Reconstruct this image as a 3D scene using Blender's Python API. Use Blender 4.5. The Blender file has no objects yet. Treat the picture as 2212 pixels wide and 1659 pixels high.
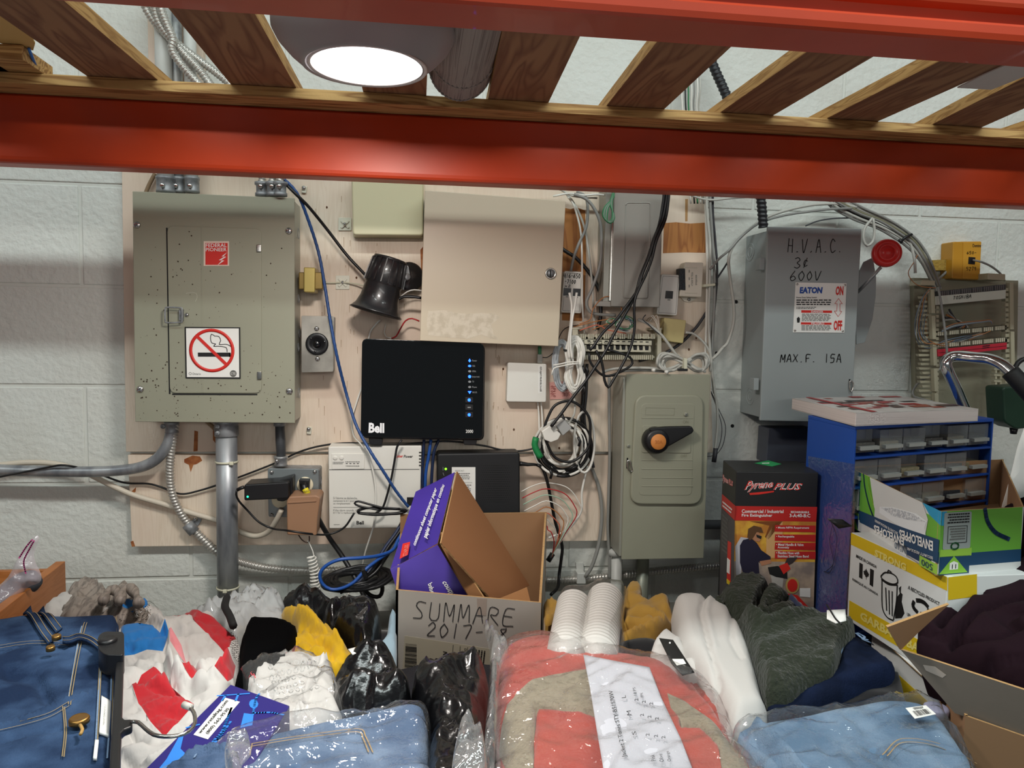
import bpy, bmesh, math, random
from mathutils import Vector, Matrix, noise
from mathutils.geometry import delaunay_2d_cdt
random.seed(7)
# ------------------------------------------------------------------ camera
CZ = 1.5                                   # eye height
FWD = Vector((0.12658902, 0.9890375, -0.07602657)).normalized()
RGT = Vector((0.99191967, -0.12556302, 0.01814632)).normalized()
UPV = RGT.cross(FWD).normalized()
CAM = Vector((0, -1.6125, CZ)); FPX = 1603.0
cd = bpy.data.cameras.new('camera'); cam = bpy.data.objects.new('camera', cd)
bpy.context.scene.collection.objects.link(cam)
M = Matrix((RGT, UPV, -FWD)).transposed().to_4x4(); M.translation = CAM
cam.matrix_world = M
cd.sensor_width = 36; cd.lens = FPX / 2212 * 36; cd.clip_start = 0.02
bpy.context.scene.camera = cam
# ------------------------------------------------------------------ world, lights, exposure
w = bpy.data.worlds.new('world'); bpy.context.scene.world = w; w.use_nodes = True
w.node_tree.nodes['Background'].inputs[0].default_value = (0.80, 0.90, 0.93, 1)
w.node_tree.nodes['Background'].inputs[1].default_value = 0.11
vs = bpy.context.scene.view_settings
vs.view_transform = 'Standard'; vs.look = 'None'; vs.exposure = -0.10; vs.gamma = 1.0; vs.use_curve_mapping = False
def area(name, loc, target, sx, sy, power, col, shape='RECTANGLE'):
    l = bpy.data.lights.new(name, 'AREA'); l.shape = shape; l.size = sx; l.size_y = sy
    l.energy = power; l.color = col
    o = bpy.data.objects.new(name, l); bpy.context.scene.collection.objects.link(o)
    o.location = loc
    o.rotation_euler = (Vector(target) - Vector(loc)).to_track_quat('-Z', 'Y').to_euler()
    return o
# low fill light added behind the camera, and a shop tube on the ceiling
area('aisle_fill', (0.4, -4.6, 2.05), (0.3, -0.6, 1.3), 3.0, 0.4, 24, (1.0, 0.99, 0.95))
area('shop_tube_wall', (0.2, -2.0, 3.25), (0.2, -1.0, 0.5), 4.8, 0.15, 84, (0.90, 1.0, 0.98))
# the round lamp under the slats
LAMP = Vector((-0.062, -0.68, CZ + 0.308))
area('lamp_light', LAMP - Vector((0, 0, 0.004)), LAMP - Vector((0, 0, 1)), 0.13, 0.13, 6.6, (1.0, 0.93, 0.86), 'DISK')
COL = bpy.context.scene.collection
# ------------------------------------------------------------------ pixel to world
def ray(px, py):
    return (FWD + RGT * ((px - 1106) / FPX) + UPV * ((829.5 - py) / FPX))
class Plane:
    def __init__(s, p0, n):
        s.p = Vector(p0); s.n = Vector(n).normalized()
        if s.n.dot(CAM - s.p) < 0: s.n = -s.n
    def at(s, px, py, off=0.0):
        d = ray(px, py); t = (s.p - CAM).dot(s.n) / d.dot(s.n)
        return CAM + d * t + s.n * off
def WY(d): return Plane((0, -d, 0), (0, -1, 0))
def HZ(z): return Plane((0, 0, CZ + z), (0, 0, 1))
def U(px, py, d): return WY(d).at(px, py)
def P3(a, b, c): return Plane(a, (Vector(b) - Vector(a)).cross(Vector(c) - Vector(a)))
def VP(a, b): return P3(a, b, Vector(a) + Vector((0, 0, 1)))
# ------------------------------------------------------------------ colours and materials
def S(h):
    h = h.lstrip('#'); c = [int(h[i:i+2], 16) / 255 for i in (0, 2, 4)]
    return tuple((x / 12.92 if x <= 0.04045 else ((x + 0.055) / 1.055) ** 2.4) for x in c) + (1,)
MATS = {}
def mat(name, col, rough=0.5, metal=0.0, bump=None, var=None, spec=0.5, emit=None, coat=0, grain=None, sheen=0, scale=(1, 1, 1), alpha=None):
    """bump=(scale,strength) ; var=(scale,colour2,lo,hi[,detail]) ; grain=(axis scale vector, colour2)"""
    if name in MATS: return MATS[name]
    m = bpy.data.materials.new(name); m.use_nodes = True; nt = m.node_tree; N = nt.nodes; L = nt.links
    b = N['Principled BSDF']
    b.inputs['Base Color'].default_value = S(col); b.inputs['Roughness'].default_value = rough
    b.inputs['Metallic'].default_value = metal; b.inputs['Specular IOR Level'].default_value = spec
    b.inputs['Coat Weight'].default_value = coat; b.inputs['Sheen Weight'].default_value = sheen
    tc = N.new('ShaderNodeTexCoord'); mp = N.new('ShaderNodeMapping'); L.new(tc.outputs['Object'], mp.inputs[0])
    mp.inputs['Scale'].default_value = scale
    src = None
    if grain:
        m2 = N.new('ShaderNodeMapping'); L.new(tc.outputs['Object'], m2.inputs[0]); m2.inputs['Scale'].default_value = grain[0]
        wv = N.new('ShaderNodeTexNoise'); wv.inputs['Scale'].default_value = 1; wv.inputs['Detail'].default_value = 2; wv.inputs['Distortion'].default_value = 0.6
        L.new(m2.outputs[0], wv.inputs['Vector'])
        mm = N.new('ShaderNodeMath'); mm.operation = 'MULTIPLY'; mm.inputs[1].default_value = grain[2] if len(grain) > 2 else 9.0; L.new(wv.outputs[0], mm.inputs[0])
        fr = N.new('ShaderNodeMath'); fr.operation = 'PINGPONG'; fr.inputs[1].default_value = 0.5; L.new(mm.outputs[0], fr.inputs[0])
        rp = N.new('ShaderNodeValToRGB'); L.new(fr.outputs[0], rp.inputs[0])
        rp.color_ramp.elements[0].position = 0.0; rp.color_ramp.elements[0].color = S(grain[1])
        rp.color_ramp.elements[1].position = 0.32; rp.color_ramp.elements[1].color = S(col)
        src = rp.outputs[0]
    if var:
        nz = N.new('ShaderNodeTexNoise'); nz.inputs['Scale'].default_value = var[0]; nz.inputs['Detail'].default_value = var[4] if len(var) > 4 else 4
        L.new(mp.outputs[0], nz.inputs['Vector'])
        rp = N.new('ShaderNodeMapRange'); rp.inputs[1].default_value = var[2]; rp.inputs[2].default_value = var[3]; L.new(nz.outputs[0], rp.inputs[0])
        mx = N.new('ShaderNodeMix'); mx.data_type = 'RGBA'; L.new(rp.outputs[0], mx.inputs[0])
        if src: L.new(src, mx.inputs[6])
        else: mx.inputs[6].default_value = S(col)
        mx.inputs[7].default_value = S(var[1]); src = mx.outputs[2]
    if src: L.new(src, b.inputs['Base Color'])
    if bump:
        nz = N.new('ShaderNodeTexNoise'); nz.inputs['Scale'].default_value = bump[0]; nz.inputs['Detail'].default_value = 3
        L.new(mp.outputs[0], nz.inputs['Vector'])
        bp = N.new('ShaderNodeBump'); bp.inputs['Strength'].default_value = bump[1]; bp.inputs['Distance'].default_value = bump[2] if len(bump) > 2 else 0.002
        L.new(nz.outputs[0], bp.inputs['Height']); L.new(bp.outputs[0], b.inputs['Normal'])
    if emit:
        b.inputs['Emission Color'].default_value = S(emit[0]); b.inputs['Emission Strength'].default_value = emit[1]
    MATS[name] = m; return m
def film(name, tint='#ffffff', dens=0.10, rough=0.08, bscale=60, bstr=0.7, cloud=0.05):
    """thin clear plastic: mostly see-through with crinkled gloss"""
    if name in MATS: return MATS[name]
    m = bpy.data.materials.new(name); m.use_nodes = True; nt = m.node_tree; N = nt.nodes; L = nt.links
    N.remove(N['Principled BSDF'])
    tr = N.new('ShaderNodeBsdfTransparent'); tr.inputs[0].default_value = (0.985, 0.985, 0.985, 1)
    gl = N.new('ShaderNodeBsdfGlossy'); gl.inputs['Roughness'].default_value = rough
    df = N.new('ShaderNodeBsdfDiffuse'); df.inputs[0].default_value = S(tint)
    tc = N.new('ShaderNodeTexCoord'); nz = N.new('ShaderNodeTexNoise'); nz.inputs['Scale'].default_value = bscale; nz.inputs['Detail'].default_value = 3; nz.inputs['Distortion'].default_value = 1.2
    L.new(tc.outputs['Object'], nz.inputs['Vector'])
    bp = N.new('ShaderNodeBump'); bp.inputs['Strength'].default_value = bstr; bp.inputs['Distance'].default_value = 0.004; L.new(nz.outputs[0], bp.inputs['Height'])
    L.new(bp.outputs[0], gl.inputs['Normal'])
    lw = N.new('ShaderNodeLayerWeight'); lw.inputs[0].default_value = 0.5; fr = N.new('ShaderNodeMath'); fr.operation = 'POWER'; fr.inputs[1].default_value = 4.0; L.new(lw.outputs['Facing'], fr.inputs[0])
    ad = N.new('ShaderNodeMath'); ad.operation = 'ADD'; ad.use_clamp = True; ad.inputs[1].default_value = dens; L.new(fr.outputs[0], ad.inputs[0])
    m1 = N.new('ShaderNodeMixShader'); m1.inputs[0].default_value = cloud; L.new(tr.outputs[0], m1.inputs[1]); L.new(df.outputs[0], m1.inputs[2])
    m2 = N.new('ShaderNodeMixShader'); L.new(ad.outputs[0], m2.inputs[0]); L.new(m1.outputs[0], m2.inputs[1]); L.new(gl.outputs[0], m2.inputs[2])
    L.new(m2.outputs[0], N['Material Output'].inputs[0]); MATS[name] = m; return m
# ------------------------------------------------------------------ objects
WLOC = {}
def tag(o, label=None, cat=None, group=None, kind=None):
    if label: o['label'] = label
    if cat: o['category'] = cat
    if group: o['group'] = group
    if kind: o['kind'] = kind
    return o
def empty(name, loc, label=None, cat=None, group=None, kind=None):
    o = bpy.data.objects.new(name, None); COL.objects.link(o); o.location = loc
    o.empty_display_size = 0.05
    WLOC[o.name] = Vector(loc); return tag(o, label, cat, group, kind)
class MB:
    """mesh builder in world coordinates; faces carry material slots"""
    def __init__(s): s.v = []; s.f = []; s.m = []; s.slot = 0; s.smooth = []; s.sm = False
    def add(s, vs, fs, sm=None):
        o = len(s.v); s.v += [Vector(v) for v in vs]
        for f in fs: s.f.append([i + o for i in f]); s.m.append(s.slot); s.smooth.append(s.sm if sm is None else sm)
        return s
    def box(s, a, b):
        x0, y0, z0 = a; x1, y1, z1 = b
        return s.add([(x0,y0,z0),(x1,y0,z0),(x1,y1,z0),(x0,y1,z0),(x0,y0,z1),(x1,y0,z1),(x1,y1,z1),(x0,y1,z1)],
                     [(3,2,1,0),(4,5,6,7),(0,1,5,4),(1,2,6,5),(2,3,7,6),(3,0,4,7)], False)
    def prism(s, top, vec):
        """polygon (list of points) extruded by vec (away from the viewer)"""
        n = len(top); vec = Vector(vec); t = [Vector(p) for p in top]
        fs = [list(range(n)), list(range(2*n-1, n-1, -1))] + [(i, n+i, n+(i+1) % n, (i+1) % n) for i in range(n)]
        return s.add(t + [p + vec for p in t], fs, False)
    def tube(s, pts, r, seg=8, cap=True, rib=None, closed=False):
        pts = [Vector(p) for p in pts]; n = len(pts)
        T = []
        for i in range(n):
            a = pts[(i-1) % n] if closed or i > 0 else pts[i]; b = pts[(i+1) % n] if closed or i < n-1 else pts[i]
            t = b - a; T.append(t.normalized() if t.length > 1e-9 else Vector((0,0,1)))
        u = T[0].orthogonal().normalized(); vs = []; L = 0
        for i in range(n):
            if i: u = (u - T[i] * u.dot(T[i])); u = u.normalized() if u.length > 1e-6 else T[i].orthogonal().normalized(); L += (pts[i]-pts[i-1]).length
            w2 = T[i].cross(u); rr = r(i / (n-1)) if callable(r) else r
            for k in range(seg):
                a = 2*math.pi*k/seg; q = rr
                if rib: q = rr * (1 + rib[1] * math.sin(2*math.pi*L/rib[0] + a))
                vs.append(pts[i] + (u*math.cos(a) + w2*math.sin(a)) * q)
        fs = []
        for i in range(n-1 + (1 if closed else 0)):
            for k in range(seg):
                j = (i+1) % n; fs.append((i*seg+k, i*seg+(k+1) % seg, j*seg+(k+1) % seg, j*seg+k))
        if cap and not closed: fs += [list(range(seg))[::-1], [(n-1)*seg+k for k in range(seg)]]
        return s.add(vs, fs, True)
    def lathe(s, c, axis, prof, seg=24, cap=True):
        """profile [(radius, height)] revolved about axis through c"""
        c = Vector(c); ax = Vector(axis).normalized(); u = ax.orthogonal().normalized(); w2 = ax.cross(u); vs = []; n = len(prof)
        for r, h in prof:
            for k in range(seg):
                a = 2*math.pi*k/seg; vs.append(c + ax*h + (u*math.cos(a)+w2*math.sin(a))*r)
        fs = [(i*seg+k, i*seg+(k+1) % seg, (i+1)*seg+(k+1) % seg, (i+1)*seg+k) for i in range(n-1) for k in range(seg)]
        if cap: fs += [list(range(seg))[::-1], [(n-1)*seg+k for k in range(seg)]]
        return s.add(vs, fs, True)
    def build(s, name, mats, parent=None, bevel=0, base=False, seg=2, sharp=True):
        if not isinstance(mats, (list, tuple)): mats = [mats]
        me = bpy.data.meshes.new(name)
        lo = Vector([min(v[i] for v in s.v) for i in range(3)]); hi = Vector([max(v[i] for v in s.v) for i in range(3)])
        c = (lo + hi) / 2
        if base: c.z = lo.z
        me.from_pydata([v - c for v in s.v], [], s.f); 
        for m in mats: me.materials.append(m)
        for p, mi, sm in zip(me.polygons, s.m, s.smooth): p.material_index = min(mi, len(mats)-1); p.use_smooth = sm
        bm = bmesh.new(); bm.from_mesh(me); bmesh.ops.recalc_face_normals(bm, faces=bm.faces); bm.to_mesh(me); bm.free()
        me.update()
        o = bpy.data.objects.new(name, me); COL.objects.link(o)
        WLOC[o.name] = c.copy()
        if parent is not None: o.parent = parent; o.location = c - WLOC[parent.name]
        else: o.location = c
        if bevel:
            md = o.modifiers.new('bevel', 'BEVEL'); md.width = bevel; md.segments = seg; md.limit_method = 'ANGLE'; md.angle_limit = math.radians(40)
            for p in me.polygons: p.use_smooth = True
            o.modifiers.new('wn', 'WEIGHTED_NORMAL').keep_sharp = True
        return o
def slab(name, poly, srf, th, m, parent=None, bevel=0, off=0.0, seg=2):
    """polygon in photo pixels lying on plane srf, given real thickness th behind it"""
    t = [srf.at(x, y, off) for x, y in poly]
    return MB().prism(t, -srf.n * th).build(name, m, parent, bevel, seg=seg)
def rectq(x0, y0, x1, y1): return [(x0, y0), (x1, y0), (x1, y1), (x0, y1)]
def rrect(q, r, n=5):
    """round the corners of a pixel polygon"""
    out = []; k = len(q)
    for i in range(k):
        a, b, c = Vector(q[i-1]), Vector(q[i]), Vector(q[(i+1) % k])
        u = (a-b); v = (c-b); rr = min(r, u.length/2.01, v.length/2.01); u = u.normalized()*rr; v = v.normalized()*rr
        for j in range(n+1):
            t = j/n; p = (b+u)*(1-t)**2 + b*2*t*(1-t) + (b+v)*t*t; out.append((p.x, p.y))
    return out
def crom(P, step=0.006, closed=False):
    P = [Vector(p) for p in P]; n = len(P)
    if n < 3 and not closed:
        k = max(2, int((P[1]-P[0]).length/step)); return [P[0].lerp(P[1], i/k) for i in range(k+1)]
    out = []
    rng = range(n) if closed else range(n-1)
    for i in rng:
        p0 = P[(i-1) % n] if closed or i > 0 else P[0]*2-P[1]; p1 = P[i]; p2 = P[(i+1) % n]
        p3 = P[(i+2) % n] if closed or i < n-2 else P[n-1]*2-P[n-2]
        k = max(2, int((p2-p1).length/step))
        for j in range(k):
            t = j/k; out.append(0.5*((2*p1)+(p2-p0)*t+(2*p0-5*p1+4*p2-p3)*t*t+(3*p1-p0-3*p2+p3)*t**3))
    if not closed: out.append(P[-1])
    return out
def upts(pts, d=None):
    return [U(p[0], p[1], p[2] if len(p) > 2 else d) for p in pts]
def cable(name, pts, r, m, label=None, cat='cable', parent=None, group=None, closed=False, rib=None, seg=7, d=None, step=0.006, world=False):
    P = crom(pts if world else upts(pts, d), step if not rib else rib[0]/5, closed)
    o = MB().tube(P, r, seg if not rib else 10, rib=rib, closed=closed).build(name, m, parent)
    if label: tag(o, label, cat, group)
    return o
# ------------------------------------------------------------------ lettering
def bil(q, u, v):   # q = bottom-left, bottom-right, top-right, top-left
    a = Vector(q[0]); b = Vector(q[1]); c = Vector(q[2]); d = Vector(q[3])
    p = a*(1-u)*(1-v) + b*u*(1-v) + c*u*v + d*(1-u)*v
    return p.x, p.y
def text(s, q, srf, m, parent, bold=0.0, shear=0.0, name='lettering', off=0.0006, arch=None, label=None, res=2):
    cu = bpy.data.curves.new('t', 'FONT'); cu.body = s; cu.offset = bold; cu.shear = shear; cu.resolution_u = res; cu.fill_mode = 'FRONT'
    cu.space_line = 0.95
    ob = bpy.data.objects.new('t', cu); me = bpy.data.meshes.new_from_object(ob)
    bpy.data.objects.remove(ob); bpy.data.curves.remove(cu)
    V = [v.co.copy() for v in me.vertices]; F = [list(p.vertices) for p in me.polygons]; bpy.data.meshes.remove(me)
    if not V: return None
    x0 = min(v.x for v in V); x1 = max(v.x for v in V); y0 = min(v.y for v in V); y1 = max(v.y for v in V)
    mb = MB(); P = []
    for v in V:
        px, py = bil(q, (v.x-x0)/(x1-x0), (v.y-y0)/max(y1-y0, 1e-6)); P.append(srf.at(px, py, off))
    mb.add(P, F, False); o = mb.build(name, m, parent)
    if label: o['label'] = label
    return o
GL = {'A':[[(0,0),(.5,1),(1,0)],[(.2,.4),(.85,.4)]],'B':[[(0,0),(0,1),(.8,.9),(.75,.55),(0,.5),(.9,.3),(.8,0),(0,0)]],'C':[[(1,.85),(.5,1),(.05,.5),(.4,0),(1,.12)]],
'E':[[(1,1),(.1,.95),(0,.05),(1,0)],[(.05,.5),(.8,.52)]],'F':[[(.1,0),(.15,.95),(1,1)],[(.1,.5),(.8,.55)]],'H':[[(0,0),(.1,1)],[(.8,1),(.85,0)],[(0,.5),(.9,.5)]],
'I':[[(.5,0),(.5,1)]],'M':[[(0,0),(.1,1),(.5,.3),(.9,1),(1,0)]],'O':[[(.5,1),(0,.5),(.5,0),(1,.5),(.5,1)]],'R':[[(0,0),(.1,1),(.9,.85),(.7,.5),(.1,.5),(1,0)]],
'S':[[(1,.95),(.3,1),(.05,.75),(.8,.4),(.7,.02),(0,.05)]],'T':[[(0,1),(1,.95)],[(.5,.95),(.45,0)]],'U':[[(0,1),(.05,.1),(.5,0),(.9,.2),(1,1)]],'V':[[(0,1),(.35,0),(1,1)]],
'X':[[(0,1),(1,0)],[(1,1),(0,0)]],'0':[[(.5,1),(.05,.5),(.5,0),(.95,.5),(.5,1)]],'1':[[(.5,0),(.5,1)]],'2':[[(.05,.8),(.5,1),(.9,.75),(.05,0),(1,.05)]],
'3':[[(0,.9),(.6,1),(.9,.75),(.4,.5),(.95,.25),(.5,0),(0,.1)]],'4':[[(.1,1),(0,.4),(1,.45)],[(.8,1),(.75,0)]],'5':[[(.95,1),(.15,1),(.1,.55),(.8,.5),(.75,.05),(0,0)]],
'6':[[(.7,1),(.05,.4),(.4,0),(.95,.25),(.5,.5),(.1,.3)]],'7':[[(0,.95),(.95,1),(.4,0)]],'8':[[(.8,.9),(.2,.8),(.85,.25),(.4,0),(.05,.25),(.8,.75),(.8,.9)]],'9':[[(.9,.8),(.4,1),(.1,.7),(.85,.6),(.9,.9),(.7,0)]],
'-':[[(.1,.5),(.9,.52)]],'.':[[(.4,.02),(.55,.06)]],'c':[[(.9,.7),(.4,.75),(.2,.4),(.5,.15),(.9,.25)],[(.8,1),(.3,0)]],' ':[],'x':[[(0,.6),(.8,0)],[(.8,.6),(0,0)]],'D':[[(.1,0),(.1,1),(.9,.7),(.8,.2),(.1,0)]]}
def ribbon(mb, P, n, w):
    for a, b in zip(P, P[1:]):
        t = b - a
        if t.length < 1e-7: continue
        t.normalize(); s = n.cross(t) * w/2; e = t * w * 0.35
        mb.add([a-s-e, a+s-e, b+s+e, b-s+e], [(0,1,2,3)], False)
def ink(s, q, srf, m, parent, w=0.002, name='handwriting', off=0.0007, jit=0.04):
    mb = MB(); n = max(len(s), 1); rnd = random.Random(s)
    for i, ch in enumerate(s):
        for st in GL.get(ch, []):
            pts = [(x*0.68 + rnd.uniform(-jit, jit), y + rnd.uniform(-jit, jit)) for x, y in st]
            if len(pts) > 2:
                pts = [(p.x, p.y) for p in crom([Vector((x, y, 0)) for x, y in pts], 0.12)]
            P = [srf.at(*bil(q, (i + x + .1)/n, y), off) for x, y in pts]; ribbon(mb, P, srf.n, w)
    return mb.build(name, m, parent)
def strokes(L, srf, m, parent, w, name='drawing', off=0.0007, smooth=True):
    mb = MB()
    for st in L:
        P = [srf.at(x, y, off) for x, y in st]
        if smooth and len(P) > 2: P = crom(P, 0.003)
        ribbon(mb, P, srf.n, w)
    return mb.build(name, m, parent)
def lines(q, rows, srf, m, parent, name='small_print', fill=0.5, seedv=1, off=0.0006):
    """rows of tiny unreadable print as word dashes"""
    mb = MB(); r = random.Random(seedv)
    for i in range(rows):
        v = 1 - (i + .5)/rows; u = 0
        while u < 1:
            wd = r.uniform(.05, .14)
            if u + wd > 1: break
            h = fill/rows/2
            mb.add([srf.at(*bil(q, a, b), off) for a, b in ((u, v-h), (u+wd, v-h), (u+wd, v+h), (u, v+h))], [(0,1,2,3)], False)
            u += wd + .025
    return mb.build(name, m, parent)
def decal(name, poly, srf, m, parent, off=0.0004, th=0.0003):
    return slab(name, poly, srf, th, m, parent, off=off)
def barcode(q, srf, m, parent, n=22, name='barcode', off=0.0008, seedv=3):
    mb = MB(); r = random.Random(seedv); u = 0
    while u < 1:
        wd = r.choice([.012, .02, .035]); 
        mb.add([srf.at(*bil(q, a, b), off) for a, b in ((u, 0), (min(u+wd, 1), 0), (min(u+wd, 1), 1), (u, 1))], [(0,1,2,3)], False)
        u += wd + r.choice([.015, .025, .04])
    return mb.build(name, m, parent)
# ------------------------------------------------------------------ cloth heaps
def pin(x, y, poly):
    c = False; j = len(poly)-1
    for i in range(len(poly)):
        xi, yi = poly[i]; xj, yj = poly[j]
        if (yi > y) != (yj > y) and x < (xj-xi)*(y-yi)/(yj-yi)+xi: c = not c
        j = i
    return c
def segd(x, y, a, b):
    dx, dy = b[0]-a[0], b[1]-a[1]; l = dx*dx+dy*dy
    t = 0 if l == 0 else max(0, min(1, ((x-a[0])*dx+(y-a[1])*dy)/l))
    return math.hypot(x-a[0]-t*dx, y-a[1]-t*dy)
def smoothpoly(poly, k=3):
    P = [Vector((x, y, 0)) for x, y in poly]; out = []; n = len(P)
    for i in range(n):
        p0, p1, p2, p3 = P[i-1], P[i], P[(i+1) % n], P[(i+2) % n]
        for j in range(k):
            t = j/k; q = 0.5*((2*p1)+(p2-p0)*t+(2*p0-5*p1+4*p2-p3)*t*t+(3*p1-p0-3*p2+p3)*t**3); out.append((q.x, q.y))
    return out
class Heap:
    """a soft closed volume whose upper side follows plane srf, domed at its rim, folded and creased"""
    def __init__(s, poly, srf, H=0.02, R=40, wr=((9, .006, 0, 1, 'r'),), folds=(), seed=0, lump=(4, .01), smooth=True):
        s.poly = smoothpoly(poly) if smooth else list(poly); s.srf = srf; s.H = H; s.R = R; s.wr = wr; s.folds = folds; s.seed = seed; s.lump = lump; s.n = srf.n
    def hgt(s, x, y, fine=True):
        n = len(s.poly); d = min(segd(x, y, s.poly[i-1], s.poly[i]) for i in range(n))
        t = min(d/s.R, 1); h = s.H * (math.sqrt(max(0, 1-(1-t)**2)) - .6)
        p = s.srf.at(x, y); e = min(1, d/12)
        h += s.lump[1] * e * noise.noise(p*s.lump[0] + Vector((s.seed*7.3, 3.1, s.seed)))
        if fine:
            for sc, am, an, st, kd in s.wr:
                a = math.radians(an); u = Vector(((p.x*math.cos(a)+p.y*math.sin(a))*sc, (-p.x*math.sin(a)+p.y*math.cos(a))*sc*st, p.z*sc))
                u += Vector((s.seed*3.7, s.seed, 5)); wv = noise.noise_vector(u*0.6)*0.6; q = noise.noise(u+wv)
                if kd == 'r': h += am*e*(1-abs(q)*3.2)
                elif kd == 'v': h -= am*e*max(0, 1-abs(q)*5)
                else: h += am*e*q
            for f in s.folds:
                pts, wpx, am = f
                dd = min(segd(x, y, pts[i], pts[i+1]) for i in range(len(pts)-1))
                if dd < wpx*2: h += am*e*math.exp(-(dd/wpx)**2*2)
        return h
    def at(s, x, y, off=0.0): return s.srf.at(x, y) + s.srf.n*(s.hgt(x, y, False) + off)
    def mesh(s, name, mats, parent=None, sp=8, thick=0.03, zones=(), base=None, sm=True):
        import numpy as np
        pts = [Vector(p) for p in s.poly]; nb = len(pts); edges = []
        for z, zi in zones:
            zo = len(pts); pts += [Vector(p) for p in z]; edges += [(zo+i, zo+(i+1) % len(z)) for i in range(len(z))]
        xs = [p[0] for p in s.poly]; ys = [p[1] for p in s.poly]; rnd = random.Random(s.seed)
        y = min(ys)+sp*.5; row = 0
        while y < max(ys):
            x = min(xs) + (sp*.5 if row % 2 else 0)
            while x < max(xs):
                if pin(x, y, s.poly) and min(segd(x, y, s.poly[i-1], s.poly[i]) for i in range(nb)) > sp*.45:
                    pts.append(Vector((x+rnd.uniform(-.1, .1)*sp, y+rnd.uniform(-.1, .1)*sp)))
                x += sp
            y += sp*.87; row += 1
        V, E, F, *_ = delaunay_2d_cdt(pts, edges, [list(range(nb))], 1, 1e-4)
        H = [s.hgt(v.x, v.y) for v in V]
        P = [s.srf.at(v.x, v.y) + s.srf.n*h for v, h in zip(V, H)]
        mb = MB(); mb.sm = sm
        mi = []
        F = [f for f in F if pin(sum(V[i].x for i in f)/len(f), sum(V[i].y for i in f)/len(f), s.poly)]
        cnt = {}
        for f in F:
            for i in range(len(f)):
                e = (f[i], f[(i+1) % len(f)]); cnt[e] = 1
        bd = [e for e in cnt if (e[1], e[0]) not in cnt]
        if name.startswith('film'): bd = []
        low = {}
        for a, b in bd:
            for k in (a, b):
                if k not in low:
                    q = s.srf.at(V[k].x, V[k].y) - s.srf.n*thick
                    if base is not None: q.z = max(CZ+base, min(q.z, P[k].z-.002))
                    low[k] = len(P); P.append(q)
        mb.v = P
        for f in F:
            cx = sum(V[i].x for i in f)/len(f); cy = sum(V[i].y for i in f)/len(f); k = 0
            for z, zi in zones:
                if pin(cx, cy, z): k = zi
            mb.f.append(list(f)); mb.m.append(k); mb.smooth.append(sm)
        if not bd: return mb.build(name, mats, parent)
        nxt = {}
        for a, b in bd:
            mb.f.append([b, a, low[a], low[b]]); mb.m.append(0); mb.smooth.append(False); nxt[a] = b
        st = bd[0][0]; loop = [st]; cur = nxt[st]
        while cur != st and len(loop) <= len(bd): loop.append(cur); cur = nxt.get(cur, st)
        mb.f.append([low[k] for k in loop]); mb.m.append(0); mb.smooth.append(False)
        return mb.build(name, mats, parent)
# ================================================================== materials
wallp = mat('wall_paint', '#D6D9D3', .6, bump=(75, .6, .005), var=(3, '#C9C8BF', .45, .75))
for n in wallp.node_tree.nodes:      # world-fixed relief so that no two blocks repeat
    if n.type == 'MAPPING':
        g = wallp.node_tree.nodes.new('ShaderNodeNewGeometry'); wallp.node_tree.links.new(g.outputs['Position'], n.inputs[0])
mortar = mat('painted_mortar', '#D2D4CD', .7, bump=(70, .5))
orange = mat('orange_beam_paint', '#C84018', .42, var=(5, '#B23614', .45, .7), coat=.08, bump=(40, .05))
ply = mat('slat_wood', '#A47A57', .7, grain=((26, 3, 26), '#7C523A', 5), var=(3, '#946C4C', .4, .7), bump=(90, .12))
plyedge = mat('stringer_wood', '#CCA468', .75, grain=((4, 60, 60), '#94693A', 5), bump=(120, .3))
board = mat('cream_board', '#E4D5C2', .6, grain=((60, 60, 5), '#DCCBB6', 8), var=(4, '#DEC9B6', .42, .62), bump=(60, .12))
barew = mat('bare_plywood', '#B4783F', .7, grain=((30, 30, 4), '#94592B', 6))
rust = mat('rust_stain', '#8A4A22', .8, var=(60, '#A86A3A', .4, .6))
greyp = mat('grey_green_enamel', '#9B9B88', .42, var=(3, '#949482', .4, .7), bump=(120, .04))
bluegrey = mat('blue_grey_enamel', '#9CA3A3', .45, var=(3, '#949B9B', .4, .7))
galv = mat('galvanised_steel', '#B4B6B4', .42, .55, var=(40, '#85878A', .4, .65))
galvd = mat('dull_steel', '#9A9DA0', .48, .45, var=(60, '#6E7174', .45, .7))
steel = mat('bright_steel', '#C9C7C2', .22, 1.0)
white = mat('white_plastic', '#E4E2DA', .4)
offw = mat('warm_white_plastic', '#DDD6C6', .45)
cream = mat('cream_plastic', '#CFC9A6', .45)
beige = mat('beige_enamel', '#C9BCA6', .4, var=(2, '#C4B7A0', .4, .7))
black = mat('black_plastic', '#18181A', .38)
blackm = mat('matt_black', '#101012', .8)
blackc = mat('black_cable', '#131315', .4)
gloss = mat('gloss_black', '#07080A', .06, coat=1)
bluec = mat('blue_cable', '#1E4F9E', .4)
greyc = mat('grey_cable', '#8D8D89', .45)
lgreyc = mat('light_grey_cable', '#BDBCB4', .42)
whitec = mat('white_cable', '#E6E4DC', .4)
orangew = mat('orange_wire', '#B0703E', .5)
greenw = mat('green_wire', '#2F7D4E', .5)
redw = mat('red_wire', '#B4252A', .45)
inkb = mat('black_ink', '#141414', .6)
inkp = mat('pen_ink', '#3B3B3C', .7)
paper = mat('white_paper', '#ECEBE6', .75)
printw = mat('white_print', '#EFEFEC', .5)
printr = mat('red_print', '#D42B22', .45)
printb = mat('blue_print', '#1E4AA0', .5)
printg = mat('grey_print', '#6A6A66', .6)
kraft = mat('kraft_cardboard', '#9A7350', .8, var=(6, '#8E6A49', .4, .7), bump=(100, .08))
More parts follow.
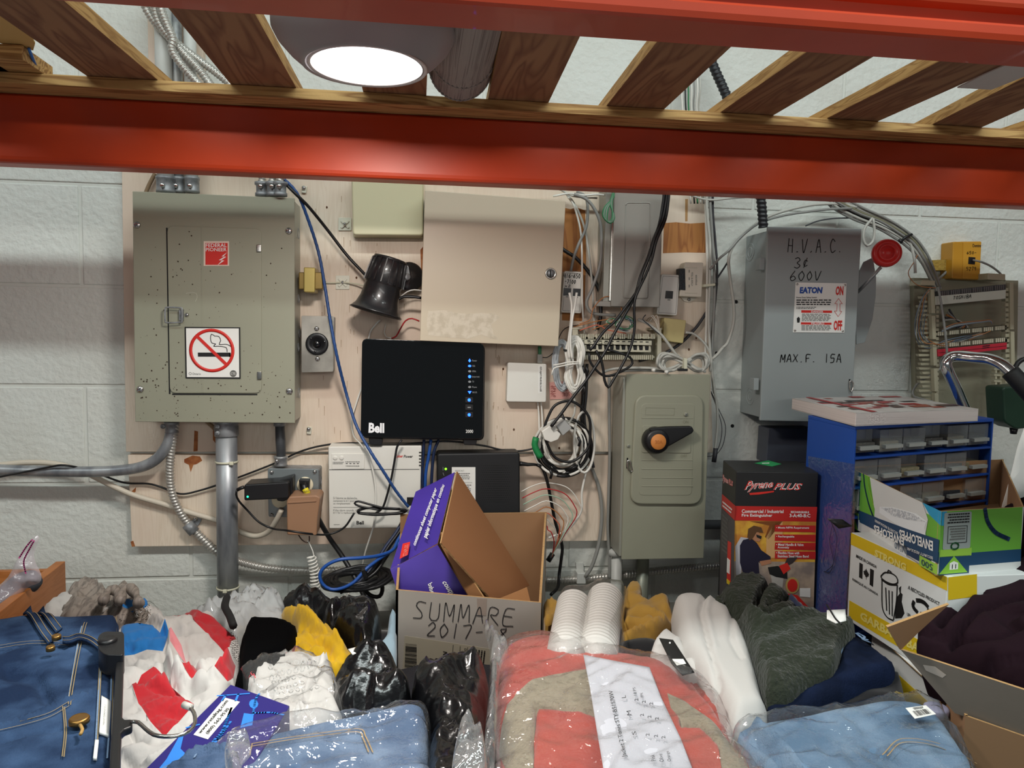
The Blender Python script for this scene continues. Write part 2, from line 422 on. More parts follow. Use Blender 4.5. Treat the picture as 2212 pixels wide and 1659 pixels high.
kraftd = mat('brown_cardboard', '#865A38', .8, var=(6, '#906440', .4, .7), bump=(100, .08))
edgem = mat('corrugated_edge', '#B58F5F', .85, bump=(200, .8, .003))
ziptie = mat('nylon_tie', '#D8D6BE', .5)
# ================================================================== the wall of painted blocks
C8 = .2032; X0 = -.6761; ZJ = CZ + .271
wall = MB().box((-1.9, .0022, 0), (2.6, .2, 3.4)).build('wall_back', mortar); tag(wall, kind='structure'); 
wall['label'] = 'white painted concrete block wall behind the rack'
bmesh_cache = {}
def block(x0, x1, z0, z1):
    g = .0028; key = (round(x1-x0, 3), round(z1-z0, 3))
    c = Vector(((x0+x1)/2, .0, (z0+z1)/2))
    if key not in bmesh_cache:
        hx = (x1-x0)/2-g; hz = (z1-z0)/2-g
        o = MB().box((-hx, -.0005, -hz), (hx, .010, hz)).build('block', wallp, None, bevel=.0028, seg=2)
        o.parent = wall; bmesh_cache[key] = o
    else:
        o = bmesh_cache[key].copy(); COL.objects.link(o)
    o.location = c + Vector((0, .005, 0)) - WLOC[wall.name]
for r in range(-9, 9):
    z1 = ZJ - r*C8; z0 = z1 - C8
    if z0 < 0: z0 = 0
    if z1 <= .02: continue
    off = 0 if r % 2 == 0 else C8
    k = -3
    while True:
        xa = X0 + off + (k*2)*C8; k += 1
        if xa > 2.4: break
        if z1 < CZ-.9 and (k % 1): continue
        block(xa, xa+2*C8, z0, z1)
fl = MB().box((-1.9, -3.2, -.05), (2.6, .2, 0)).build('floor', mat('concrete_floor', '#8E8B84', .7, var=(4, '#7C7A74', .4, .7)))
tag(fl, kind='structure'); fl['label'] = 'grey concrete floor under the rack'
# ================================================================== pallet rack
rack = empty('storage_rack', (0, -.65, 0), 'orange steel pallet rack whose two beams cross the top', 'rack')
XL, XR = -1.15, 1.62
def beam(yface, yback, zb, zt, front):
    """open step beam: rounded lower edge, groove above it on the aisle side"""
    s = -1
    if front: prof = [(yback, zb), (yface+.005, zb), (yface+.0015, zb+.0015), (yface, zb+.006), (yface, zb+.0125), (yface+.002, zb+.015), (yface+.008, zb+.0165), (yface+.008, zb+.0255), (yface+.001, zb+.028), (yface, zb+.031), (yface, zt-.005), (yface+.003, zt), (yback, zt)]
    else: prof = [(yback, zb), (yface+.008, zb), (yface+.0035, zb+.0015), (yface+.001, zb+.005), (yface, zb+.010), (yface, zt-.004), (yface+.004, zt), (yback, zt)]
    m = MB(); m.prism([(XL, y, z) for y, z in prof], (XR-XL, 0, 0))
    return m.build('beam', orange, rack)
beam(-.34, -.30, CZ+.243, CZ+.349, False); beam(-1.035, -.985, CZ+.243, CZ+.349, True)
beam(-.34, -.30, CZ-.735, CZ-.64, False); beam(-1.035, -.985, CZ-.735, CZ-.64, True)
for x in (XL-.075, XR):
    for y in (-.36, -1.045):
        m = MB().box((x, y, 0), (x+.075, y+.07, 2.9)); m.build('upright', orange, rack, bevel=.004)
# lower deck that carries the heap
dk = empty('shelf_board', (0, -.67, CZ-.64), 'grey shelf board under the heaped clothes', 'shelf')
for i, (a, b) in enumerate(((-1.14, .2), (.203, 1.61))):
    MB().box((a, -1.04, CZ-.64), (b, -.012, CZ-.622)).build('board', mat('grey_deck', '#77756E', .7, var=(5, '#66645E', .4, .7)), dk, bevel=.001)
# ================================================================== slatted deck overhead
sd = empty('slatted_deck', (0, -.66, CZ+.349), 'plywood slats laid across the orange beams on a timber strip', 'shelf')
MB().box((XL, -.392, CZ+.3495), (XR, -.302, CZ+.3655)).build('stringer', plyedge, sd, bevel=.0008)
MB().box((XL, -1.03, CZ+.3495), (XR, -.96, CZ+.3655)).build('stringer', plyedge, sd, bevel=.0008)
HS = HZ(.366)
def sy(px): return 163 + .0497*px
plyside = mat('slat_edge_wood', '#CDA264', .75, grain=((60, 6, 90), '#A67A42', 5))
def slat(xl, xr, far=None, right=False, th=.019):
    a = HS.at(xl, sy(xl)); b = HS.at(xr, sy(xr)); wd = b.x-a.x; sl = 0
    if far: 
        f = HS.at(*far); e = b if right else a; sl = (f.x-e.x)/(f.y-e.y)
    y0, y1 = -.315, -1.02
    def X(x, y): return x + sl*(y-a.y)
    z = CZ+.366
    mb = MB(); P = [(X(a.x, y0), y0, z), (X(b.x, y0), y0, z), (X(b.x, y1), y1, z), (X(a.x, y1), y1, z)]
    mb.prism(P, (0, 0, th)); 
    for i in range(2, 6): mb.m[i] = 1
    return mb.build('slat', [ply, plyside], sd, bevel=.0006)
slat(-60, 36); slat(200, 350, (0, 35)); slat(503, 643, (365, 20)); slat(785, 921); slat(1054, 1185, (1258, 69), True)
slat(1310, 1437, (1592, 90), True); slat(1559, 1676, (1912, 108), True); slat(1793, 1907, (2200, 128), True); slat(2024, 2135, (2212, 235), True); slat(2240, 2340); slat(2420, 2520)
mb = MB()
for px in (320, 597, 850, 1100, 1363, 1595, 1820, 2035):    # nail heads under the strip
    p = HZ(.3493).at(px, sy(px)+47); MB().lathe(p, (0, 0, -1), [(.0022, 0), (.002, .0008)], 8).build('nail_head', galvd, sd)

a = HZ(.366).at(103, 165)
tag(MB().box((XL+.02, -.45, CZ+.366), (a.x, -.36, CZ+.386)).build('wood_offcut', plyedge, None, bevel=.001), 'short wooden offcut lying on the strip, far left above the beam', 'wood')
bx = empty('folded_box', HZ(.39).at(20, 60), 'yellow cardboard carton edge poking over the slats, top left corner', 'box')
slab('panel', [(-80, 10), (0, 30), (62, 66), (76, 94), (72, 108), (22, 98), (-80, 70)], HZ(.387), .002, mat('yellow_card', '#D9B774', .7), bx)
slab('side', [(-80, 72), (22, 99), (72, 109), (73, 102), (22, 93), (-80, 66)], HZ(.3885), .02, mat('yellow_card', '#D9B774', .7), bx)
tag(MB().tube(crom([HZ(.385).at(62, 104), HZ(.378).at(68, 120), HZ(.372).at(76, 140)]), .0022).build('string', mat('blue_string', '#3A74C8', .6)), 'short blue string hanging by the yellow carton', 'string')
ws = slab('foam_sheet', [(2068, 190), (2125, 162), (2212, 124), (2330, 80), (2330, 120), (2212, 166), (2142, 194)], HZ(.363), .0018, mat('foam_white', '#D9D5D2', .6, bump=(80, .2)))
tag(ws, 'white foam sheet hanging under the right-hand slats', 'sheet')
# rolled netting
rl = empty('netting_roll', HZ(.42).at(990, 150), 'grey ribbed fabric roll resting between slats right of the round lamp', 'roll')
xa = HS.at(925, 215).x; xb = HS.at(1052, 216).x; r0 = (xb-xa)/2*.98; xc = (xa+xb)/2
rm = mat('ribbed_gauze', '#A8A19B', .8, grain=((260, 2, 260), '#7D7672', 3), bump=(200, .3))
mb = MB(); N = 44; vs_ = []; fs_ = []; prof = [(-.405, .2), (-.41, .7), (-.42, .93), (-.44, 1.02), (-.48, 1.0), (-.5, 1.03), (-.53, .99), (-.6, 1.02), (-.8, 1.0), (-1.0, 1.0)]
for y, k in prof:
    for j in range(N*2):
        t = math.pi*j/N; rr = r0*k*(1 + (.035 if j % 2 else 0)); vs_.append((xc + rr*math.cos(t), y, CZ+.366+r0*.62 + rr*math.sin(t)))
for i in range(len(prof)-1):
    for j in range(N*2): fs_.append((i*N*2+j, i*N*2+(j+1) % (N*2), (i+1)*N*2+(j+1) % (N*2), (i+1)*N*2+j))
fs_.append(list(range(N*2))); mb.add(vs_, fs_, True); mb.build('gauze', rm, rl)
mb = MB(); 
for y in (-.46, -.52): mb.tube([(xc + r0*1.05*math.cos(t), y-.02*math.sin(t), CZ+.366+r0*.62 + r0*1.05*math.sin(t)) for t in [math.pi*2*j/32 for j in range(32)]], .0012, 5, closed=True)
mb.build('tie_band', rm, rl)
# ================================================================== round lamp
lm = empty('disc_light', LAMP+Vector((0, 0, .058)), 'lit round LED disc light in a grey housing under the slats', 'light')
mb = MB(); mb.lathe((LAMP.x-.004, LAMP.y, LAMP.z), (0, 0, 1), [(.069, 0), (.0735, -.0005), (.0755, .002), (.088, .012), (.101, .026), (.1075, .038), (.108, .046), (.104, .053), (.08, .0565), (.01, .0572)], 64, cap=False)
mb.build('housing', mat('lamp_housing', '#A8A6A8', .45), lm)
MB().lathe(LAMP, (0, 0, 1), [(.0665, .0012), (.0665, .003), (.001, .003)], 48).build('lens', mat('lit_lens', '#ffffff', .4, emit=('#FFF6F2', 6)), lm)
MB().lathe(LAMP, (0, 0, 1), [(.0668, .0), (.070, -.0015), (.0715, .0005), (.0668, .003)], 64, cap=False).build('trim_ring', mat('lamp_ring', '#E4DEDC', .4), lm)
mb = MB(); mb.tube(crom([HZ(.325).at(902, 128), HZ(.335).at(915, 100), HZ(.342).at(922, 80), HZ(.349).at(931, 56)]), .0006, 5); mb.build('crack', mat('drip', '#DCD6D0', .3), lm)
# ================================================================== pipes and flexible conduit above the panel
def vpipe(name, px, py0, py1, d, r, m, label=None, cat='pipe', parent=None, group=None, seg=16):
    a = U(px, py0, d); z1 = U(px, py1, d).z
    o = MB().tube([Vector((a.x, a.y, a.z)), Vector((a.x, a.y, z1))], r, seg).build(name, m, parent)
    if label: tag(o, label, cat, group)
    return o
painted = mat('painted_pipe', '#C9CBC6', .45)
vpipe('conduit_pipe', 358, 400, -120, .06, .0155, painted, 'leftmost white painted pipe rising from the left breaker panel')
vpipe('conduit_pipe', 385, 402, -120, .045, .0115, galv, 'middle steel pipe rising from the left breaker panel')
vpipe('conduit_pipe', 415, 402, -120, .055, .0115, painted, 'rightmost painted pipe rising from the left breaker panel')
for px, d, r in ((358, .06, .018), (385, .045, .0135), (415, .055, .014)):
    a = U(px, 400, d); e = empty('pipe_connector', a, 'steel set-screw connector on top of the panel, under the %s pipe' % {358: 'leftmost', 385: 'middle', 415: 'rightmost'}[px], 'connector')
    MB().lathe((a.x, a.y, U(px, 416, d).z), (0, 0, 1), [(r, 0), (r, .004), (r*.96, .005), (r*.96, .024), (r*1.03, .025), (r*1.03, .03)], 20).build('body', galvd, e)
    MB().lathe(a + Vector((0, -r, -.004)), (0, -1, 0), [(.0045, -.002), (.0045, .004), (.003, .005)], 10).build('screw', steel, e)
arm = mat('armour_steel', '#C2BFB8', .36, .6)
AR = (.0062, .13)
for i, (P, nm) in enumerate((([(306, -60), (312, 5), (322, 30), (350, 66), (385, 96), (430, 130), (468, 158), (500, 186), (545, 240), (566, 320), (566, 405)], 'outermost'),
             ([(322, -60), (333, 8), (343, 48), (368, 84), (400, 118), (430, 150), (455, 183), (515, 260), (580, 340), (590, 405)], 'middle'),
             ([(335, -60), (347, 14), (362, 55), (374, 85), (372, 108), (392, 140), (432, 184), (520, 270), (600, 350), (604, 405)], 'innermost'))):
    cable('armoured_cable', [(x, y, .085+.012*i) for x, y in P], .0072, arm, '%s of three armoured cables looping down behind the top left slats' % nm, 'cable', rib=AR)
for i, (px, d) in enumerate(((566, .085), (590, .097), (606, .105))):
    a = U(px, 405, d); e = empty('cable_clamp', a, '%s steel cable clamp on top right of the breaker panel' % ('left', 'middle', 'right')[i], 'connector')
    MB().lathe(U(px, 424, d), (0, 0, 1), [(.013, 0), (.013, .006), (.011, .007), (.011, .02), (.014, .022), (.014, .027)], 16).build('body', galvd, e)
    MB().lathe(a + Vector((0, -.012, 0)), (0, -1, 0), [(.005, -.002), (.005, .004), (.003, .006)], 10).build('screw', steel, e)
cable('corrugated_conduit', [(1510, 60, .06), (1540, 140, .065), (1562, 190, .07), (1592, 260, .08), (1622, 345, .09), (1642, 420, .09), (1649, 492, .09)], .0098, mat('corrugated_black', '#1B1D22', .45), 'black corrugated conduit dropping into the grey-blue safety switch', 'conduit', rib=(.009, .09))
for i, (x, m) in enumerate(((1472, whitec), (1480, blackc), (1487, greenw), (1494, whitec), (1500, greyc), (1507, whitec), (1513, lgreyc))):
    cable('hanging_wire', [(x-4, 120, .05), (x, 190, .05+.002*i), (x+3-i, 240, .05), (x+12, 330, .04), (x+20, 440, .035)], .0017, m, ['white wire furthest left of the thin wires', 'black thin wire second from left', 'green thin wire', 'white thin wire in the middle', 'grey thin wire', 'white thin wire second from right', 'pale grey wire furthest right of the thin wires'][i] + ' hanging behind slats right of the roll', 'wire')
# ================================================================== backboards
bd = empty('backboard', U(900, 700, 0.01), 'cream painted plywood backboard carrying the electrical gear', 'board')
slab('board', [(262, 300), (1524, 380), (1540, 978), (1318, 976), (272, 976)], WY(.019), .018, board, bd, bevel=.0008)
slab('board', [(276, 983), (1317, 984), (1315, 1168), (285, 1181)], WY(.021), .020, board, bd, bevel=.0008)
slab('board', [(316, -120), (436, -120), (440, 250), (322, 250)], WY(.019), .018, board, bd, bevel=.0008)
WB = WY(.019); W2 = WY(.021)
decal('bare_patch', [(1216, 448), (1232, 452), (1246, 448), (1264, 455), (1266, 560), (1262, 680), (1256, 694), (1214, 692)], WB, barew, bd)
decal('bare_patch', [(1434, 482), (1460, 480), (1490, 483), (1523, 481), (1524, 546), (1480, 545), (1432, 547)], WB, barew, bd)
decal('bare_patch', [(908, 540), (916, 530), (918, 580), (910, 590)], WB, rust, bd)
decal('rust_streak', [(1480, 430), (1486, 430), (1485, 478), (1480, 478)], WB, mat('pale_rust', '#B08657', .8), bd)
decal('rust_streak', [(420, 930), (428, 932), (427, 974), (418, 975)], WB, rust, bd)
decal('rust_streak', [(398, 992), (416, 984), (432, 986), (437, 995), (424, 1003), (418, 1004), (412, 1020), (408, 1004), (398, 999)], W2, rust, bd)
decal('rust_streak', [(284, 1062), (294, 1052), (293, 1062), (287, 1066)], W2, rust, bd)
decal('rust_streak', [(460, 920), (466, 920), (466, 958), (460, 950)], WB, rust, bd)
decal('chipped_paint', [(282, 1170), (288, 1168), (292, 1180), (285, 1181)], W2, rust, bd)
for i, (x, y) in enumerate(((706, 448), (1087, 797), (1110, 928), (1208, 968), (770, 600), (1504, 730), (1488, 755))):
    decal('knot_hole', [(x+2.2*math.cos(a), y+3*math.sin(a)) for a in [k*1.05 for k in range(6)]], WB, mat('dark_hole', '#5A3A22', .9), bd)
rnd = random.Random(5); mb = MB()
for i in range(70):
    x = rnd.choice([rnd.uniform(660, 780), rnd.uniform(1050, 1090), rnd.uniform(700, 905)]); y = rnd.uniform(400, 970); l = rnd.uniform(5, 22)
    mb.add([WB.at(x, y, .0003), WB.at(x+1.1, y, .0003), WB.at(x+.8, y+l, .0003), WB.at(x+.1, y+l, .0003)], [(0, 1, 2, 3)], False)
tag(mb.build('paint_crack', mat('crack_brown', '#A58A6A', .9), bd), kind='stuff')
# ================================================================== breaker panel
def screw(px, py, srf, parent, r=.006, m=None):
    p = srf.at(px, py); mb = MB(); mb.lathe(p, srf.n, [(r, 0), (r, .001), (r*.75, .0028), (r*.2, .0035)], 14); mb.slot = 1
    n = srf.n; u = n.orthogonal().normalized(); v = n.cross(u); k = r*.8
    for a, b in ((u, v), (v, u)): mb.add([p+n*.0037+a*k+b*r*.12, p+n*.0037-a*k+b*r*.12, p+n*.0037-a*k-b*r*.12, p+n*.0037+a*k-b*r*.12], [(0, 1, 2, 3)], False)
    return mb.build('screw', [m or steel, galvd], parent)
def ring(name, c, n, r, w, th, m, parent, seg=28):
    return MB().lathe(c, n, [(r-w, 0), (r-w, th), (r, th), (r, 0), (r-w, 0)], seg, cap=False).build(name, m, parent)
D = .108; F = WY(D)
pn = empty('breaker_panel', U(463, 912, .06), 'large grey-green breaker panel with no smoking sign, left on the backboard', 'electrical panel')
A = [U(290, 417, D), U(633, 430, D), U(635, 912, D), U(295, 909, D)]
mb = MB().prism([p + Vector((0, .004, 0)) for p in A], (0, D-.024, 0)); mb.build('enclosure', mat('panel_side', '#A9A99C', .4, .3), pn, bevel=.002)
slab('cover', [(286, 413), (636, 428), (637, 914), (292, 911)], F, .004, greyp, pn, bevel=.001)
dr = slab('door', rrect([(361, 488), (564, 494), (565, 849), (367, 849)], 14), WY(D+.0028), .0026, greyp, pn, bevel=.0008)
decal('door_gap', [(359, 492), (362, 492), (368.5, 851), (365, 851)], WY(D+.0002), blackm, pn)
decal('door_gap', [(372, 850), (556, 851), (556, 853.5), (372, 853)], WY(D+.0002), blackm, pn)
WD = WY(D+.0028)
slab('crease', [(435, 490), (437.5, 490), (438.5, 848), (436, 848)], WY(D+.0036), .0008, greyp, pn)
for x, y in ((296, 486), (624, 499), (303, 841), (625, 845)): screw(x, y, F, pn, .0068)
for x, y in ((559, 536), (560, 811)): 
    slab('hinge', rectq(x-5, y-8, x+5, y+8), WY(D+.007), .006, steel, pn, bevel=.001)
lt = slab('latch', rectq(386, 668, 395, 693), WY(D+.010), .008, galvd, pn, bevel=.001)
MB().tube(crom([WY(D+.014).at(x, y) for x, y in ((390, 665), (362, 664), (357, 668), (357, 692), (361, 697), (390, 696), (393, 692), (393, 669))], .004, True), .0016, 8, closed=True).build('latch_ring', galvd, pn)
screw(404, 680, WD, pn, .004)
# red maker's sticker
decal('sticker', rectq(440, 521, 495, 574.5), WD, mat('sticker_edge', '#E6D2C2', .5), pn, .0005)
decal('sticker_field', rectq(444, 525, 492, 572), WD, printr, pn, .0009)
text('FEDERAL', [(445, 534), (490, 534), (490, 526), (445, 526)], WD, printw, pn, .01, off=.0014)
text('PIONEER', [(445, 543), (490, 543), (490, 535.5), (445, 535.5)], WD, printw, pn, .01, off=.0014)
decal('lightning_mark', [(491, 545), (479, 554), (485, 554.5), (473, 562), (480, 562.5), (470, 573), (485, 563), (478, 562), (489, 555), (483, 554)], WD, printw, pn, .0013)
# no smoking sign
ns = empty('no_smoking_sign', WD.at(460, 818), 'square white no smoking sign with red ring on the breaker panel door', 'sign')
NS = WY(D+.0042)
decal('border', [(399, 706), (519, 707), (520, 818), (401, 817)], NS, inkb, ns); decal('panel', [(402, 709), (516, 709.5), (517, 815), (404, 814.5)], NS, paper, ns, .0007)
c = NS.at(458, 757); rs = (NS.at(507, 757)-NS.at(409, 757)).length/2
strokes([[(431, 766), (494, 766)]], NS, inkb, ns, .008, 'cigarette', .0010, False)
strokes([[(497, 763), (497, 770)], [(502, 763), (502, 770)]], NS, inkb, ns, .003, 'ember', .0010, False)
strokes([[(464, 726), (457, 722), (455, 731), (458, 741), (466, 743), (462, 748), (474, 748), (489, 751), (491, 760)], [(464, 726), (473, 727), (477, 736), (474, 744), (490, 744), (500, 750), (501, 760)]], NS, inkb, ns, .0014, 'smoke', .0010)
mb = MB().lathe(c, NS.n, [(rs*.86, .0012), (rs*.86, .0016), (rs, .0016), (rs, .0012)], 48, cap=False)
k = rs*.66; u = Vector((1, 0, 0)); v = Vector((0, 0, 1)); e = rs*.07
dd = (u - v).normalized(); pp = (u + v).normalized(); q0 = c + NS.n*.0018
mb.add([q0-dd*rs*.92-pp*e, q0+dd*rs*.92-pp*e, q0+dd*rs*.92+pp*e, q0-dd*rs*.92+pp*e], [(0, 1, 2, 3)], False)
mb.build('prohibition_ring', printr, ns)
text('Ontario', [(416, 810), (434, 810), (434, 805), (416, 805)], NS, inkb, ns, off=.001)
strokes([[(408, 807), (411, 804), (414, 807), (411, 810), (408, 807)]], NS, inkb, ns, .0006, 'emblem', .001)
decal('emblem', [(504+7.5*math.cos(a), 807+7.5*math.sin(a)) for a in [k*.524 for k in range(12)]], NS, printg, ns, .001)
text('CTE', [(499, 809.5), (509, 809.5), (509, 804.5), (499, 804.5)], NS, paper, ns, off=.0016)
# specks of rust
rnd = random.Random(11); mb = MB()
for i in range(240):
    if i < 60: x = rnd.gauss(440, 70); y = rnd.gauss(640, 80)
    else: x = rnd.uniform(300, 630); y = rnd.uniform(780, 905) if i < 210 else rnd.uniform(520, 900)
    if not (300 < x < 630 and 500 < y < 906): continue
    if 398 < x < 522 and 704 < y < 820: continue
    r = rnd.choice([.0005, .0006, .0008, .0013, .0015]); p = (WD if 368 < x < 563 and 492 < y < 847 else F).at(x, y, .0002); n = F.n
    mb.add([p + Vector((math.cos(a)*r*rnd.uniform(.7, 1.3), -.0002, math.sin(a)*r*rnd.uniform(.7, 1.3))) for a in [k*1.05 for k in range(6)]], [tuple(range(6))], False)
tag(mb.build('rust_speck', mat('speck', '#3A2A1C', .9), pn), kind='stuff')
strokes([[(402, 634), (412, 632), (424, 634), (426, 643), (422, 651)]], WD, mat('scuff', '#C8C8BA', .5), pn, .0006, 'scratch', .0004)
sx = U(636, 600, D).x + .0002
for yy, zz in ((506, .06), (646, .06), (720, .05), (750, .065), (848, .06)):
    z = U(652, yy, .05).z; ring('knockout', Vector((sx, -zz, z)), (1, 0, 0), .011 if yy in (506, 848) else .009, .0016, .0008, galvd, pn)
# transformer and twist lock outlet on the side of the panel
tr = empty('bell_transformer', U(670, 605, .03), 'small brass-coloured transformer beside the breaker panel', 'transformer')
slab('core', rectq(645, 588, 697, 625), WY(.075), .03, mat('lamination', '#8A7440', .4, .6), tr, bevel=.002)
slab('coil_band', rrect([(656, 577), (681, 578), (680, 632), (656, 631)], 3), WY(.085), .05, mat('brass_yellow', '#B5A25A', .35, .3), tr, bevel=.002)
slab('foot', rectq(690, 607, 703, 622), WY(.03), .012, galvd, tr)
ob = empty('twist_lock_outlet', U(686, 744, .03), 'steel outlet box with round black twist-lock socket', 'outlet')
PO = WY(.080)
slab('cover_plate', rrect([(651, 682), (722, 683), (720, 803), (651, 805)], 3), PO, .0015, mat('stainless', '#BDB8AE', .35, .6, var=(14, '#8E8A82', .35, .65)), ob, bevel=.0006)
slab('box', [(653, 684), (718, 685), (717, 801), (653, 803)], WY(.078), .058, galvd, ob, bevel=.001)
c = PO.at(685, 743)
MB().lathe(c, PO.n, [(.0225, 0), (.0225, .003), (.020, .0045), (.013, .0045), (.012, .002), (.001, .002)], 28).build('socket', black, ob)
mb = MB().lathe(c, PO.n, [(.0075, .002), (.0075, .0045), (.001, .0045)], 12)
for k in range(3):
    a = k*2.1+.3; mb.lathe(c + Vector((math.cos(a)*.0155, 0, math.sin(a)*.0155)), PO.n, [(.0025, .0046), (.002, .0052)], 6)
mb.build('contact', gloss, ob)
screw(684, 710, PO, ob, .005); screw(686, 775, PO, ob, .005)
# ================================================================== pipes below the panel
bp = empty('steel_conduit', U(490, 1290, .06), 'thick galvanised steel conduit running down from the breaker panel', 'pipe')
pm = mat('conduit_mottled', '#A8ABAE', .42, .5, var=(30, '#7A7E84', .42, .62), scale=(1, 1, .25))
a = U(489, 925, .065); b = U(493, 1330, .065)
MB().tube([a, b], .0208, 28).build('pipe', pm, bp)
cc = U(489, 930, .065)
MB().lathe(Vector((a.x, a.y, U(489, 942, .065).z)), (0, 0, 1), [(.0225, 0), (.0235, .002), (.0235, .02), (.0225, .024), (.0245, .026), (.0245, .033)], 24).build('connector', galvd, bp)
for x, y in ((470, 921), (470, 936)): screw(x, y, WY(.093), bp, .005, galvd)
for y, w_ in ((996, 0), (1267, 1)):
    p = a.lerp(b, (y-925)/405)
    t = empty('zip_tie', p, ('upper' if not w_ else 'lower') + ' white cable tie around the thick steel conduit', 'cable tie')
    MB().lathe(p, (0, 0, 1), [(.0212, -.002), (.0225, -.002), (.0225, .002), (.0212, .002), (.0212, -.002)], 28, cap=False).build('strap', ziptie, t)
    q = p + Vector((.014 if not w_ else 0, -.020 if not w_ else -.0245, 0)); MB().box(q-Vector((.004, .003, .0035)), q+Vector((.004, .003, .0035))).build('head', ziptie, t, bevel=.001)
sc = empty('bent_conduit', U(200, 1018, .05), 'bent steel conduit curving left from the bottom of the breaker panel', 'pipe')
MB().tube(crom([U(*p) for p in ((371, 912, .06), (369, 935, .06), (361, 962, .06), (340, 990, .06), (310, 1007, .058), (270, 1015, .055), (200, 1019, .055), (100, 1018, .055), (0, 1015, .055), (-120, 1008, .055))]), .0108, 16).build('pipe', pm, sc)
MB().lathe(U(371, 934, .06), (0, 0, 1), [(.0135, 0), (.0125, .002), (.0125, .015), (.0145, .017), (.0145, .022)], 18).build('connector', galvd, sc)
screw(352, 921, WY(.07), sc, .005, galvd)
cable('armoured_cable', [(378, 914, .06), (376, 935, .06), (370, 975, .055), (367, 1020, .05), (372, 1065, .045), (390, 1108, .040), (413, 1138, .034), (440, 1166, .034), (474, 1196, .034), (520, 1214, .03), (580, 1227, .025), (660, 1233, .02), (760, 1232, .018), (860, 1236, .018), (1000, 1250, .018), (1180, 1253, .018), (1250, 1251, .018), (1330, 1244, .018), (1400, 1236, .018), (1480, 1228, .018), (1570, 1220, .018), (1640, 1214, .018)], .0078, arm, 'long armoured cable looping from the breaker panel along the wall to the right', 'cable', rib=(.0068, .13))
cl = empty('pipe_strap', U(420, 1132, .022), 'steel strap clamping the armoured cable to the lower board', 'clamp')
MB().tube([U(404, 1132, .036), U(420, 1150, .036)], .0115, 14).build('saddle', galvd, cl)
slab('tab', rrect([(412, 1128), (424, 1114), (436, 1122), (428, 1136), (420, 1140)], 3), WY(.026), .004, galvd, cl, bevel=.0006); screw(422, 1122, WY(.026), cl, .005)
cl = empty('pipe_strap', U(1254, 1245, .012), 'white painted strap holding the armoured cable near the foam cups', 'clamp')
slab('saddle', [(1247, 1238), (1265, 1238), (1266, 1262), (1246, 1262)], WY(.030), .028, painted, cl, bevel=.002); slab('tab', [(1244, 1216), (1260, 1216), (1262, 1240), (1246, 1240)], WY(.006), .0055, painted, cl, bevel=.0005)
dp = empty('short_conduit', U(606, 990, .05), 'short dark conduit joining breaker panel and outlet box', 'pipe')
MB().tube([U(604, 910, .055), U(606, 950, .055), U(608, 1006, .055)], lambda t: .0092 - .001*math.sin(t*9), 16).build('pipe', mat('dark_pipe', '#55585C', .5, .5), dp)
MB().lathe(U(607, 1006, .055), (0, 0, 1), [(.0135, 0), (.0125, .003), (.0125, .014), (.014, .016), (.014, .02)], 18).build('connector', galv, dp)
MB().lathe(U(604, 920, .055), (0, 0, 1), [(.012, 0), (.012, .01)], 18).build('locknut', galvd, dp); screw(598, 996, WY(.07), dp, .0045)
# painted sheathed cable
cable('sheathed_cable', [(-60, 1008, .03), (0, 1004, .03), (60, 999, .03), (120, 1002, .032), (180, 1019, .035), (240, 1048, .035), (290, 1070, .035), (350, 1088, .034), (420, 1110, .034), (480, 1128, .034), (525, 1151, .04), (555, 1158, .05), (580, 1148, .065), (598, 1122, .085), (608, 1100, .095)], .0056, mat('painted_cable', '#CFC5B4', .5), 'thick cream cable sloping behind the steel conduit to the outlet box', 'cable')
cable('tan_strut', [(440, 905, .05), (462, 925, .035), (480, 945, .03)], .004, mat('tan_cable', '#8C7458', .6), 'short brown cable behind top of steel conduit', 'cable')
cable('tan_strut', [(312, 425, .03), (322, 400, .03), (335, 375, .03)], .004, mat('tan_cable', '#8C7458', .6), 'short brown cable at top left of the breaker panel', 'cable')
cable('thin_black_cable', [(-40, 1042, .075), (0, 1030, .075), (60, 1018, .07), (110, 1008, .068), (140, 1005, .07), (185, 1014, .045), (225, 1028, .03), (270, 1043, .028), (320, 1045, .028), (350, 1053, .028), (390, 1067, .03), (430, 1060, .03), (480, 1044, .03), (540, 1022, .03), (600, 998, .03), (650, 975, .03), (700, 962, .03), (760, 957, .035), (850, 962, .05), (960, 953, .05), (1040, 962, .04), (1085, 972, .035), (1125, 974, .035), (1160, 966, .04), (1190, 950, .06), (1215, 925, .07)], .0021, blackc, 'thin black cable strung across the backboard below the modem', 'cable')
# ================================================================== outlet box with its plugs
jb = empty('junction_box', U(636, 1117, .02), 'grey square steel outlet box under the breaker panel', 'outlet')
slab('box', rrect([(579, 1012), (690, 1013), (690, 1117), (580, 1117)], 5), WY(.064), .044, galvd, jb, bevel=.003)
slab('cover', rrect([(578, 1012), (688, 1013), (689, 1117), (580, 1117)], 5), WY(.068), .003, mat('outlet_cover', '#8E9698', .4, .6), jb, bevel=.001)
for x, y in ((587, 1020), (680, 1019), (587, 1112)): screw(x, y, WY(.068), jb, .0042)
for y in (1040, 1065, 1090): ring('knockout', Vector((U(690, 1060, .066).x+.0003, -.045, U(690, y, .05).z)), (1, 0, 0), .010, .0016, .0008, galvd, jb)
for x, y in ((659, 1047), (605, 1080)):
    MB().lathe(WY(.068).at(x, y), (0, -1, 0), [(.0165, 0), (.0165, .002), (.015, .003), (.001, .003)], 24).build('receptacle', mat('ivory_plastic', '#E8DDC0', .4), jb)
pl = empty('black_plug', U(655, 1046, .08), 'black plug with yellow tag in the grey outlet box', 'plug')
slab('body', rrect([(645, 1036), (668, 1037), (667, 1058), (648, 1060)], 3), WY(.090), .019, black, pl, bevel=.002)
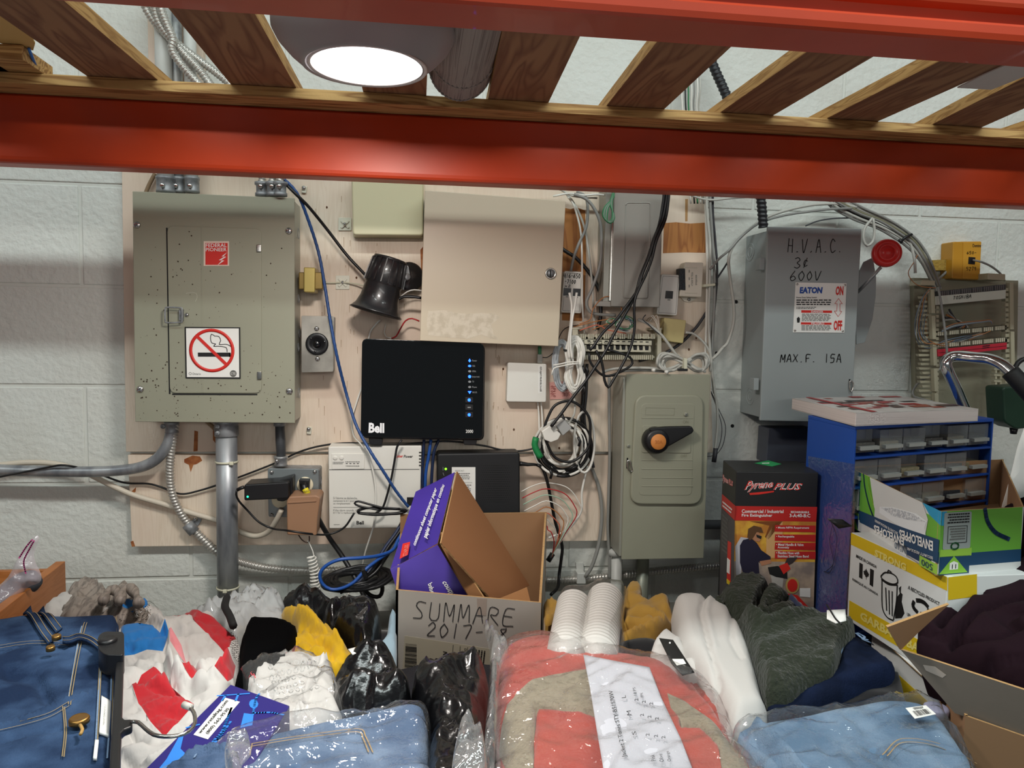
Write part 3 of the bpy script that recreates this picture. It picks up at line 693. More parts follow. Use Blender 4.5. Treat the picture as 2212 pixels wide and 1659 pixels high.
MB().tube(crom([U(656, 1046, .092), U(659, 1058, .10), U(664, 1070, .105)]), lambda t: .0075-.003*t, 12).build('strain_relief', black, pl)
MB().tube([U(659, 1056, .104), U(665, 1068, .107)], .0062, 12).build('tag', mat('yellow_tape', '#E0CF2A', .5), pl)
text('240V', [(654, 1066), (668, 1062), (667, 1057), (653, 1061)], WY(.1125), inkb, pl)
cable('black_cable', [(664, 1068, .107), (672, 1088, .10), (690, 1125, .09), (712, 1163, .08), (738, 1200, .08), (765, 1245, .10), (785, 1285, .13), (805, 1330, .16)], .0052, blackc, 'thick black power cord falling from the yellow-tagged plug', 'cable')
ad = empty('power_adapter', U(575, 1076, .1), 'black power brick with green light plugged into the outlet box', 'adapter')
slab('body', rrect([(527, 1047), (624, 1041), (624, 1077), (527, 1082)], 5), WY(.125), .055, black, ad, bevel=.003)
slab('plug_block', rrect([(596, 1040), (632, 1030), (632, 1072), (612, 1084), (598, 1082)], 4), WY(.105), .036, black, ad, bevel=.003)
MB().lathe(WY(.125).at(535, 1073), (0, -1, 0), [(.002, 0), (.0018, .0008), (.0003, .001)], 10).build('status_light', mat('green_led', '#20E080', .4, emit=('#20F090', 4)), ad)
MB().tube([U(527, 1053, .118), U(520, 1054, .118), U(512, 1058, .118)], .0035, 8, rib=(.004, .25)).build('strain_relief', black, ad)
cable('thin_black_cable', [(512, 1058, .118), (510, 1068, .118), (516, 1082, .11), (535, 1103, .10), (560, 1128, .10), (590, 1142, .10), (620, 1146, .145), (660, 1152, .145), (700, 1155, .11), (725, 1150, .10), (745, 1138, .10), (758, 1120, .10), (765, 1108, .10)], .0021, blackc, 'thin black cord hanging from the black power brick', 'cable')
ww = empty('wall_wart', U(652, 1150, .1), 'tan plastic transformer plugged into lower half of the outlet box', 'adapter')
slab('body', rrect([(619, 1082), (625, 1073), (684, 1070), (692, 1076), (686, 1120), (684, 1157), (620, 1156)], 4), WY(.135), .060, mat('tan_plastic', '#9A7458', .45), ww, bevel=.004, seg=3)
slab('lip', [(622, 1084), (683, 1080), (683, 1084), (622, 1088)], WY(.1365), .0015, mat('tan_plastic', '#9A7458', .45), ww, bevel=.0005)
cable('brown_wire', [(645, 1156, .12), (652, 1166, .12), (662, 1172, .12), (668, 1168, .12), (668, 1158, .12)], .0012, mat('brown_wire', '#4A3024', .5), 'short brown wires under the tan transformer', 'wire')
cable('white_wire', [(665, 1168, .12), (672, 1182, .12), (678, 1200, .12), (670, 1208, .12)], .0012, whitec, 'short white wire under the tan transformer', 'wire')
def coil(name, P, r, rr, m, label, cat='cable', pitch=.007, d=None):
    P = crom(upts(P, d), pitch/12); out = []; L = 0
    for i in range(1, len(P)-1):
        t = (P[i+1]-P[i-1]).normalized(); L += (P[i]-P[i-1]).length; u = t.cross(Vector((0, 1, 0))).normalized(); v = t.cross(u); a = 2*math.pi*L/pitch
        out.append(P[i] + (u*math.cos(a)+v*math.sin(a))*r)
    return tag(MB().tube(out, rr, 6).build(name, m), label, cat)
coil('coiled_cord', [(672, 1200), (679, 1235), (681, 1265), (690, 1296), (720, 1306), (758, 1288)], .0085, .0016, whitec, 'white coiled cord hanging below the tan transformer', d=.12)

cable('wall_pipe', [(1500, 1133, .025), (1560, 1133, .025), (1640, 1132, .025)], .0105, mat('dark_wall_pipe', '#4C4E50', .6), 'dark horizontal pipe on wall right of the tall safety switch', 'pipe', seg=14)
# ================================================================== alarm siren, cabinets, modem
cb = empty('alarm_box', U(838, 513, .04), 'cream plastic alarm cover half hidden by the orange beam', 'box')
slab('cover', rrect([(759, 380), (914, 388), (914, 509), (762, 508)], 8), WY(.062), .036, cream, cb, bevel=.004, seg=3)
slab('back_tray', rrect([(761, 384), (915, 390), (915, 514), (763, 513)], 6), WY(.028), .009, cream, cb, bevel=.001)
gc = empty('alarm_cabinet', U(1060, 744, .06), 'large beige metal cabinet with round lock, slightly tilted, above the modem', 'cabinet')
slab('enclosure', [(921, 414), (1219, 437), (1203, 744), (910, 733)], WY(.102), .083, beige, gc, bevel=.001)
slab('door', [(918, 411), (1222, 434), (1206, 748), (907, 736)], WY(.108), .005, beige, gc, bevel=.0012)
GD = WY(.108); c = GD.at(1189, 591)
lk = MB().lathe(c, GD.n, [(.0115, 0), (.0115, .003), (.0095, .0045), (.0085, .002)], 28).build('lock', steel, gc)
MB().lathe(c, GD.n, [(.0065, .0015), (.0065, .0042), (.001, .0042)], 18).build('key_cylinder', galvd, lk)
slab('keyway', rectq(1187.8, 584, 1190.2, 598), WY(.1127), .0004, blackm, lk)
res_ = [(925, 672), (960, 670), (985, 676), (1010, 678), (1040, 676), (1070, 678), (1080, 686), (1062, 700), (1066, 722), (1078, 733), (1060, 731), (1040, 722), (1010, 732), (960, 728), (925, 724), (921, 700)]
decal('adhesive_residue', res_, GD, mat('residue', '#CDC2AF', .6, var=(60, '#BDB19C', .45, .6), bump=(200, .3)), gc)
# siren horn
hn = empty('siren_horn', U(835, 660, .02), 'black plastic horn siren pointing down left of the beige cabinet', 'siren')
t0 = U(843, 562, .085); t1 = U(812, 674, .090); ax = (t1-t0).normalized(); Ln = (t1-t0).length
blk = mat('dusty_black', '#1F1E20', .35, var=(22, '#4A4442', .58, .75), coat=.3)
MB().lathe(t0, ax, [(.020, -.002), (.031, 0), (.034, .004), (.0385, Ln*.47), (.0375, Ln*.48), (.0365, Ln*.5), (.039, Ln*.75), (.044, Ln*.9), (.051, Ln*.985), (.0535, Ln), (.0525, Ln+.002), (.049, Ln+.001), (.038, Ln*.8), (.02, Ln*.55), (.001, Ln*.5)], 40, cap=False).build('horn', blk, hn)
u = ax.orthogonal().normalized(); v = ax.cross(u)
for k in range(18):
    a = 2*math.pi*k/18; d = u*math.cos(a)+v*math.sin(a); s_ = ax.cross(d)*.0012
    p0 = t0+d*.030; p1 = t0+d*.0365+ax*.002; p2 = t0+d*.0415+ax*Ln*.46; p3 = t0+d*.036+ax*Ln*.46
    MB().prism([p+s_ for p in (p0, p1, p2, p3)], -s_*2).build('rib', blk, hn)
MB().lathe(t0, ax, [(.030, -.003), (.033, -.003), (.034, .003), (.030, .003)], 32, cap=False).build('rim', blk, hn)
c = U(884, 598, .05); MB().lathe(c, (.35, -1, .1), [(.030, -.015), (.030, .006), (.026, .010), (.012, .011), (.010, .014), (.001, .014)], 28).build('mounting_base', blk, hn)
slab('bracket', rrect([(862, 566), (884, 573), (888, 600), (874, 612), (858, 604)], 4), WY(.078), .02, blk, hn, bevel=.002)
MB().lathe(U(879, 598, .083), (.35, -1, .1), [(.007, -.01), (.007, .003), (.005, .004)], 12).build('knob', galv, hn)
cable('black_cable', [(608, 388, .10), (640, 420, .105), (668, 448, .09), (710, 500, .06), (750, 552, .05), (790, 595, .055), (800, 610, .07)], .0032, blackc, 'black cable from under the beam down to the siren horn')
cable('black_cable', [(858, 648, .09), (872, 641, .085), (890, 641, .085), (912, 644, .085)], .003, blackc, 'short black cable from siren horn into the beige cabinet')
cable('thin_white_cable', [(866, 640, .075), (880, 630, .07), (895, 626, .07), (912, 628, .07)], .0013, whitec, 'thin white wire beside the short black siren cable')
cable('red_black_wire', [(906, 694, .06), (890, 688, .06), (876, 693, .055), (864, 712, .05), (856, 726, .045), (846, 731, .04)], .0016, redw, 'short red wire curling out below the siren horn', 'wire')
cable('thin_white_cable', [(822, 690, .03), (808, 705, .03), (797, 728, .03), (785, 820, .02), (770, 870, .025), (760, 905, .035), (764, 940, .05), (780, 960, .085), (797, 985, .09), (808, 1030, .09), (812, 1070, .09), (808, 1130, .09), (790, 1190, .07), (783, 1225, .05), (783, 1240, .04)], .0019, whitec, 'thin cream cable passing behind the modem and across the white power box')
cable('thin_white_cable', [(846, 731, .04), (836, 728, .035), (830, 718, .03), (834, 700, .028)], .0013, whitec, 'thin white wire loop just under the siren horn')
# blue cable
cable('blue_cable', [(600, 375, .10), (640, 415, .10), (664, 470, .085), (688, 545, .07), (702, 620, .083), (713, 690, .09), (728, 770, .09), (748, 850, .06), (770, 920, .085), (800, 975, .11), (828, 1018, .11), (855, 1060, .10), (882, 1095, .09)], .0031, mat('blue_jacket', '#284C86', .45), 'blue network cable running from the beam past the modem', 'cable', rib=(.012, .06))
# modem
mo = empty('modem', U(912, 945, .05), 'glossy black wall-mounted modem with lit blue icons', 'modem')
slab('front', rrect([(782, 731), (1046, 741), (1043, 949), (779, 944)], 13), WY(.092), .006, gloss, mo, bevel=.001)
slab('case', rrect([(786, 735), (1048, 745), (1046, 952), (782, 947)], 13), WY(.086), .045, black, mo, bevel=.003)
MD = WY(.0922)
for x in (811, 1015): slab('foot', rrect([(x-15, 946), (x+16, 947), (x+14, 962), (x-13, 961)], 3), WY(.085), .03, black, mo, bevel=.002)
text('Bell', [(796, 935), (830, 935.5), (830, 914), (797, 913)], MD, mat('modem_logo', '#D8D8D8', .5, emit=('#FFFFFF', .25)), mo, .04, name='logo')
text('2000', [(1006, 935), (1022, 935.5), (1022, 928), (1006, 928)], MD, printw, mo, .01)
led = mat('blue_led', '#1040FF', .4, emit=('#1848FF', 9)); dim = mat('dim_icon', '#8E9296', .5)
for i, (y, on, t) in enumerate(((779, 1, 'Power'), (790.5, 1, 'WAN'), (802, 0, 'HPNA'), (813.5, 1, 'Internet'), (824.5, 0, 'TV'), (836, 0, 'Phone'), (847.5, 1, 'Wi-Fi'))):
    p = [(1014.5+(3.4 if i != 1 else 3.6)*math.cos(a), y+(3.4 if i in (3, 0) else 2.4)*math.sin(a)) for a in [k*.785 for k in range(8)]]
    if i == 6: p = [(1010.5, y-2.5), (1018.5, y-2.5), (1014.5, y+3.5)]
    if i == 0: p = [(1014.5, y-4.5), (1017.5, y+.5), (1014.5, y+3.6), (1011.5, y+.5)]
    decal('icon', p, MD, led if on else dim, mo)
    text(t, [(1020, y+2), (1020+2.0*len(t), y+2), (1020+2.0*len(t), y-2), (1020, y-2)], MD, dim, mo)
for y, g in ((864, 1), (880, 0), (896, 1)):
    slab('button', rrect([(1005, y-6), (1022, y-5.5), (1022, y+6), (1005, y+5.5)], 2), WY(.0932), .0018, black, mo, bevel=.0004)
    decal('icon', [(1013.5+3.4*math.cos(a), y+3.4*math.sin(a)) for a in [k*.785 for k in range(8)]] if g else rectq(1010, y-1.2, 1017, y+1.2), WY(.0933), led if g else dim, mo)
for x, yy in ((985, 958), (989, 958)): pass
for i, (pts, r, m, l) in enumerate((([(916, 950), (914, 985), (912, 1020), (914, 1060)], .0032, mat('navy_cable', '#142446', .45), 'dark navy cable between power box and black battery box'),
        ([(931, 950), (926, 985), (920, 1020), (918, 1060)], .0034, bluec, 'bright blue network cable dropping from the modem'),
        ([(948, 950), (938, 975), (934, 1010), (932, 1050)], .0032, mat('navy_cable', '#142446', .45), 'dark blue cable right of the bright blue one under modem'),
        ([(868, 950), (858, 965), (854, 985), (846, 1030), (836, 1070), (826, 1098), (812, 1108)], .0023, blackc, 'thin black cord from modem to its own tied coil'))):
    cable('network_cable' if i < 3 else 'thin_black_cable', pts, r, m, l, d=.10 if i == 3 else .07)
# power box
up = empty('power_box', U(810, 1140, .04), 'white backup power box with buttons mounted under the modem', 'power supply')
slab('cover', rrect([(709, 965), (911, 963), (906, 1140), (711, 1142)], 3), WY(.078), .057, white, up, bevel=.003)
UB = WY(.078)
slab('seam', [(711, 1014), (906, 1013), (906, 1014.5), (711, 1015.5)], WY(.0784), .001, printg, up)
slab('control_panel', rrect([(716, 980), (788, 980), (787, 1013), (717, 1014)], 2), WY(.080), .002, white, up, bevel=.0006)
UC = WY(.080)
for x in (724, 738): MB().lathe(UC.at(x, 989), UC.n, [(.0045, 0), (.0045, .001), (.0038, .0016), (.001, .0016)], 18).build('button', white, up)
for i, x in enumerate((749, 757, 765, 773)): decal('indicator', rectq(x-2.2, 1000.5, x+2.2, 1002), UC, inkb, up)
lines([(719, 1003), (743, 1003), (743, 997), (719, 997)], 2, UC, printg, up); lines([(746, 999), (778, 999), (778, 996), (746, 996)], 1, UC, printg, up)
lines([(747, 1008), (777, 1008), (777, 1005), (747, 1005)], 1, UC, printg, up)
text('Cyber', [(853, 990), (871, 990), (871, 982), (853, 982)], UB, printr, up, .02, shear=.2); text('Power', [(872, 989), (892, 989), (892, 982.5), (872, 982.5)], UB, inkb, up, .02, shear=.2)
text('Si l\'alarme se déclenche,', [(720, 1079), (772, 1079), (772, 1073), (720, 1073)], UB, printg, up)
text('composez le 611 pour', [(720, 1085), (766, 1085), (766, 1079.5), (720, 1079.5)], UB, printg, up)
text('un remplacement.', [(720, 1090.5), (757, 1090.5), (757, 1085.5), (720, 1085.5)], UB, printg, up)
decal('rule', rectq(720, 1095.5, 800, 1096.3), UB, printg, up)
text('If the alarm sounds, dial', [(720, 1105), (775, 1105), (775, 1100), (720, 1100)], UB, printg, up)
text('611 for a replacement.', [(720, 1110.5), (770, 1110.5), (770, 1105.5), (720, 1105.5)], UB, printg, up)
lines([(721, 1134), (734, 1134), (734, 1132), (721, 1132)], 1, UB, printg, up)
text('Bell', [(770, 1133), (786, 1133), (786, 1125), (770, 1125)], UB, inkb, up, .03, name='logo')
for k in range(5): slab('vent', rectq(905, 976+k*7, 911, 979+k*7), WY(.0786), .001, mat('vent_dark', '#34342F', .7), up)
slab('port_label', rectq(879, 1074, 899, 1092), UB, .0004, inkb, up, off=.0006)
# tied black coils
def hank(name, c, rx, ry, n, r, m, label, d=.12, tilt=0, jit=3, cat='cable', group=None, fig8=False, seedv=1):
    rnd = random.Random(seedv); pts = []
    for k in range(n*10):
        a = 2*math.pi*k/10; q = 1+rnd.uniform(-.12, .12); x = rx*math.cos(a)*q; y = ry*math.sin(a)*q if not fig8 else ry*math.sin(2*a)*q
        t = math.radians(tilt); pts.append((c[0]+x*math.cos(t)-y*math.sin(t)+rnd.uniform(-jit, jit)*.4, c[1]+x*math.sin(t)+y*math.cos(t)+rnd.uniform(-jit, jit)*.4, d + .004*math.sin(k*.37)+rnd.uniform(-.003, .003)))
    return cable(name, pts, r, m, label, cat, group=group, seg=6, step=.008)
hank('cable_coil', (820, 1104), 52, 7, 4, .0023, blackc, 'black cord tied into a flat coil in front of the white power box', .125, 0)
cable('cable_loop', [(830, 1098, .13), (800, 1090, .13), (774, 1083, .13), (766, 1087, .13), (775, 1093, .13), (800, 1098, .13), (822, 1102, .13)], .0022, blackc, 'single black cord loop above the flat coil on the white power box')
# battery box
bb = empty('battery_box', U(1040, 1090, .03), 'black box with white notice and green light right of the power box', 'router')
slab('case', rrect([(944, 980), (1123, 977), (1124, 1200), (944, 1200)], 7), WY(.072), .051, mat('soft_black', '#17181B', .55), bb, bevel=.004, seg=3)
BB = WY(.072)
decal('notice', [(976, 1009), (1027, 1009), (1027, 1100), (976, 1100)], BB, paper, bb)
text('IMPORTANT :', [(983, 1019), (1004, 1019), (1004, 1015), (983, 1015)], BB, printg, bb)
lines([(983, 1036), (1016, 1036), (1016, 1021), (983, 1021)], 4, BB, printg, bb); decal('rule', rectq(983, 1042, 1020, 1042.6), BB, printg, bb, .0008)
lines([(983, 1066), (1018, 1066), (1018, 1046), (983, 1046)], 5, BB, printg, bb, seedv=4)
MB().lathe(BB.at(963, 1013), BB.n, [(.0024, 0), (.002, .001), (.0003, .0012)], 10).build('status_light', mat('green_led2', '#60F020', .4, emit=('#70FF20', 4)), bb)
strokes([[(957, 1009), (957, 1016)], [(957, 1021), (959, 1027)]], BB, dim, bb, .0008, 'mark')
mb = MB()
for i in range(15):
    for j in range(17):
        x = 1040+i*4.2+(2.1 if j % 2 else 0); y = 1006+j*4.9; f = 1.1 - abs(i-8)*.06
        p = BB.at(x, y, .0003); mb.add([p + Vector((math.cos(a)*.0011*f, 0, math.sin(a)*.0011*f)) for a in [k*1.05 for k in range(6)]], [tuple(range(6))], False)
tag(mb.build('vent_hole', mat('hole_black', '#050506', .9), bb), kind='stuff')
MB().tube(crom(upts([(1122, 1002), (1140, 1003), (1160, 1004)], .06)), lambda t: .0052-.0025*t, 12, rib=(.005, .12)).build('plug', black, bb)
cable('black_cable', [(1160, 1004, .06), (1172, 1012, .06), (1182, 1040, .06), (1190, 1080, .055), (1200, 1130, .05), (1214, 1178, .05), (1212, 1210, .05), (1208, 1240, .05), (1205, 1268, .07), (1190, 1285, .09)], .0036, blackc, 'black cord hanging from the black battery box past the plug')
# fibre box, note
fb = empty('fibre_box', U(1138, 868, .03), 'small white square fibre box with side label under the beige cabinet', 'box')
slab('cover', rrect([(1097, 783), (1181, 786), (1180, 869), (1094, 868)], 4), WY(.045), .026, white, fb, bevel=.002)
decal('barcode_label', [(1163, 789), (1173, 789), (1172, 849), (1162, 849)], WY(.045), paper, fb)
text('05F1AJ607198-0018LCA-A00', [(1165, 792), (1165, 846), (1170, 846), (1170, 792)], WY(.045), inkb, fb, .01, off=.001)
slab('green_connector', [(1163, 748), (1170, 748), (1170, 766), (1163, 766)], WY(.04), .008, greenw, fb, bevel=.001)
slab('grey_connector', [(1161, 765), (1172, 765), (1172, 784), (1161, 784)], WY(.04), .009, lgreyc, fb, bevel=.001)
cable('thin_black_cable', [(1172, 772, .04), (1182, 772, .04), (1192, 765, .04), (1200, 755, .04), (1212, 735, .04)], .0009, blackc, 'hair-thin black fibre from the white box connector')
for x in (1161, 1168): cable('thin_white_cable', [(x+.5, 868, .03), (x+3, 895, .03), (x+4, 930, .045), (x+8, 960, .06)], .0019, whitec, 'short white cable, %s of the pair leaving the fibre box' % ('left' if x == 1161 else 'right'))
nt_ = slab('pink_note', [(1186, 826), (1238, 822), (1234, 861), (1188, 863)], WY(.0215), .0004, mat('pink_paper', '#DFA59C', .7)); tag(nt_, 'pink paper note with red handwriting taped behind the cable hanks', 'note')
ink('96896', [(1190, 858), (1190, 832), (1200, 832), (1200, 858)], WY(.0215), redw, nt_, .0007); ink('7835', [(1214, 856), (1231, 855), (1231, 848), (1214, 849)], WY(.0215), redw, nt_, .0007)
ink('2281', [(1212, 845), (1232, 844), (1232, 838), (1212, 839)], WY(.0215), redw, nt_, .0006)
# cable mounts and screws on the board
trans = mat('clear_nylon', '#DAD9C8', .3)
for x, y, w_, l in ((745, 484, 14, 'upper'), (740, 610, 15, 'lower')):
    e = empty('cable_mount', WB.at(x, y+w_), '%s clear square cable mount left of the cream and beige boxes' % l, 'cable mount')
    slab('pad', rrect([(x-w_, y-w_), (x+w_, y-w_), (x+w_, y+w_), (x-w_, y+w_)], 2), WY(.0215), .002, trans, e, bevel=.0005)
    for k in range(4):
        a = math.pi/4+k*math.pi/2; cx, cy = x+w_*.5*math.cos(a), y+w_*.5*math.sin(a); 
        slab('arm', [(x-2, y-2), (x+2, y+2), (x+w_*.8*math.cos(a)+1.5, y+w_*.8*math.sin(a)+1.5), (x+w_*.8*math.cos(a)-1.5, y+w_*.8*math.sin(a)-1.5)] if k % 2 else [(x+2, y-2), (x-2, y+2), (x+w_*.8*math.cos(a)-1.5, y+w_*.8*math.sin(a)+1.5), (x+w_*.8*math.cos(a)+1.5, y+w_*.8*math.sin(a)-1.5)], WY(.024), .003, trans, e, bevel=.0004)
    screw(x, y, WY(.0245), e, .0035)
for x, y, l in ((656, 408, 'cable clip with screw, right of breaker panel under the beam'), (667, 929, 'cable clip with screw, below the twist-lock outlet')):
    e = empty('cable_clip', WB.at(x, y), 'small white ' + l, 'clip'); slab('clip', rrect([(x-3, y-8), (x+7, y-6), (x+5, y+9), (x-5, y+8)], 2), WY(.024), .005, trans, e, bevel=.0008); screw(x, y-2, WY(.0245), e, .0045)
cable('zip_strap', [(700, 611, .0225), (724, 611, .024), (740, 610, .026), (768, 613, .03), (790, 618, .04)], .0016, ziptie, 'clear nylon strap through the lower square cable mount', 'cable tie')
# ================================================================== phone jacks and small boxes
def jackbox(q, d, label, holes, num=None):
    e = empty('phone_jack', WY(.02).at(*q[2]), label, 'wall jack')
    slab('housing', rrect(q, 4), WY(d), d-.0195, white, e, bevel=.002)
    (x0, y0), (x1, y1), (x2, y2), (x3, y3) = q; f = lambda u, v: (x0*(1-u)*(1-v)+x1*u*(1-v)+x2*u*v+x3*(1-u)*v, y0*(1-u)*(1-v)+y1*u*(1-v)+y2*u*v+y3*(1-u)*v)
    rim = [f(.09, .05), f(.91, .05), f(.91, .95), f(.09, .95), f(.09, .05)]
    strokes([rim], WY(d), printg, e, .0006, 'rim', .0004, False)
    for (u, v, w_, h) in holes:
        slab('socket', [f(u-w_, v-h), f(u+w_, v-h), f(u+w_, v+h), f(u-w_, v+h)], WY(d+.0008), .002, black, e, bevel=.0004)
        slab('slot', [f(u-w_*.3, v+h*1.25), f(u+w_*.4, v+h*1.25), f(u+w_*.4, v+h*1.4), f(u-w_*.3, v+h*1.4)], WY(d+.0006), .001, inkb, e)
    return e
J = WY(.045)
jl = jackbox([(1219, 585), (1260, 587), (1256, 677), (1211, 675)], .045, 'white double phone jack with handwritten number beside the beige cabinet', [(.24, .5, .19, .09), (.72, .5, .19, .09)])
ink('416-650', [(1217, 600), (1254, 601), (1255, 592), (1218, 591)], J, inkb, jl, .0012); ink('-7100', [(1219, 612), (1244, 613), (1245, 605), (1220, 604)], J, inkb, jl, .0012); ink('x2', [(1220, 620), (1234, 620), (1234, 615), (1220, 615)], J, inkb, jl, .001)
jr = jackbox([(1429, 592), (1469, 594), (1463, 682), (1418, 679)], .045, 'blank white single phone jack right of the small steel cabinet', [(.52, .5, .19, .095)])
ft = empty('line_filter', U(1497, 645, .02), 'beige line filter with black terminal block, upside right of board', 'filter')
slab('housing', rrect([(1480, 566), (1520, 567), (1516, 642), (1468, 640)], 3), WY(.048), .028, offw, ft, bevel=.002)
slab('flange', rrect([(1470, 640), (1506, 643), (1496, 650), (1487, 653), (1477, 650)], 3), WY(.024), .004, offw, ft, bevel=.0006); screw(1488, 647, WY(.024), ft, .004)
slab('terminal_block', [(1467, 580), (1480, 580), (1481, 627), (1469, 626)], WY(.050), .02, mat('terminal_black', '#20262C', .5, bump=(300, .8)), ft, bevel=.001)
text('VDSL2 & ADSL2+', [(1493, 588), (1493, 618), (1497, 618), (1497, 588)], WY(.048), printg, ft); text('excelsus', [(1502, 594), (1502, 616), (1507, 616), (1507, 594)], WY(.048), printg, ft)
for y in (586, 602, 618): lines([(1487, y-3), (1487, y+3), (1490, y+3), (1490, y-3)], 1, WY(.048), printg, ft)
for y in (576, 631): slab('ridge', [(1480, y), (1506, y+1), (1506, y+3), (1480, y+2)], WY(.0495), .0015, offw, ft, bevel=.0004)
bj = empty('small_junction', U(1456, 742, .02), 'small pale yellow square phone terminal cover above the wire coil', 'box')
slab('cover', rrect([(1435, 686), (1483, 692), (1476, 742), (1432, 736)], 3), WY(.048), .028, mat('pale_yellow', '#C7B880', .45), bj, bevel=.002)
# ------------------------------------------------------------------ small steel cabinet, NE-116C
nc = empty('steel_cabinet', U(1374, 664, .05), 'narrow pressed-steel cabinet with raised lettering, upper right of board', 'cabinet')
slab('body', [(1310, 400), (1432, 405), (1426, 660), (1302, 656)], WY(.080), .060, mat('cabinet_zinc', '#9C9B92', .38, .5), nc, bevel=.001)
slab('cover', [(1328, 400), (1432, 405), (1425, 664), (1320, 662)], WY(.092), .012, mat('cabinet_enamel', '#9E9A92', .4, .25, var=(3, '#97948C', .4, .7)), nc, bevel=.0015)
NCP = WY(.092)
fr_ = rrect([(1352, 438), (1405, 438), (1400, 645), (1346, 644)], 6); fr_.append(fr_[0])
mb = MB(); mb.tube([NCP.at(x, y) for x, y in fr_], .0014, 6); mb.build('raised_frame', MATS['cabinet_enamel'], nc)
slab('flange', [(1286, 650), (1345, 652), (1345, 664), (1284, 661)], WY(.085), .003, MATS['cabinet_enamel'], nc, bevel=.0008)
text('NE-116C', [(1385, 522), (1383, 562), (1394, 562), (1396, 522)], NCP, MATS['cabinet_enamel'], nc, .03, off=.0016, name='raised_lettering')
slab('rail', [(1322, 480), (1326, 480), (1320, 650), (1316, 650)], WY(.088), .006, steel, nc, bevel=.0006)
gw = empty('green_cable_hank', U(1320, 460, .09), 'small hank of green and grey cable at top of the narrow steel cabinet', 'cable')
for i in range(5):
    P = [(1318+i*2, 400, .10), (1326-i, 425+i*2, .105), (1306+i*2, 448, .108), (1303+i*2, 468+i*2, .108), (1318, 482-i, .108), (1327-i, 470, .108), (1318+i, 440, .107), (1324, 418, .105)]
    cable('strand', P, .0018, greenw if i % 2 == 0 else greyc, parent=gw)
# ------------------------------------------------------------------ jack strip block
kb = empty('phone_block', U(1330, 775, .02), 'cream phone jack block with a row of sockets below the narrow cabinet', 'phone block')
ivory = mat('ivory_block', '#CFCAB4', .45)
slab('bracket', rectq(1237, 712, 1249, 775), WY(.055), .035, ivory, kb, bevel=.001); slab('bracket', rectq(1420, 712, 1429, 782), WY(.055), .035, ivory, kb, bevel=.001)
slab('arm', rectq(1236, 707, 1262, 712), WY(.055), .035, ivory, kb, bevel=.001); slab('arm', rectq(1405, 708, 1430, 713), WY(.055), .035, ivory, kb, bevel=.001)
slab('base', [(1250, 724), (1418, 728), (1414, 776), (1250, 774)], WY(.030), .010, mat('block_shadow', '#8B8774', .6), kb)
slab('top_rail', [(1246, 722), (1416, 728), (1415, 732), (1246, 727)], WY(.062), .03, ivory, kb, bevel=.0006)
for k in range(38):
    x = 1254+k*4.25
    if k % 4 == 3: continue
    slab('terminal', [(x, 721), (x+2.6, 721), (x+2.9, 732), (x+.3, 732)], WY(.067), .008, ivory, kb)
for k in range(36):
    x = 1254+k*4.4; slab('terminal', [(x, 767), (x+2.6, 767), (x+2.6, 777), (x, 777)], WY(.060), .008, ivory, kb)
slab('bottom_rail', [(1250, 767), (1414, 769), (1414, 774), (1250, 773)], WY(.055), .03, ivory, kb, bevel=.0006)
slab('number_strip', [(1250, 733), (1408, 736), (1408, 746), (1250, 743)], WY(.068), .03, ivory, kb, bevel=.0006)
for k in range(12):
    x = 1256+k*12.6; y = 735+k*.25
    slab('slot', rectq(x, y, x+6.5, y+2), WY(.0685), .001, inkb, kb)
    slab('socket', [(x-1, y+11), (x+7, y+11), (x+6, y+19), (x, y+19)], WY(.066), .012, inkb, kb)
    slab('divider', [(x+7.5, y+10), (x+10.5, y+10), (x+12, y+20), (x+6.5, y+20)], WY(.068), .012, ivory, kb)
ink('123456', [(1256, 744), (1328, 745), (1328, 739), (1256, 738)], WY(.0685), inkb, kb, .0007)
slab('sill', [(1248, 754), (1406, 757), (1406, 761), (1248, 759)], WY(.068), .03, ivory, kb, bevel=.0006)
# ------------------------------------------------------------------ 30 A safety switch
dsw = empty('safety_switch', U(1430, 1205, .05), 'tall grey-green safety switch with black lever and orange 30A button', 'electrical switch')
SD = WY(.102)
slab('body', [(1346, 815), (1529, 815), (1515, 1199), (1337, 1202)], WY(.097), .097, mat('switch_side', '#A5A59A', .4, .35), dsw, bevel=.0015)
slab('cover', [(1353, 808), (1535, 809), (1520, 1206), (1343, 1209)], SD, .006, greyp, dsw, bevel=.0012)
o_ = rrect([(1373, 853), (1521, 853), (1517, 1091), (1361, 1090)], 26); i_ = rrect([(1386, 872), (1501, 872), (1494, 1070), (1380, 1070)], 10)
slab('raised_rim', o_, WY(.109), .008, greyp, dsw, bevel=.0045, seg=4)
slab('inner_plate', i_, WY(.1098), .0015, greyp, dsw, bevel=.001)
SI = WY(.1098)
for y in (902, 993, 1012, 1031, 1049): slab('rib', [(1386, y), (1497, y+.5), (1497, y+2.5), (1386, y+2)], WY(.1106), .0012, greyp, dsw, bevel=.0004)
slab('handle_plate', rrect([(1388, 919), (1494, 920), (1492, 979), (1386, 978)], 5), WY(.1118), .0025, greyp, dsw, bevel=.0008)
nr = [(1395, 881), (1457, 882), (1456, 897), (1394, 896)]; nr.append(nr[0]); strokes([nr], SI, mat('groove', '#84846F', .5), dsw, .0006, 'name_frame', .0004, False)
text('ON', [(1475, 915), (1487, 915), (1487, 908), (1475, 908)], SI, mat('groove', '#84846F', .5), dsw); text('OFF', [(1470, 988), (1484, 988), (1484, 982), (1470, 982)], SI, mat('groove', '#84846F', .5), dsw)
screw(1401, 929, WY(.112), dsw, .0045, greyp); screw(1481, 895, SI, dsw, .005, greyp)
h = empty('x', (0, 0, 0)); bpy.data.objects.remove(h)
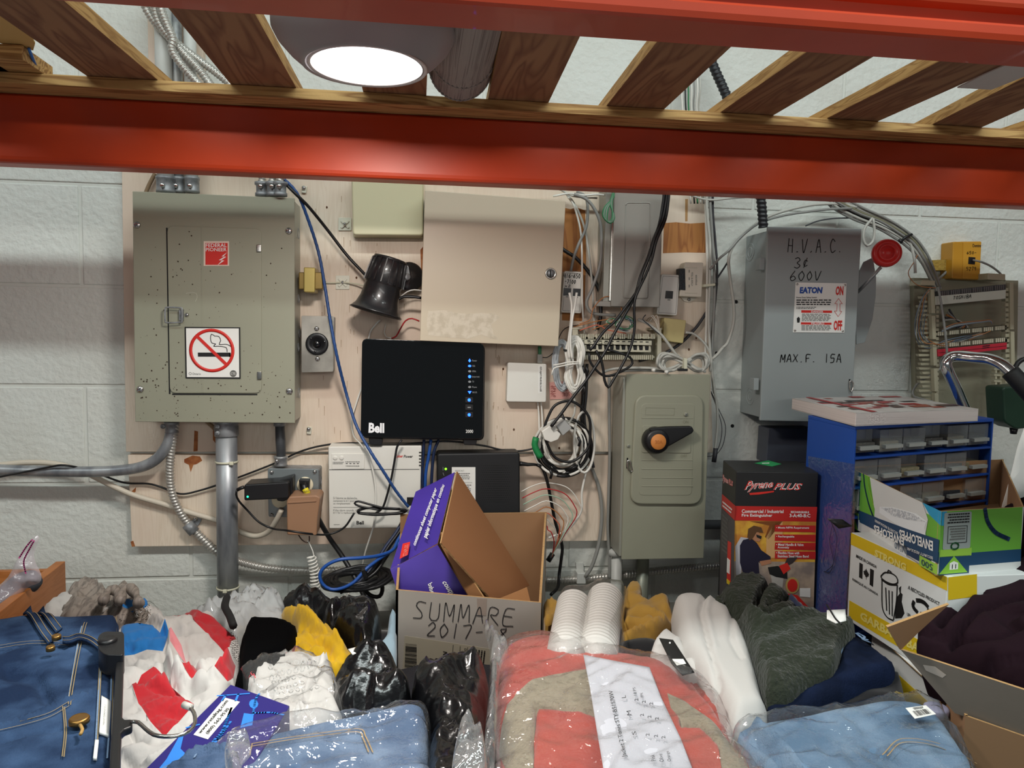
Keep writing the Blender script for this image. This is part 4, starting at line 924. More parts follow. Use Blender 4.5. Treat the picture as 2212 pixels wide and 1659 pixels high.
hc = WY(.112).at(1414, 950); MB().lathe(hc, (0, -1, 0), [(.0285, 0), (.0285, .012), (.026, .020), (.022, .024), (.001, .024)], 32).build('hub', black, dsw)
slab('lever', [(1404, 926), (1440, 922), (1495, 921), (1500, 930), (1496, 936), (1432, 972), (1415, 972)], WY(.133), .014, black, dsw, bevel=.003)
hp = WY(.138).at(1423, 955); MB().lathe(hp, (0, -1, 0), [(.0165, -.010), (.0165, -.001), (.0155, 0), (.001, 0)], 28).build('button', mat('orange_button', '#D98A45', .4), dsw)
text('30A', [(1415, 959), (1431, 959), (1431, 951), (1415, 951)], WY(.138), mat('button_text', '#B86C30', .5), dsw)
slab('latch_slot', [(1354, 989), (1357, 989), (1357, 1012), (1353, 1012)], WY(.1024), .0004, blackm, dsw)
MB().tube(crom([WY(.108).at(*p) for p in ((1356, 996), (1360, 995), (1363, 1005), (1366, 1018), (1360, 1017), (1356, 1008))], .003, True), .0018, 8, closed=True).build('latch', steel, dsw)
screw(1357, 963, SD, dsw, .004, greyp)
sx = U(1347, 1000, .097).x
for y in (850, 1150): ring('knockout', Vector((U(1322, y, .0).x+.001, -.05, U(1336, y, .05).z)), (-1, 0, 0), .014, .002, .001, galvd, dsw)
vpipe('conduit_pipe', 1333, 1195, 1420, .03, .0125, painted, 'white painted pipe below left edge of the safety switch', seg=18)
vpipe('conduit_pipe', 1389, 1205, 1420, .05, .0135, mat('greenish_pipe', '#8B8E80', .4, .3), 'greenish pipe below middle of the safety switch', seg=18)
e = tag(MB().lathe(U(1329, 1199, .03), (0, 0, 1), [(.016, 0), (.016, .012), (.013, .014)], 16).build('pipe_connector', painted), 'painted connector at lower left corner of the safety switch', 'connector')
# ------------------------------------------------------------------ grey-blue safety switch (HVAC)
hv = empty('hvac_switch', U(1740, 910, .06), 'blue-grey safety switch marked H.V.A.C. with red knob lever', 'electrical switch')
HP = WY(.120)
slab('body', [(1663, 497), (1857, 503), (1836, 906), (1647, 903)], WY(.113), .113, bluegrey, hv, bevel=.0015)
slab('door', [(1659, 489), (1862, 494), (1839, 913), (1642, 909)], HP, .008, bluegrey, hv, bevel=.002)
ink('H.V.A.C.', [(1700, 545), (1822, 545), (1822, 518), (1702, 516)], HP, inkb, hv, .0016); ink('3c', [(1714, 579), (1748, 579), (1750, 557), (1716, 557)], HP, inkb, hv, .0016)
ink('600V', [(1704, 607), (1775, 605), (1777, 586), (1707, 586)], HP, inkb, hv, .0016); ink('MAX.F. 15A', [(1684, 782), (1819, 783), (1820, 765), (1686, 766)], HP, inkb, hv, .0019)
sg = slab('plate', [(1719, 610), (1829, 612), (1824, 719), (1713, 718)], WY(.1215), .0013, paper, hv, bevel=.0003); SG = WY(.1215)
text('EATON', [(1727, 634), (1775, 634), (1777, 620), (1728, 620)], SG, printb, sg, .05, name='logo')
text('ON', [(1804, 638), (1821, 638), (1822, 618), (1806, 618)], SG, printr, sg, .04); text('OFF', [(1800, 714), (1819, 714), (1819, 692), (1801, 692)], SG, printr, sg, .04)
strokes([[(1811, 645), (1803, 656), (1808, 656), (1807, 672), (1802, 672), (1810, 684), (1818, 673), (1814, 672), (1814, 656), (1819, 656), (1811, 645)]], SG, printr, sg, .0008, 'arrow', smooth=False)
text('Heavy Duty Safety Switch', [(1720, 645), (1764, 645), (1764, 641), (1720, 641)], SG, inkb, sg, .01)
lines([(1720, 660), (1796, 660), (1796, 646), (1720, 646)], 3, SG, inkb, sg, seedv=2); lines([(1720, 668), (1764, 668), (1764, 662), (1720, 662)], 2, SG, printg, sg)
decal('danger_bar', [(1731, 670), (1797, 671), (1797, 676), (1731, 675.5)], SG, printr, sg); text('DANGER', [(1752, 675.3), (1778, 675.6), (1778, 671.5), (1752, 671)], SG, printw, sg, .02, off=.001)
decal('danger_bar', [(1730, 696), (1796, 697), (1796, 701.5), (1730, 701)], SG, printr, sg); text('PELIGRO', [(1752, 700.6), (1780, 701), (1780, 697.2), (1752, 696.8)], SG, printw, sg, .02, off=.001)
lines([(1732, 694), (1796, 694), (1796, 677.5), (1732, 677)], 6, SG, printg, sg, seedv=5); lines([(1731, 714), (1795, 714), (1795, 702.5), (1731, 702)], 4, SG, printg, sg, seedv=6)
decal('hand_mark', [(1721, 688), (1725, 684), (1728, 688), (1727, 697), (1722, 697)], SG, inkb, sg)
for x, y in ((1722, 614), (1825, 616), (1717, 714), (1820, 715)): MB().lathe(SG.at(x, y), SG.n, [(.0026, 0), (.0022, .0012), (.0005, .0016)], 10).build('rivet', steel, sg)
for x, y in ((1647, 570), (1634, 830)):
    slab('hinge', [(x-5, y-13), (x+6, y-13), (x+5, y+13), (x-6, y+13)], WY(.112), .02, bluegrey, hv, bevel=.001); 
for yy, zz in ((545, .05), (855, .05)): ring('knockout', Vector((U(1600, yy, 0).x-.0003, -zz, U(1622, yy, zz).z)), (-1, 0, 0), .02, .002, .001, bluegrey, hv); ring('knockout', Vector((U(1600, yy, 0).x-.0003, -zz, U(1622, yy, zz).z)), (-1, 0, 0), .011, .002, .001, bluegrey, hv)
slab('side_plate', [(1857, 585), (1866, 566), (1886, 556), (1893, 600), (1892, 640), (1885, 690), (1868, 740), (1850, 744), (1849, 700)], WY(.07), .003, bluegrey, hv, bevel=.0008)
MB().tube([U(1852, 632, .10), U(1878, 605, .12), U(1903, 577, .135)], .0036, 10).build('lever_arm', galv, hv)
kc = U(1915, 547, .14); ax_ = Vector((-.38, -.9, .05)).normalized()
MB().lathe(kc - ax_*.010, ax_, [(.027, 0), (.029, .003), (.029, .017), (.026, .021), (.019, .0215), (.018, .020), (.0125, .020), (.0115, .0225), (.001, .0225)], 40).build('knob', mat('red_knob', '#C8201C', .35), hv)
slab('latch_slot', [(1834, 819), (1837, 819), (1837, 841), (1834, 841)], WY(.1206), .001, blackm, hv)
MB().tube(crom([WY(.124).at(*p) for p in ((1836, 823), (1842, 826), (1843, 836), (1839, 846), (1836, 842))], .003, True), .0014, 8, closed=True).build('latch', steel, hv)
for i, (x, y) in enumerate(((1590, 652), (1582, 920), (1548, 763))):
    decal('anchor_hole', [(x+4*math.cos(a), y+4*math.sin(a)) for a in [k*.785 for k in range(8)]], WY(.0005), blackm, wall)
vb = slab('wall_duct', [(1660, 925), (1760, 925), (1760, 1000), (1655, 1000)], WY(.06), .05, mat('slate_plastic', '#4A4E58', .5), bevel=.002); tag(vb, 'dark slate-grey plastic bin behind the cabinet under the blue-grey switch', 'box')
# ------------------------------------------------------------------ telephone punch-down tower
tw = empty('telephone_tower', U(2095, 880, .02), 'tall cream punch-down frame with labelled strips on the right wall', 'phone block')
slab('backboard', [(1974, 600), (2200, 606), (2196, 905), (1978, 905)], WY(.016), .015, mat('olive_board', '#8E8B76', .5), tw, bevel=.001)
ivd = mat('aged_ivory', '#B5AF96', .5)
for a_, b_ in ((625, 677), (682, 733), (738, 790), (796, 846), (850, 892)):
    x = 2011+(a_-625)*.038; slab('post', [(x, a_), (x+8, a_), (x+10, b_), (x+2, b_)], WY(.085), .012, ivd, tw, bevel=.001)
for a_, b_ in ((610, 712), (716, 800)):
    x = 2182+(a_-625)*.02; slab('post', [(x, a_), (x+8, a_), (x+9, b_), (x+1, b_)], WY(.085), .012, ivd, tw, bevel=.001)
for k in range(26):
    y = 640+k*9.6; j = 4*math.sin(k*2.3); slab('clip', [(1988+j, y), (2012, y), (2012, y+4.5), (1990+j, y+5)], WY(.07), .010, ivd, tw)
    slab('clip', [(2022, y+2), (2028, y+2), (2028, y+8), (2022, y+8)], WY(.08), .012, ivd, tw)
for k in range(24):
    y = 622+k*11; slab('clip', [(2172, y), (2181, y), (2181, y+7), (2172, y+7)], WY(.08), .012, ivd, tw)
for k in range(9):
    y = 795+k*13; slab('clip', [(2148, y), (2166, y+1), (2166, y+5), (2148, y+4)], WY(.07), .012, ivd, tw); slab('clip', [(2150, y+5), (2154, y+5), (2154, y+11), (2150, y+11)], WY(.07), .012, ivd, tw); slab('clip', [(2161, y+5), (2165, y+5), (2165, y+11), (2161, y+11)], WY(.07), .012, ivd, tw)
def strip(x0, y0, x1, y1, h, m, d=.085, teeth=None, tm=None):
    s_ = slab('terminal_strip', [(x0, y0), (x1, y1), (x1, y1+h), (x0, y0+h)], WY(d), .02, m, tw, bevel=.0005)
    if teeth:
        for k in range(teeth):
            if k % 6 == 5: continue
            u = (k+.2)/teeth; x = x0+(x1-x0)*u; y = y0+(y1-y0)*u; w_ = (x1-x0)/teeth*.55
            slab('tooth', [(x, y+1), (x+w_, y+.8), (x+w_, y+h-2), (x, y+h-1.8)], WY(d+.003), .003, tm, s_)
dkg = mat('dark_grey_block', '#4A4A4C', .5)
strip(2030, 629, 2173, 614, 12, dkg, .08, 36, mat('mid_grey_tooth', '#6E6C6C', .5))
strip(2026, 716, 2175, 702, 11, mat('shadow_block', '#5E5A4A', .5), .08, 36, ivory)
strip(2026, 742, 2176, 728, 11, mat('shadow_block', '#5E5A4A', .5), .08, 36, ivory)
tl = slab('label_strip', [(2022, 640), (2173, 626), (2172, 645), (2022, 659)], WY(.088), .004, mat('label_white', '#CFD3C6', .6), tw, bevel=.0004)
ink('TOSHIBA', [(2058, 647), (2098, 643), (2099, 636), (2059, 640)], WY(.088), inkb, tl, .001, off=.001)
rl2 = slab('red_label_strip', [(2026, 755), (2175, 740), (2175, 754), (2027, 770)], WY(.088), .004, mat('red_label', '#C0283A', .5), tw, bevel=.0004)
strokes([[(2028, 762), (2174, 747)]], WY(.088), inkb, rl2, .0008); lines([(2122, 754), (2138, 752), (2138, 744), (2122, 746)], 2, WY(.088), inkb, rl2, 'handwriting', off=.001)
slab('bracket', [(1992, 605), (2020, 606), (2020, 617), (1988, 616)], WY(.07), .04, ivd, tw, bevel=.001); slab('bracket', [(2134, 590), (2172, 592), (2172, 606), (2134, 604)], WY(.07), .04, ivd, tw, bevel=.001)
yj = empty('yellow_jack', U(2088, 604, .0), 'yellowed phone jack with handwritten number above the punch-down frame', 'wall jack')
slab('housing', rrect([(2059, 522), (2121, 521), (2117, 605), (2056, 602)], 3), WY(.04), .04, mat('amber_plastic', '#C08A28', .4), yj, bevel=.003)
slab('front', [(2081, 524), (2120, 523), (2116, 603), (2079, 602)], WY(.0415), .002, mat('amber_lit', '#C9922E', .4), yj, bevel=.0005)  # front lighter than the housing; side shading is put into the two ambers
YJ = WY(.0415); slab('socket', [(2093, 555), (2107, 556), (2106, 571), (2092, 570)], WY(.0425), .002, black, yj)
ink('650-', [(2088, 549), (2110, 549), (2110, 543), (2088, 543)], YJ, inkb, yj, .0009); ink('5279', [(2087, 584), (2109, 584), (2109, 577), (2087, 577)], YJ, inkb, yj, .0009)
text('Domino', [(2101, 534), (2119, 534), (2119, 527), (2101, 527)], YJ, inkb, yj, .01)
fo = slab('foam_block', [(2014, 562), (2048, 560), (2046, 584), (2018, 584)], WY(.02), .02, mat('yellow_foam', '#A08238', .9, bump=(150, 1.0, .004))); tag(fo, 'lump of yellow foam on wall left of the yellowed jack', 'foam')
cable('grey_cable', [(2102, 562, .045), (2120, 566, .06), (2142, 576, .05), (2162, 592, .04), (2170, 606, .03)], .0024, greyc, 'grey cord leaving the yellowed phone jack to the right')
cable('grey_cable', [(2056, 578, .02), (2046, 586, .02), (2034, 597, .02), (2024, 606, .03)], .003, greyc, 'short grey cable below left of the yellowed phone jack')
cable('grey_cable', [(2026, 620, .095), (2032, 650, .10), (2038, 690, .105), (2044, 740, .105), (2046, 775, .10)], .0026, greyc, 'grey cable hanging down across the punch-down strips')
cable('grey_cable', [(2032, 795, .08), (2015, 808, .07), (1985, 826, .05), (1972, 845, .04), (1975, 856, .05), (1992, 862, .08), (2015, 868, .1)], .0026, greyc, 'grey cable bending out left of the punch-down frame near the catalogue')
# ================================================================== loose cabling on the board
dkc = mat('charcoal_cable', '#35353A', .45)
K = [
 ([(1442, 400), (1440, 430), (1430, 480), (1415, 514), (1404, 551), (1388, 591), (1378, 625), (1354, 660), (1330, 692), (1303, 718), (1284, 745), (1274, 757)], .0030, blackc, .128, 'black cable crossing the narrow steel cabinet, ending at the second socket'),
 ([(1436, 400), (1433, 435), (1424, 485), (1411, 520), (1400, 556), (1384, 596), (1371, 640), (1343, 692), (1324, 726), (1311, 753), (1293, 782), (1266, 822), (1240, 855), (1215, 890), (1190, 922)], .0032, blackc, .124, 'black cable crossing the narrow steel cabinet and running on down to the white coupler'),
 ([(1446, 400), (1444, 432), (1437, 475), (1418, 520), (1408, 560), (1394, 596), (1380, 625), (1371, 650), (1370, 680), (1371, 705), (1364, 745), (1346, 785), (1324, 822), (1314, 837), (1306, 822), (1303, 798), (1298, 777), (1287, 757)], .0028, blackc, .132, 'black cable crossing the narrow steel cabinet and hooking in a V below the jack strip'),
 ([(1311, 755), (1340, 763), (1361, 772), (1366, 785), (1354, 796), (1324, 810), (1303, 811), (1285, 796), (1274, 779), (1273, 762)], .0026, blackc, .12, 'black cable loop hanging around the foot of the jack strip'),
 ([(1245, 415), (1261, 421), (1269, 440), (1267, 487), (1250, 527), (1240, 554), (1233, 585)], .0032, greyc, .05, 'grey cable dropping into the top of the double phone jack'),
 ([(1222, 418), (1234, 431), (1248, 455), (1261, 487), (1270, 533), (1279, 612), (1282, 665), (1285, 715)], .0026, lgreyc, .04, 'pale grey cable running straight down between beige and narrow cabinets'),
 ([(1240, 420), (1266, 430), (1285, 453), (1297, 485), (1299, 533), (1295, 575), (1279, 623), (1267, 652), (1274, 673), (1293, 679), (1330, 681)], .0034, greyc, .075, 'grey cable bowing left under the narrow steel cabinet'),
 ([(1226, 424), (1240, 445), (1253, 493), (1257, 548), (1258, 652), (1262, 720)], .0022, whitec, .045, 'thin white cable nearest the double phone jack'),
 ([(1205, 530), (1219, 541), (1247, 560), (1274, 591), (1292, 622), (1297, 645), (1297, 686), (1290, 712)], .0042, blackc, .035, 'thick black cable from behind the beige cabinet to the jack strip'),
 ([(1190, 400), (1215, 412), (1240, 424), (1290, 428)], .0022, lgreyc, .05, 'pale cable skimming top edge of the beige cabinet'),
 ([(1195, 424), (1230, 418), (1262, 422), (1290, 420), (1320, 424)], .0022, whitec, .06, 'white cable bunched over right top corner of the beige cabinet'),
 ([(1526, 400), (1526, 434), (1529, 480), (1534, 533), (1533, 612), (1531, 692), (1535, 771), (1543, 838), (1549, 880), (1550, 920), (1546, 960), (1542, 992)], .0030, lgreyc, .05, 'pale grey cable, longest of the upright bundle at the board edge'),
 ([(1534, 395), (1534, 440), (1538, 500), (1541, 560), (1544, 620), (1541, 700), (1537, 780), (1543, 850)], .0032, greyc, .045, 'grey cable in the upright bundle at the board edge'),
 ([(1522, 400), (1524, 440), (1526, 500), (1528, 560), (1527, 660), (1524, 760), (1522, 805)], .0030, whitec, .04, 'white cable innermost in the upright bundle at the board edge'),
 ([(1540, 400), (1540, 460), (1545, 520), (1549, 580), (1546, 640), (1538, 720), (1534, 800)], .0026, dkc, .04, 'dark grey cable outermost in the upright bundle at the board edge'),
 ([(1530, 668), (1515, 692), (1500, 712), (1470, 742), (1430, 766), (1380, 780)], .0034, dkc, .03, 'dark cable slanting behind the small pale yellow cover'),
 ([(1460, 400), (1478, 414), (1510, 428), (1540, 432), (1580, 428), (1640, 424)], .0024, lgreyc, .05, 'pale cable sagging under the beam above the upright bundle'),
 ([(1560, 752), (1572, 739), (1584, 700), (1585, 661), (1577, 601), (1574, 560), (1584, 531), (1608, 504), (1644, 476), (1680, 460), (1729, 447), (1771, 441), (1816, 441), (1850, 448)], .0034, lgreyc, .05, 'pale grey cable arching over the blue-grey switch and looping down its left side'),
 ([(1538, 776), (1550, 765), (1562, 750)], .0034, lgreyc, .05, 'end of pale cable tucked behind the upright bundle'),
 ([(1534, 582), (1552, 560), (1575, 540), (1600, 512), (1640, 482), (1690, 466), (1740, 458), (1790, 452), (1840, 450)], .0028, greyc, .055, 'grey cable arching over the blue-grey switch just under the paler one'),
 ([(1543, 610), (1560, 585), (1576, 560)], .002, dkc, .04, 'short dark cable left of the arching cables'),
 ([(1740, 488), (1765, 478), (1800, 472), (1840, 471), (1870, 472)], .0016, dkc, .04, 'thin dark wire just above the blue-grey switch'),
 ([(1885, 471), (1868, 493), (1865, 517), (1873, 531), (1885, 522), (1889, 500), (1886, 472)], .0030, lgreyc, .07, 'small hanging loop of pale cable left of the red knob'),
 ([(1279, 1012), (1294, 1056), (1300, 1109), (1294, 1172), (1279, 1222), (1264, 1246)], .0042, greyc, .03, 'thick grey cable bowing right beside the big round cable coil'),
 ([(1316, 815), (1316, 900), (1317, 974), (1315, 1062), (1313, 1140), (1316, 1200), (1317, 1250)], .0034, greyc, .03, 'grey cable running straight down left edge of the tall safety switch'),
 ([(1269, 1006), (1257, 1062), (1255, 1105), (1226, 1144), (1185, 1162)], .0026, whitec, .05, 'white cable trailing from the round coil toward the cardboard box'),
 ([(1258, 786), (1260, 852), (1257, 905), (1266, 955), (1264, 993), (1235, 1026)], .0048, blackc, .045, 'thick black cable joining the round coil from above'),
 ([(1268, 786), (1266, 850), (1262, 905), (1272, 960), (1282, 1010)], .0036, dkc, .04, 'dark cable beside the thick black one above the round coil'),
 ([(1378, 690), (1400, 700), (1430, 725), (1460, 765), (1484, 785)], .0032, lgreyc, .075, 'pale cable from the wire tangle to the coil on the tall switch'),
 ([(1481, 718), (1500, 722), (1524, 745), (1537, 775), (1534, 803)], .0026, lgreyc, .05, 'pale cable leaving the small pale yellow cover to the right'),
 ([(1300, 805), (1320, 798), (1350, 795), (1400, 795), (1442, 799)], .0030, lgreyc, .09, 'pale cable lying along top of the tall safety switch'),
 ([(1322, 812), (1345, 802), (1390, 800), (1440, 803)], .0026, greyc, .085, 'grey cable lying just behind the pale one on the tall safety switch'),
 ([(1230, 632), (1235, 660), (1233, 700), (1228, 740), (1230, 775)], .0026, whitec, .10, 'white cord plugged in the left socket of the double phone jack'),
 ([(1246, 632), (1242, 660), (1236, 690), (1232, 740), (1236, 775)], .0026, whitec, .105, 'white cord plugged in the right socket of the double phone jack'),
 ([(1536, 845), (1553, 885), (1567, 920), (1562, 960), (1546, 985)], .0008, dkc, .04, 'hair-thin dark wire hanging right of the tall safety switch'),
 ([(1536, 848), (1548, 880), (1559, 920), (1556, 955), (1544, 982), (1528, 986)], .0008, dkc, .035, 'second hair-thin wire hanging right of the tall safety switch'),
 ([(1205, 735), (1215, 715), (1228, 706), (1250, 702)], .0010, blackc, .04, 'thin black wire from behind beige cabinet toward the jack strip'),
]
for P, r, m, d, l in K: cable('cable', [(x, y, d) for x, y in P], r, m, l)
cbl = empty('cable_tie', U(1533, 618, .05), 'white cable tie with black tail around the upright bundle', 'cable tie')
slab('strap', [(1521, 614), (1548, 612), (1548, 617), (1521, 620)], WY(.058), .018, ziptie, cbl, bevel=.001); slab('tail', rectq(1546, 611, 1551, 617), WY(.06), .006, black, cbl)
MB().tube(upts([(1546, 968), (1544, 985), (1542, 998)], .05), .0055, 8).build('cable_end', dkc).parent = None
o = bpy.data.objects['cable_end']; tag(o, 'dark frayed cable end below the upright bundle', 'cable')
# bundle over to the punch-down tower
B0 = [(1800, 415), (1816, 432), (1861, 455), (1907, 474), (1946, 498), (1976, 522), (2000, 556), (2018, 592), (2030, 622)]
for i, (dx, dy, m, w_) in enumerate(((0, 0, lgreyc, 'pale, on top'), (4, -6, greyc, 'grey, uppermost'), (-5, 7, greyc, 'grey, third from top'), (-10, 12, dkc, 'dark, fourth from top'), (-8, 18, lgreyc, 'pale, fifth from top'), (-2, 3, mat('olive_cable', '#7C7A62', .5), 'olive, in the middle'), (-14, 22, greyc, 'grey, lowest'))):
    rnd = random.Random(i); P = [(x+dx*(1-.5*k/8)+rnd.uniform(-2, 2), y+dy*(1-.5*k/8)+rnd.uniform(-2, 2), .045+.004*(i % 3)) for k, (x, y) in enumerate(B0)]
    cable('bundled_cable', P, .0030, m, w_ + ', of the cables sweeping down right to the punch-down frame')
tb = empty('cable_tie', U(1958, 512, .05), 'black cable tie around the sweeping bundle right of the red knob', 'cable tie')
MB().tube(upts([(1946, 522), (1956, 512), (1970, 506)], .062), .003, 8).build('strap', black, tb); MB().tube(upts([(1942, 518), (1948, 524)], .065), .004, 8).build('head', black, tb)
cable('bundled_cable', [(1960, 508, .05), (1968, 530, .05), (1975, 560, .05), (1977, 590, .05)], .0032, lgreyc, 'pale cable splitting down from the black tie right of the red knob')
rnd = random.Random(9); pal = [mat('wire_blue', '#6F8196', .5), mat('wire_white', '#A9A79C', .5), mat('wire_slate', '#5D6670', .5), orangew]
names = ['outermost', 'second', 'third', 'fourth', 'fifth', 'sixth', 'seventh', 'innermost']
for i in range(8):
    q = i*3.2
    P = [(2010-i, 622+i*2), (1994-i*.5+q*.4, 640), (1982+q, 668), (1976+q, 700), (1978+q, 728-i), (1990+q*.8, 748-i*2), (2010, 750-i*2), (2035, 738+i), (2075, 729+i*1.4), (2115, 720+i), (2140, 708+i)]
    cable('wire', [(x+rnd.uniform(-2, 2), y+rnd.uniform(-2, 2), .07+rnd.uniform(-.01, .02)) for x, y in P], .0009, pal[i % 4], '%s of eight thin wires looping out left of the punch-down frame' % names[i], 'wire')
for i in range(5):
    P = [(2050-i*3, 668+i*6), (2064, 690), (2080+i*2, 700+i), (2066+i*6, 708)]
    cable('wire', [(x, y, .05) for x, y in P], .0022, [dkc, greyc, orangew, dkc, lgreyc][i], '%s of five short wires fanning behind the middle of the punch-down frame' % names[i+1], 'wire')
for i in range(4):
    P = [(2034+i, 716-i*2), (2060, 706-i*2), (2090, 700-i*1.5), (2120, 696-i), (2140, 694-i), (2143, 700)]
    cable('wire', [(x, y, .09) for x, y in P], .0011, pal[i], '%s of four thin wires lying along the middle terminal strip' % names[i+1], 'wire')
cable('orange_wire', [(1985, 545, .05), (1975, 565, .05), (1962, 590, .06), (1976, 612, .07), (1997, 620, .08), (2022, 622, .09)], .0009, orangew, 'orange wire loop beside the yellow foam lump', 'wire')
# wire tangle over the jack strip
for i, (P, m, l) in enumerate((([(1252, 700), (1275, 690), (1281, 668), (1300, 645), (1320, 641), (1338, 655), (1343, 674), (1334, 690), (1310, 700), (1280, 712)], orangew, 'orange wire ring hanging off lower left corner of the narrow cabinet'),
    ([(1240, 706), (1270, 698), (1300, 692), (1318, 690), (1340, 694)], orangew, 'orange wire lying flat left of the green tangle'),
    ([(1252, 714), (1290, 702), (1310, 712), (1330, 716), (1352, 720)], mat('salmon_wire', '#C8654A', .5), 'salmon wire on the top rail of the jack strip'),
    ([(1395, 680), (1388, 690), (1400, 700), (1412, 712), (1424, 722)], dkc, 'thin dark wire left of the frayed cream wires'))):
    cable('wire', [(x, y, .085) for x, y in P], .0011, m, l, 'wire')
tg = empty('wire_tangle', U(1352, 725, .08), 'tangle of green, blue and white wire ends on top of the jack strip', 'wire')
cols = [greenw, whitec, pal[0], greenw, mat('mint_wire', '#9FC0A8', .5)]
for k in range(12):
    cx, cy, rx, ry = (1350, 700, 22, 18) if k % 3 else (1322, 694, 14, 7); a0 = rnd.uniform(0, 6)
    P = [(cx+rx*rnd.uniform(.5, 1)*math.cos(a0+j*.9), cy+ry*rnd.uniform(.5, 1)*math.sin(a0+j*.9), .085+rnd.uniform(-.012, .012)) for j in range(9)]
    cable('wire', P, .0009, cols[k % 5], parent=tg)
fw = empty('frayed_wires', U(1415, 720, .06), 'frayed cream wire ends beside the small pale yellow cover', 'wire')
for k in range(9):
    P = [(1396+k*1.6, 690+rnd.uniform(-4, 4), .07), (1405+k*2, 683+rnd.uniform(-3, 3), .075), (1415+k*1.2, 696+k, .075), (1424, 722, .07)]
    cable('wire', P, .0007, [mat('tan_wire', '#9C8468', .5), whitec][k % 2], parent=fw)
# hanks
def ovalhank(name, cx, cy, rx, ry, n, r, m, label, d, pinch=0, step=2.6, seedv=1):
    e = empty(name, U(cx, cy+ry, d), label, 'cable'); rnd = random.Random(seedv)
    for k in range(n):
        P = []; sx = rx-k*step; sy_ = ry-k*step*1.1
        for j in range(14):
            a = 2*math.pi*j/14; y = sy_*math.sin(a); f = 1-pinch*math.exp(-((y-pinch*0+8)/14)**2)
            P.append((cx+sx*math.cos(a)*f+rnd.uniform(-1, 1), cy+y+rnd.uniform(-1, 1), d+rnd.uniform(-.004, .004)))
        cable('loop', P, r, m, parent=e, closed=True)
    return e
h1 = ovalhank('grey_hank', 1214, 790, 20, 55, 5, .0023, mat('ribbon_grey', '#A5AAAE', .45), 'grey flat cable folded into a long hank left of the jack strip', .075)
h2 = ovalhank('white_hank', 1242, 788, 24, 62, 6, .0026, whitec, 'white cable folded into a long pinched hank beside the grey one', .085, .55, 3.0, 2)
MB().tube(crom(upts([(1195, 789), (1212, 786), (1230, 782), (1246, 782), (1250, 785), (1234, 787), (1212, 791), (1196, 796), (1192, 810)], .10)), .0016, 6).build('tie', whitec, h2)
slab('tie', [(1219, 754), (1233, 756), (1233, 761), (1219, 759)], WY(.09), .012, black, h1, bevel=.001)
# big round coil
rc = empty('cable_coil', U(1215, 1032, .05), 'big round coil of white and black cable with green tape, right of the fibre box', 'cable')
for k in range(12):
    wh = k % 2 == 0 or k > 8; rx = 60-k*2.3+rnd.uniform(-3, 3); ry = 62-k*1.8+rnd.uniform(-3, 3); cx = 1214+rnd.uniform(-4, 6)+(0 if wh else 2); cy = 965+rnd.uniform(-5, 3)+(0 if wh else 4)
    P = [(cx+rx*math.cos(j*.5236), cy+ry*math.sin(j*.5236), .06+rnd.uniform(-.012, .014)) for j in range(12)]
    cable('loop', P, .0030 if wh else .0036, whitec if wh else blackc, parent=rc, closed=True)
cable('loop', [(1225+50*math.cos(j*.5236)+(3 if j % 2 else 0), 932+66*math.sin(j*.5236), .085) for j in range(12)], .0030, blackc, parent=rc, closed=True)
cable('loop', [(1262+22*math.cos(j*.5236), 955+66*math.sin(j*.5236), .07) for j in range(12)], .0028, whitec, parent=rc, closed=True)
MB().tube(crom(upts([(1158, 945), (1155, 960), (1160, 975), (1168, 988)], .078)), .0072, 10).build('green_tape', mat('green_tape', '#1E8A4C', .5), rc)
for x, y in ((1192, 1022), (1253, 952), (1218, 903), (1262, 798), (1264, 840), (1270, 800)): MB().tube(upts([(x-4, y-8), (x, y+2), (x-3, y+12)], .085), .0030, 8).build('tie', black, rc)
cp = empty('network_coupler', U(1205, 950, .1), 'white and grey cube network couplers in front of the round coil', 'connector')
slab('housing', [(1170, 932), (1190, 918), (1212, 938), (1206, 950), (1190, 956), (1176, 950)], WY(.115), .026, white, cp, bevel=.002)
slab('housing', [(1202, 920), (1220, 907), (1236, 925), (1216, 942)], WY(.112), .024, mat('coupler_grey', '#A7A8A6', .45), cp, bevel=.002)
slab('socket', [(1189, 924), (1198, 920), (1205, 928), (1196, 934)], WY(.116), .002, lgreyc, cp)
cable('cable', [(1228, 915, .10), (1240, 895, .08), (1242, 870, .07), (1238, 845, .07)], .0022, lgreyc, 'pale cord from the grey coupler up to the white hank')
# fan of thin wires from the battery box
fcol = [whitec, redw, mat('mint_wire', '#9FC0A8', .5), whitec, orangew, mat('salmon_wire', '#C8654A', .5), lgreyc, redw]
for i in range(8):
    q = i*.105; f = 1-q; cx = 1188
    P = [(1126+i*2, 1062+i*14), (1150+i*2, 1050+i*14), (1180, 1043+i*13), (1225-i*6, 1053+i*13), (1250-i*9, 1084+i*9), (1254-i*9, 1108+i*6), (1225-i*4, 1150+i*3), (1192, 1198+i)]
    cable('fan_wire', [(x, y, .06+.005*(i % 3)) for x, y in P], .0012, fcol[i], '%s of eight thin wires arching from the black battery box' % ['topmost', 'second from top', 'third from top', 'fourth from top', 'fourth from bottom', 'third from bottom', 'second from bottom', 'lowest'][i], 'wire')
MB().tube(upts([(1194, 1196), (1184, 1212)], .065), .006, 8).build('wire_plug', black); tag(bpy.data.objects['wire_plug'], 'small black plug gathering the fan of thin wires', 'plug')
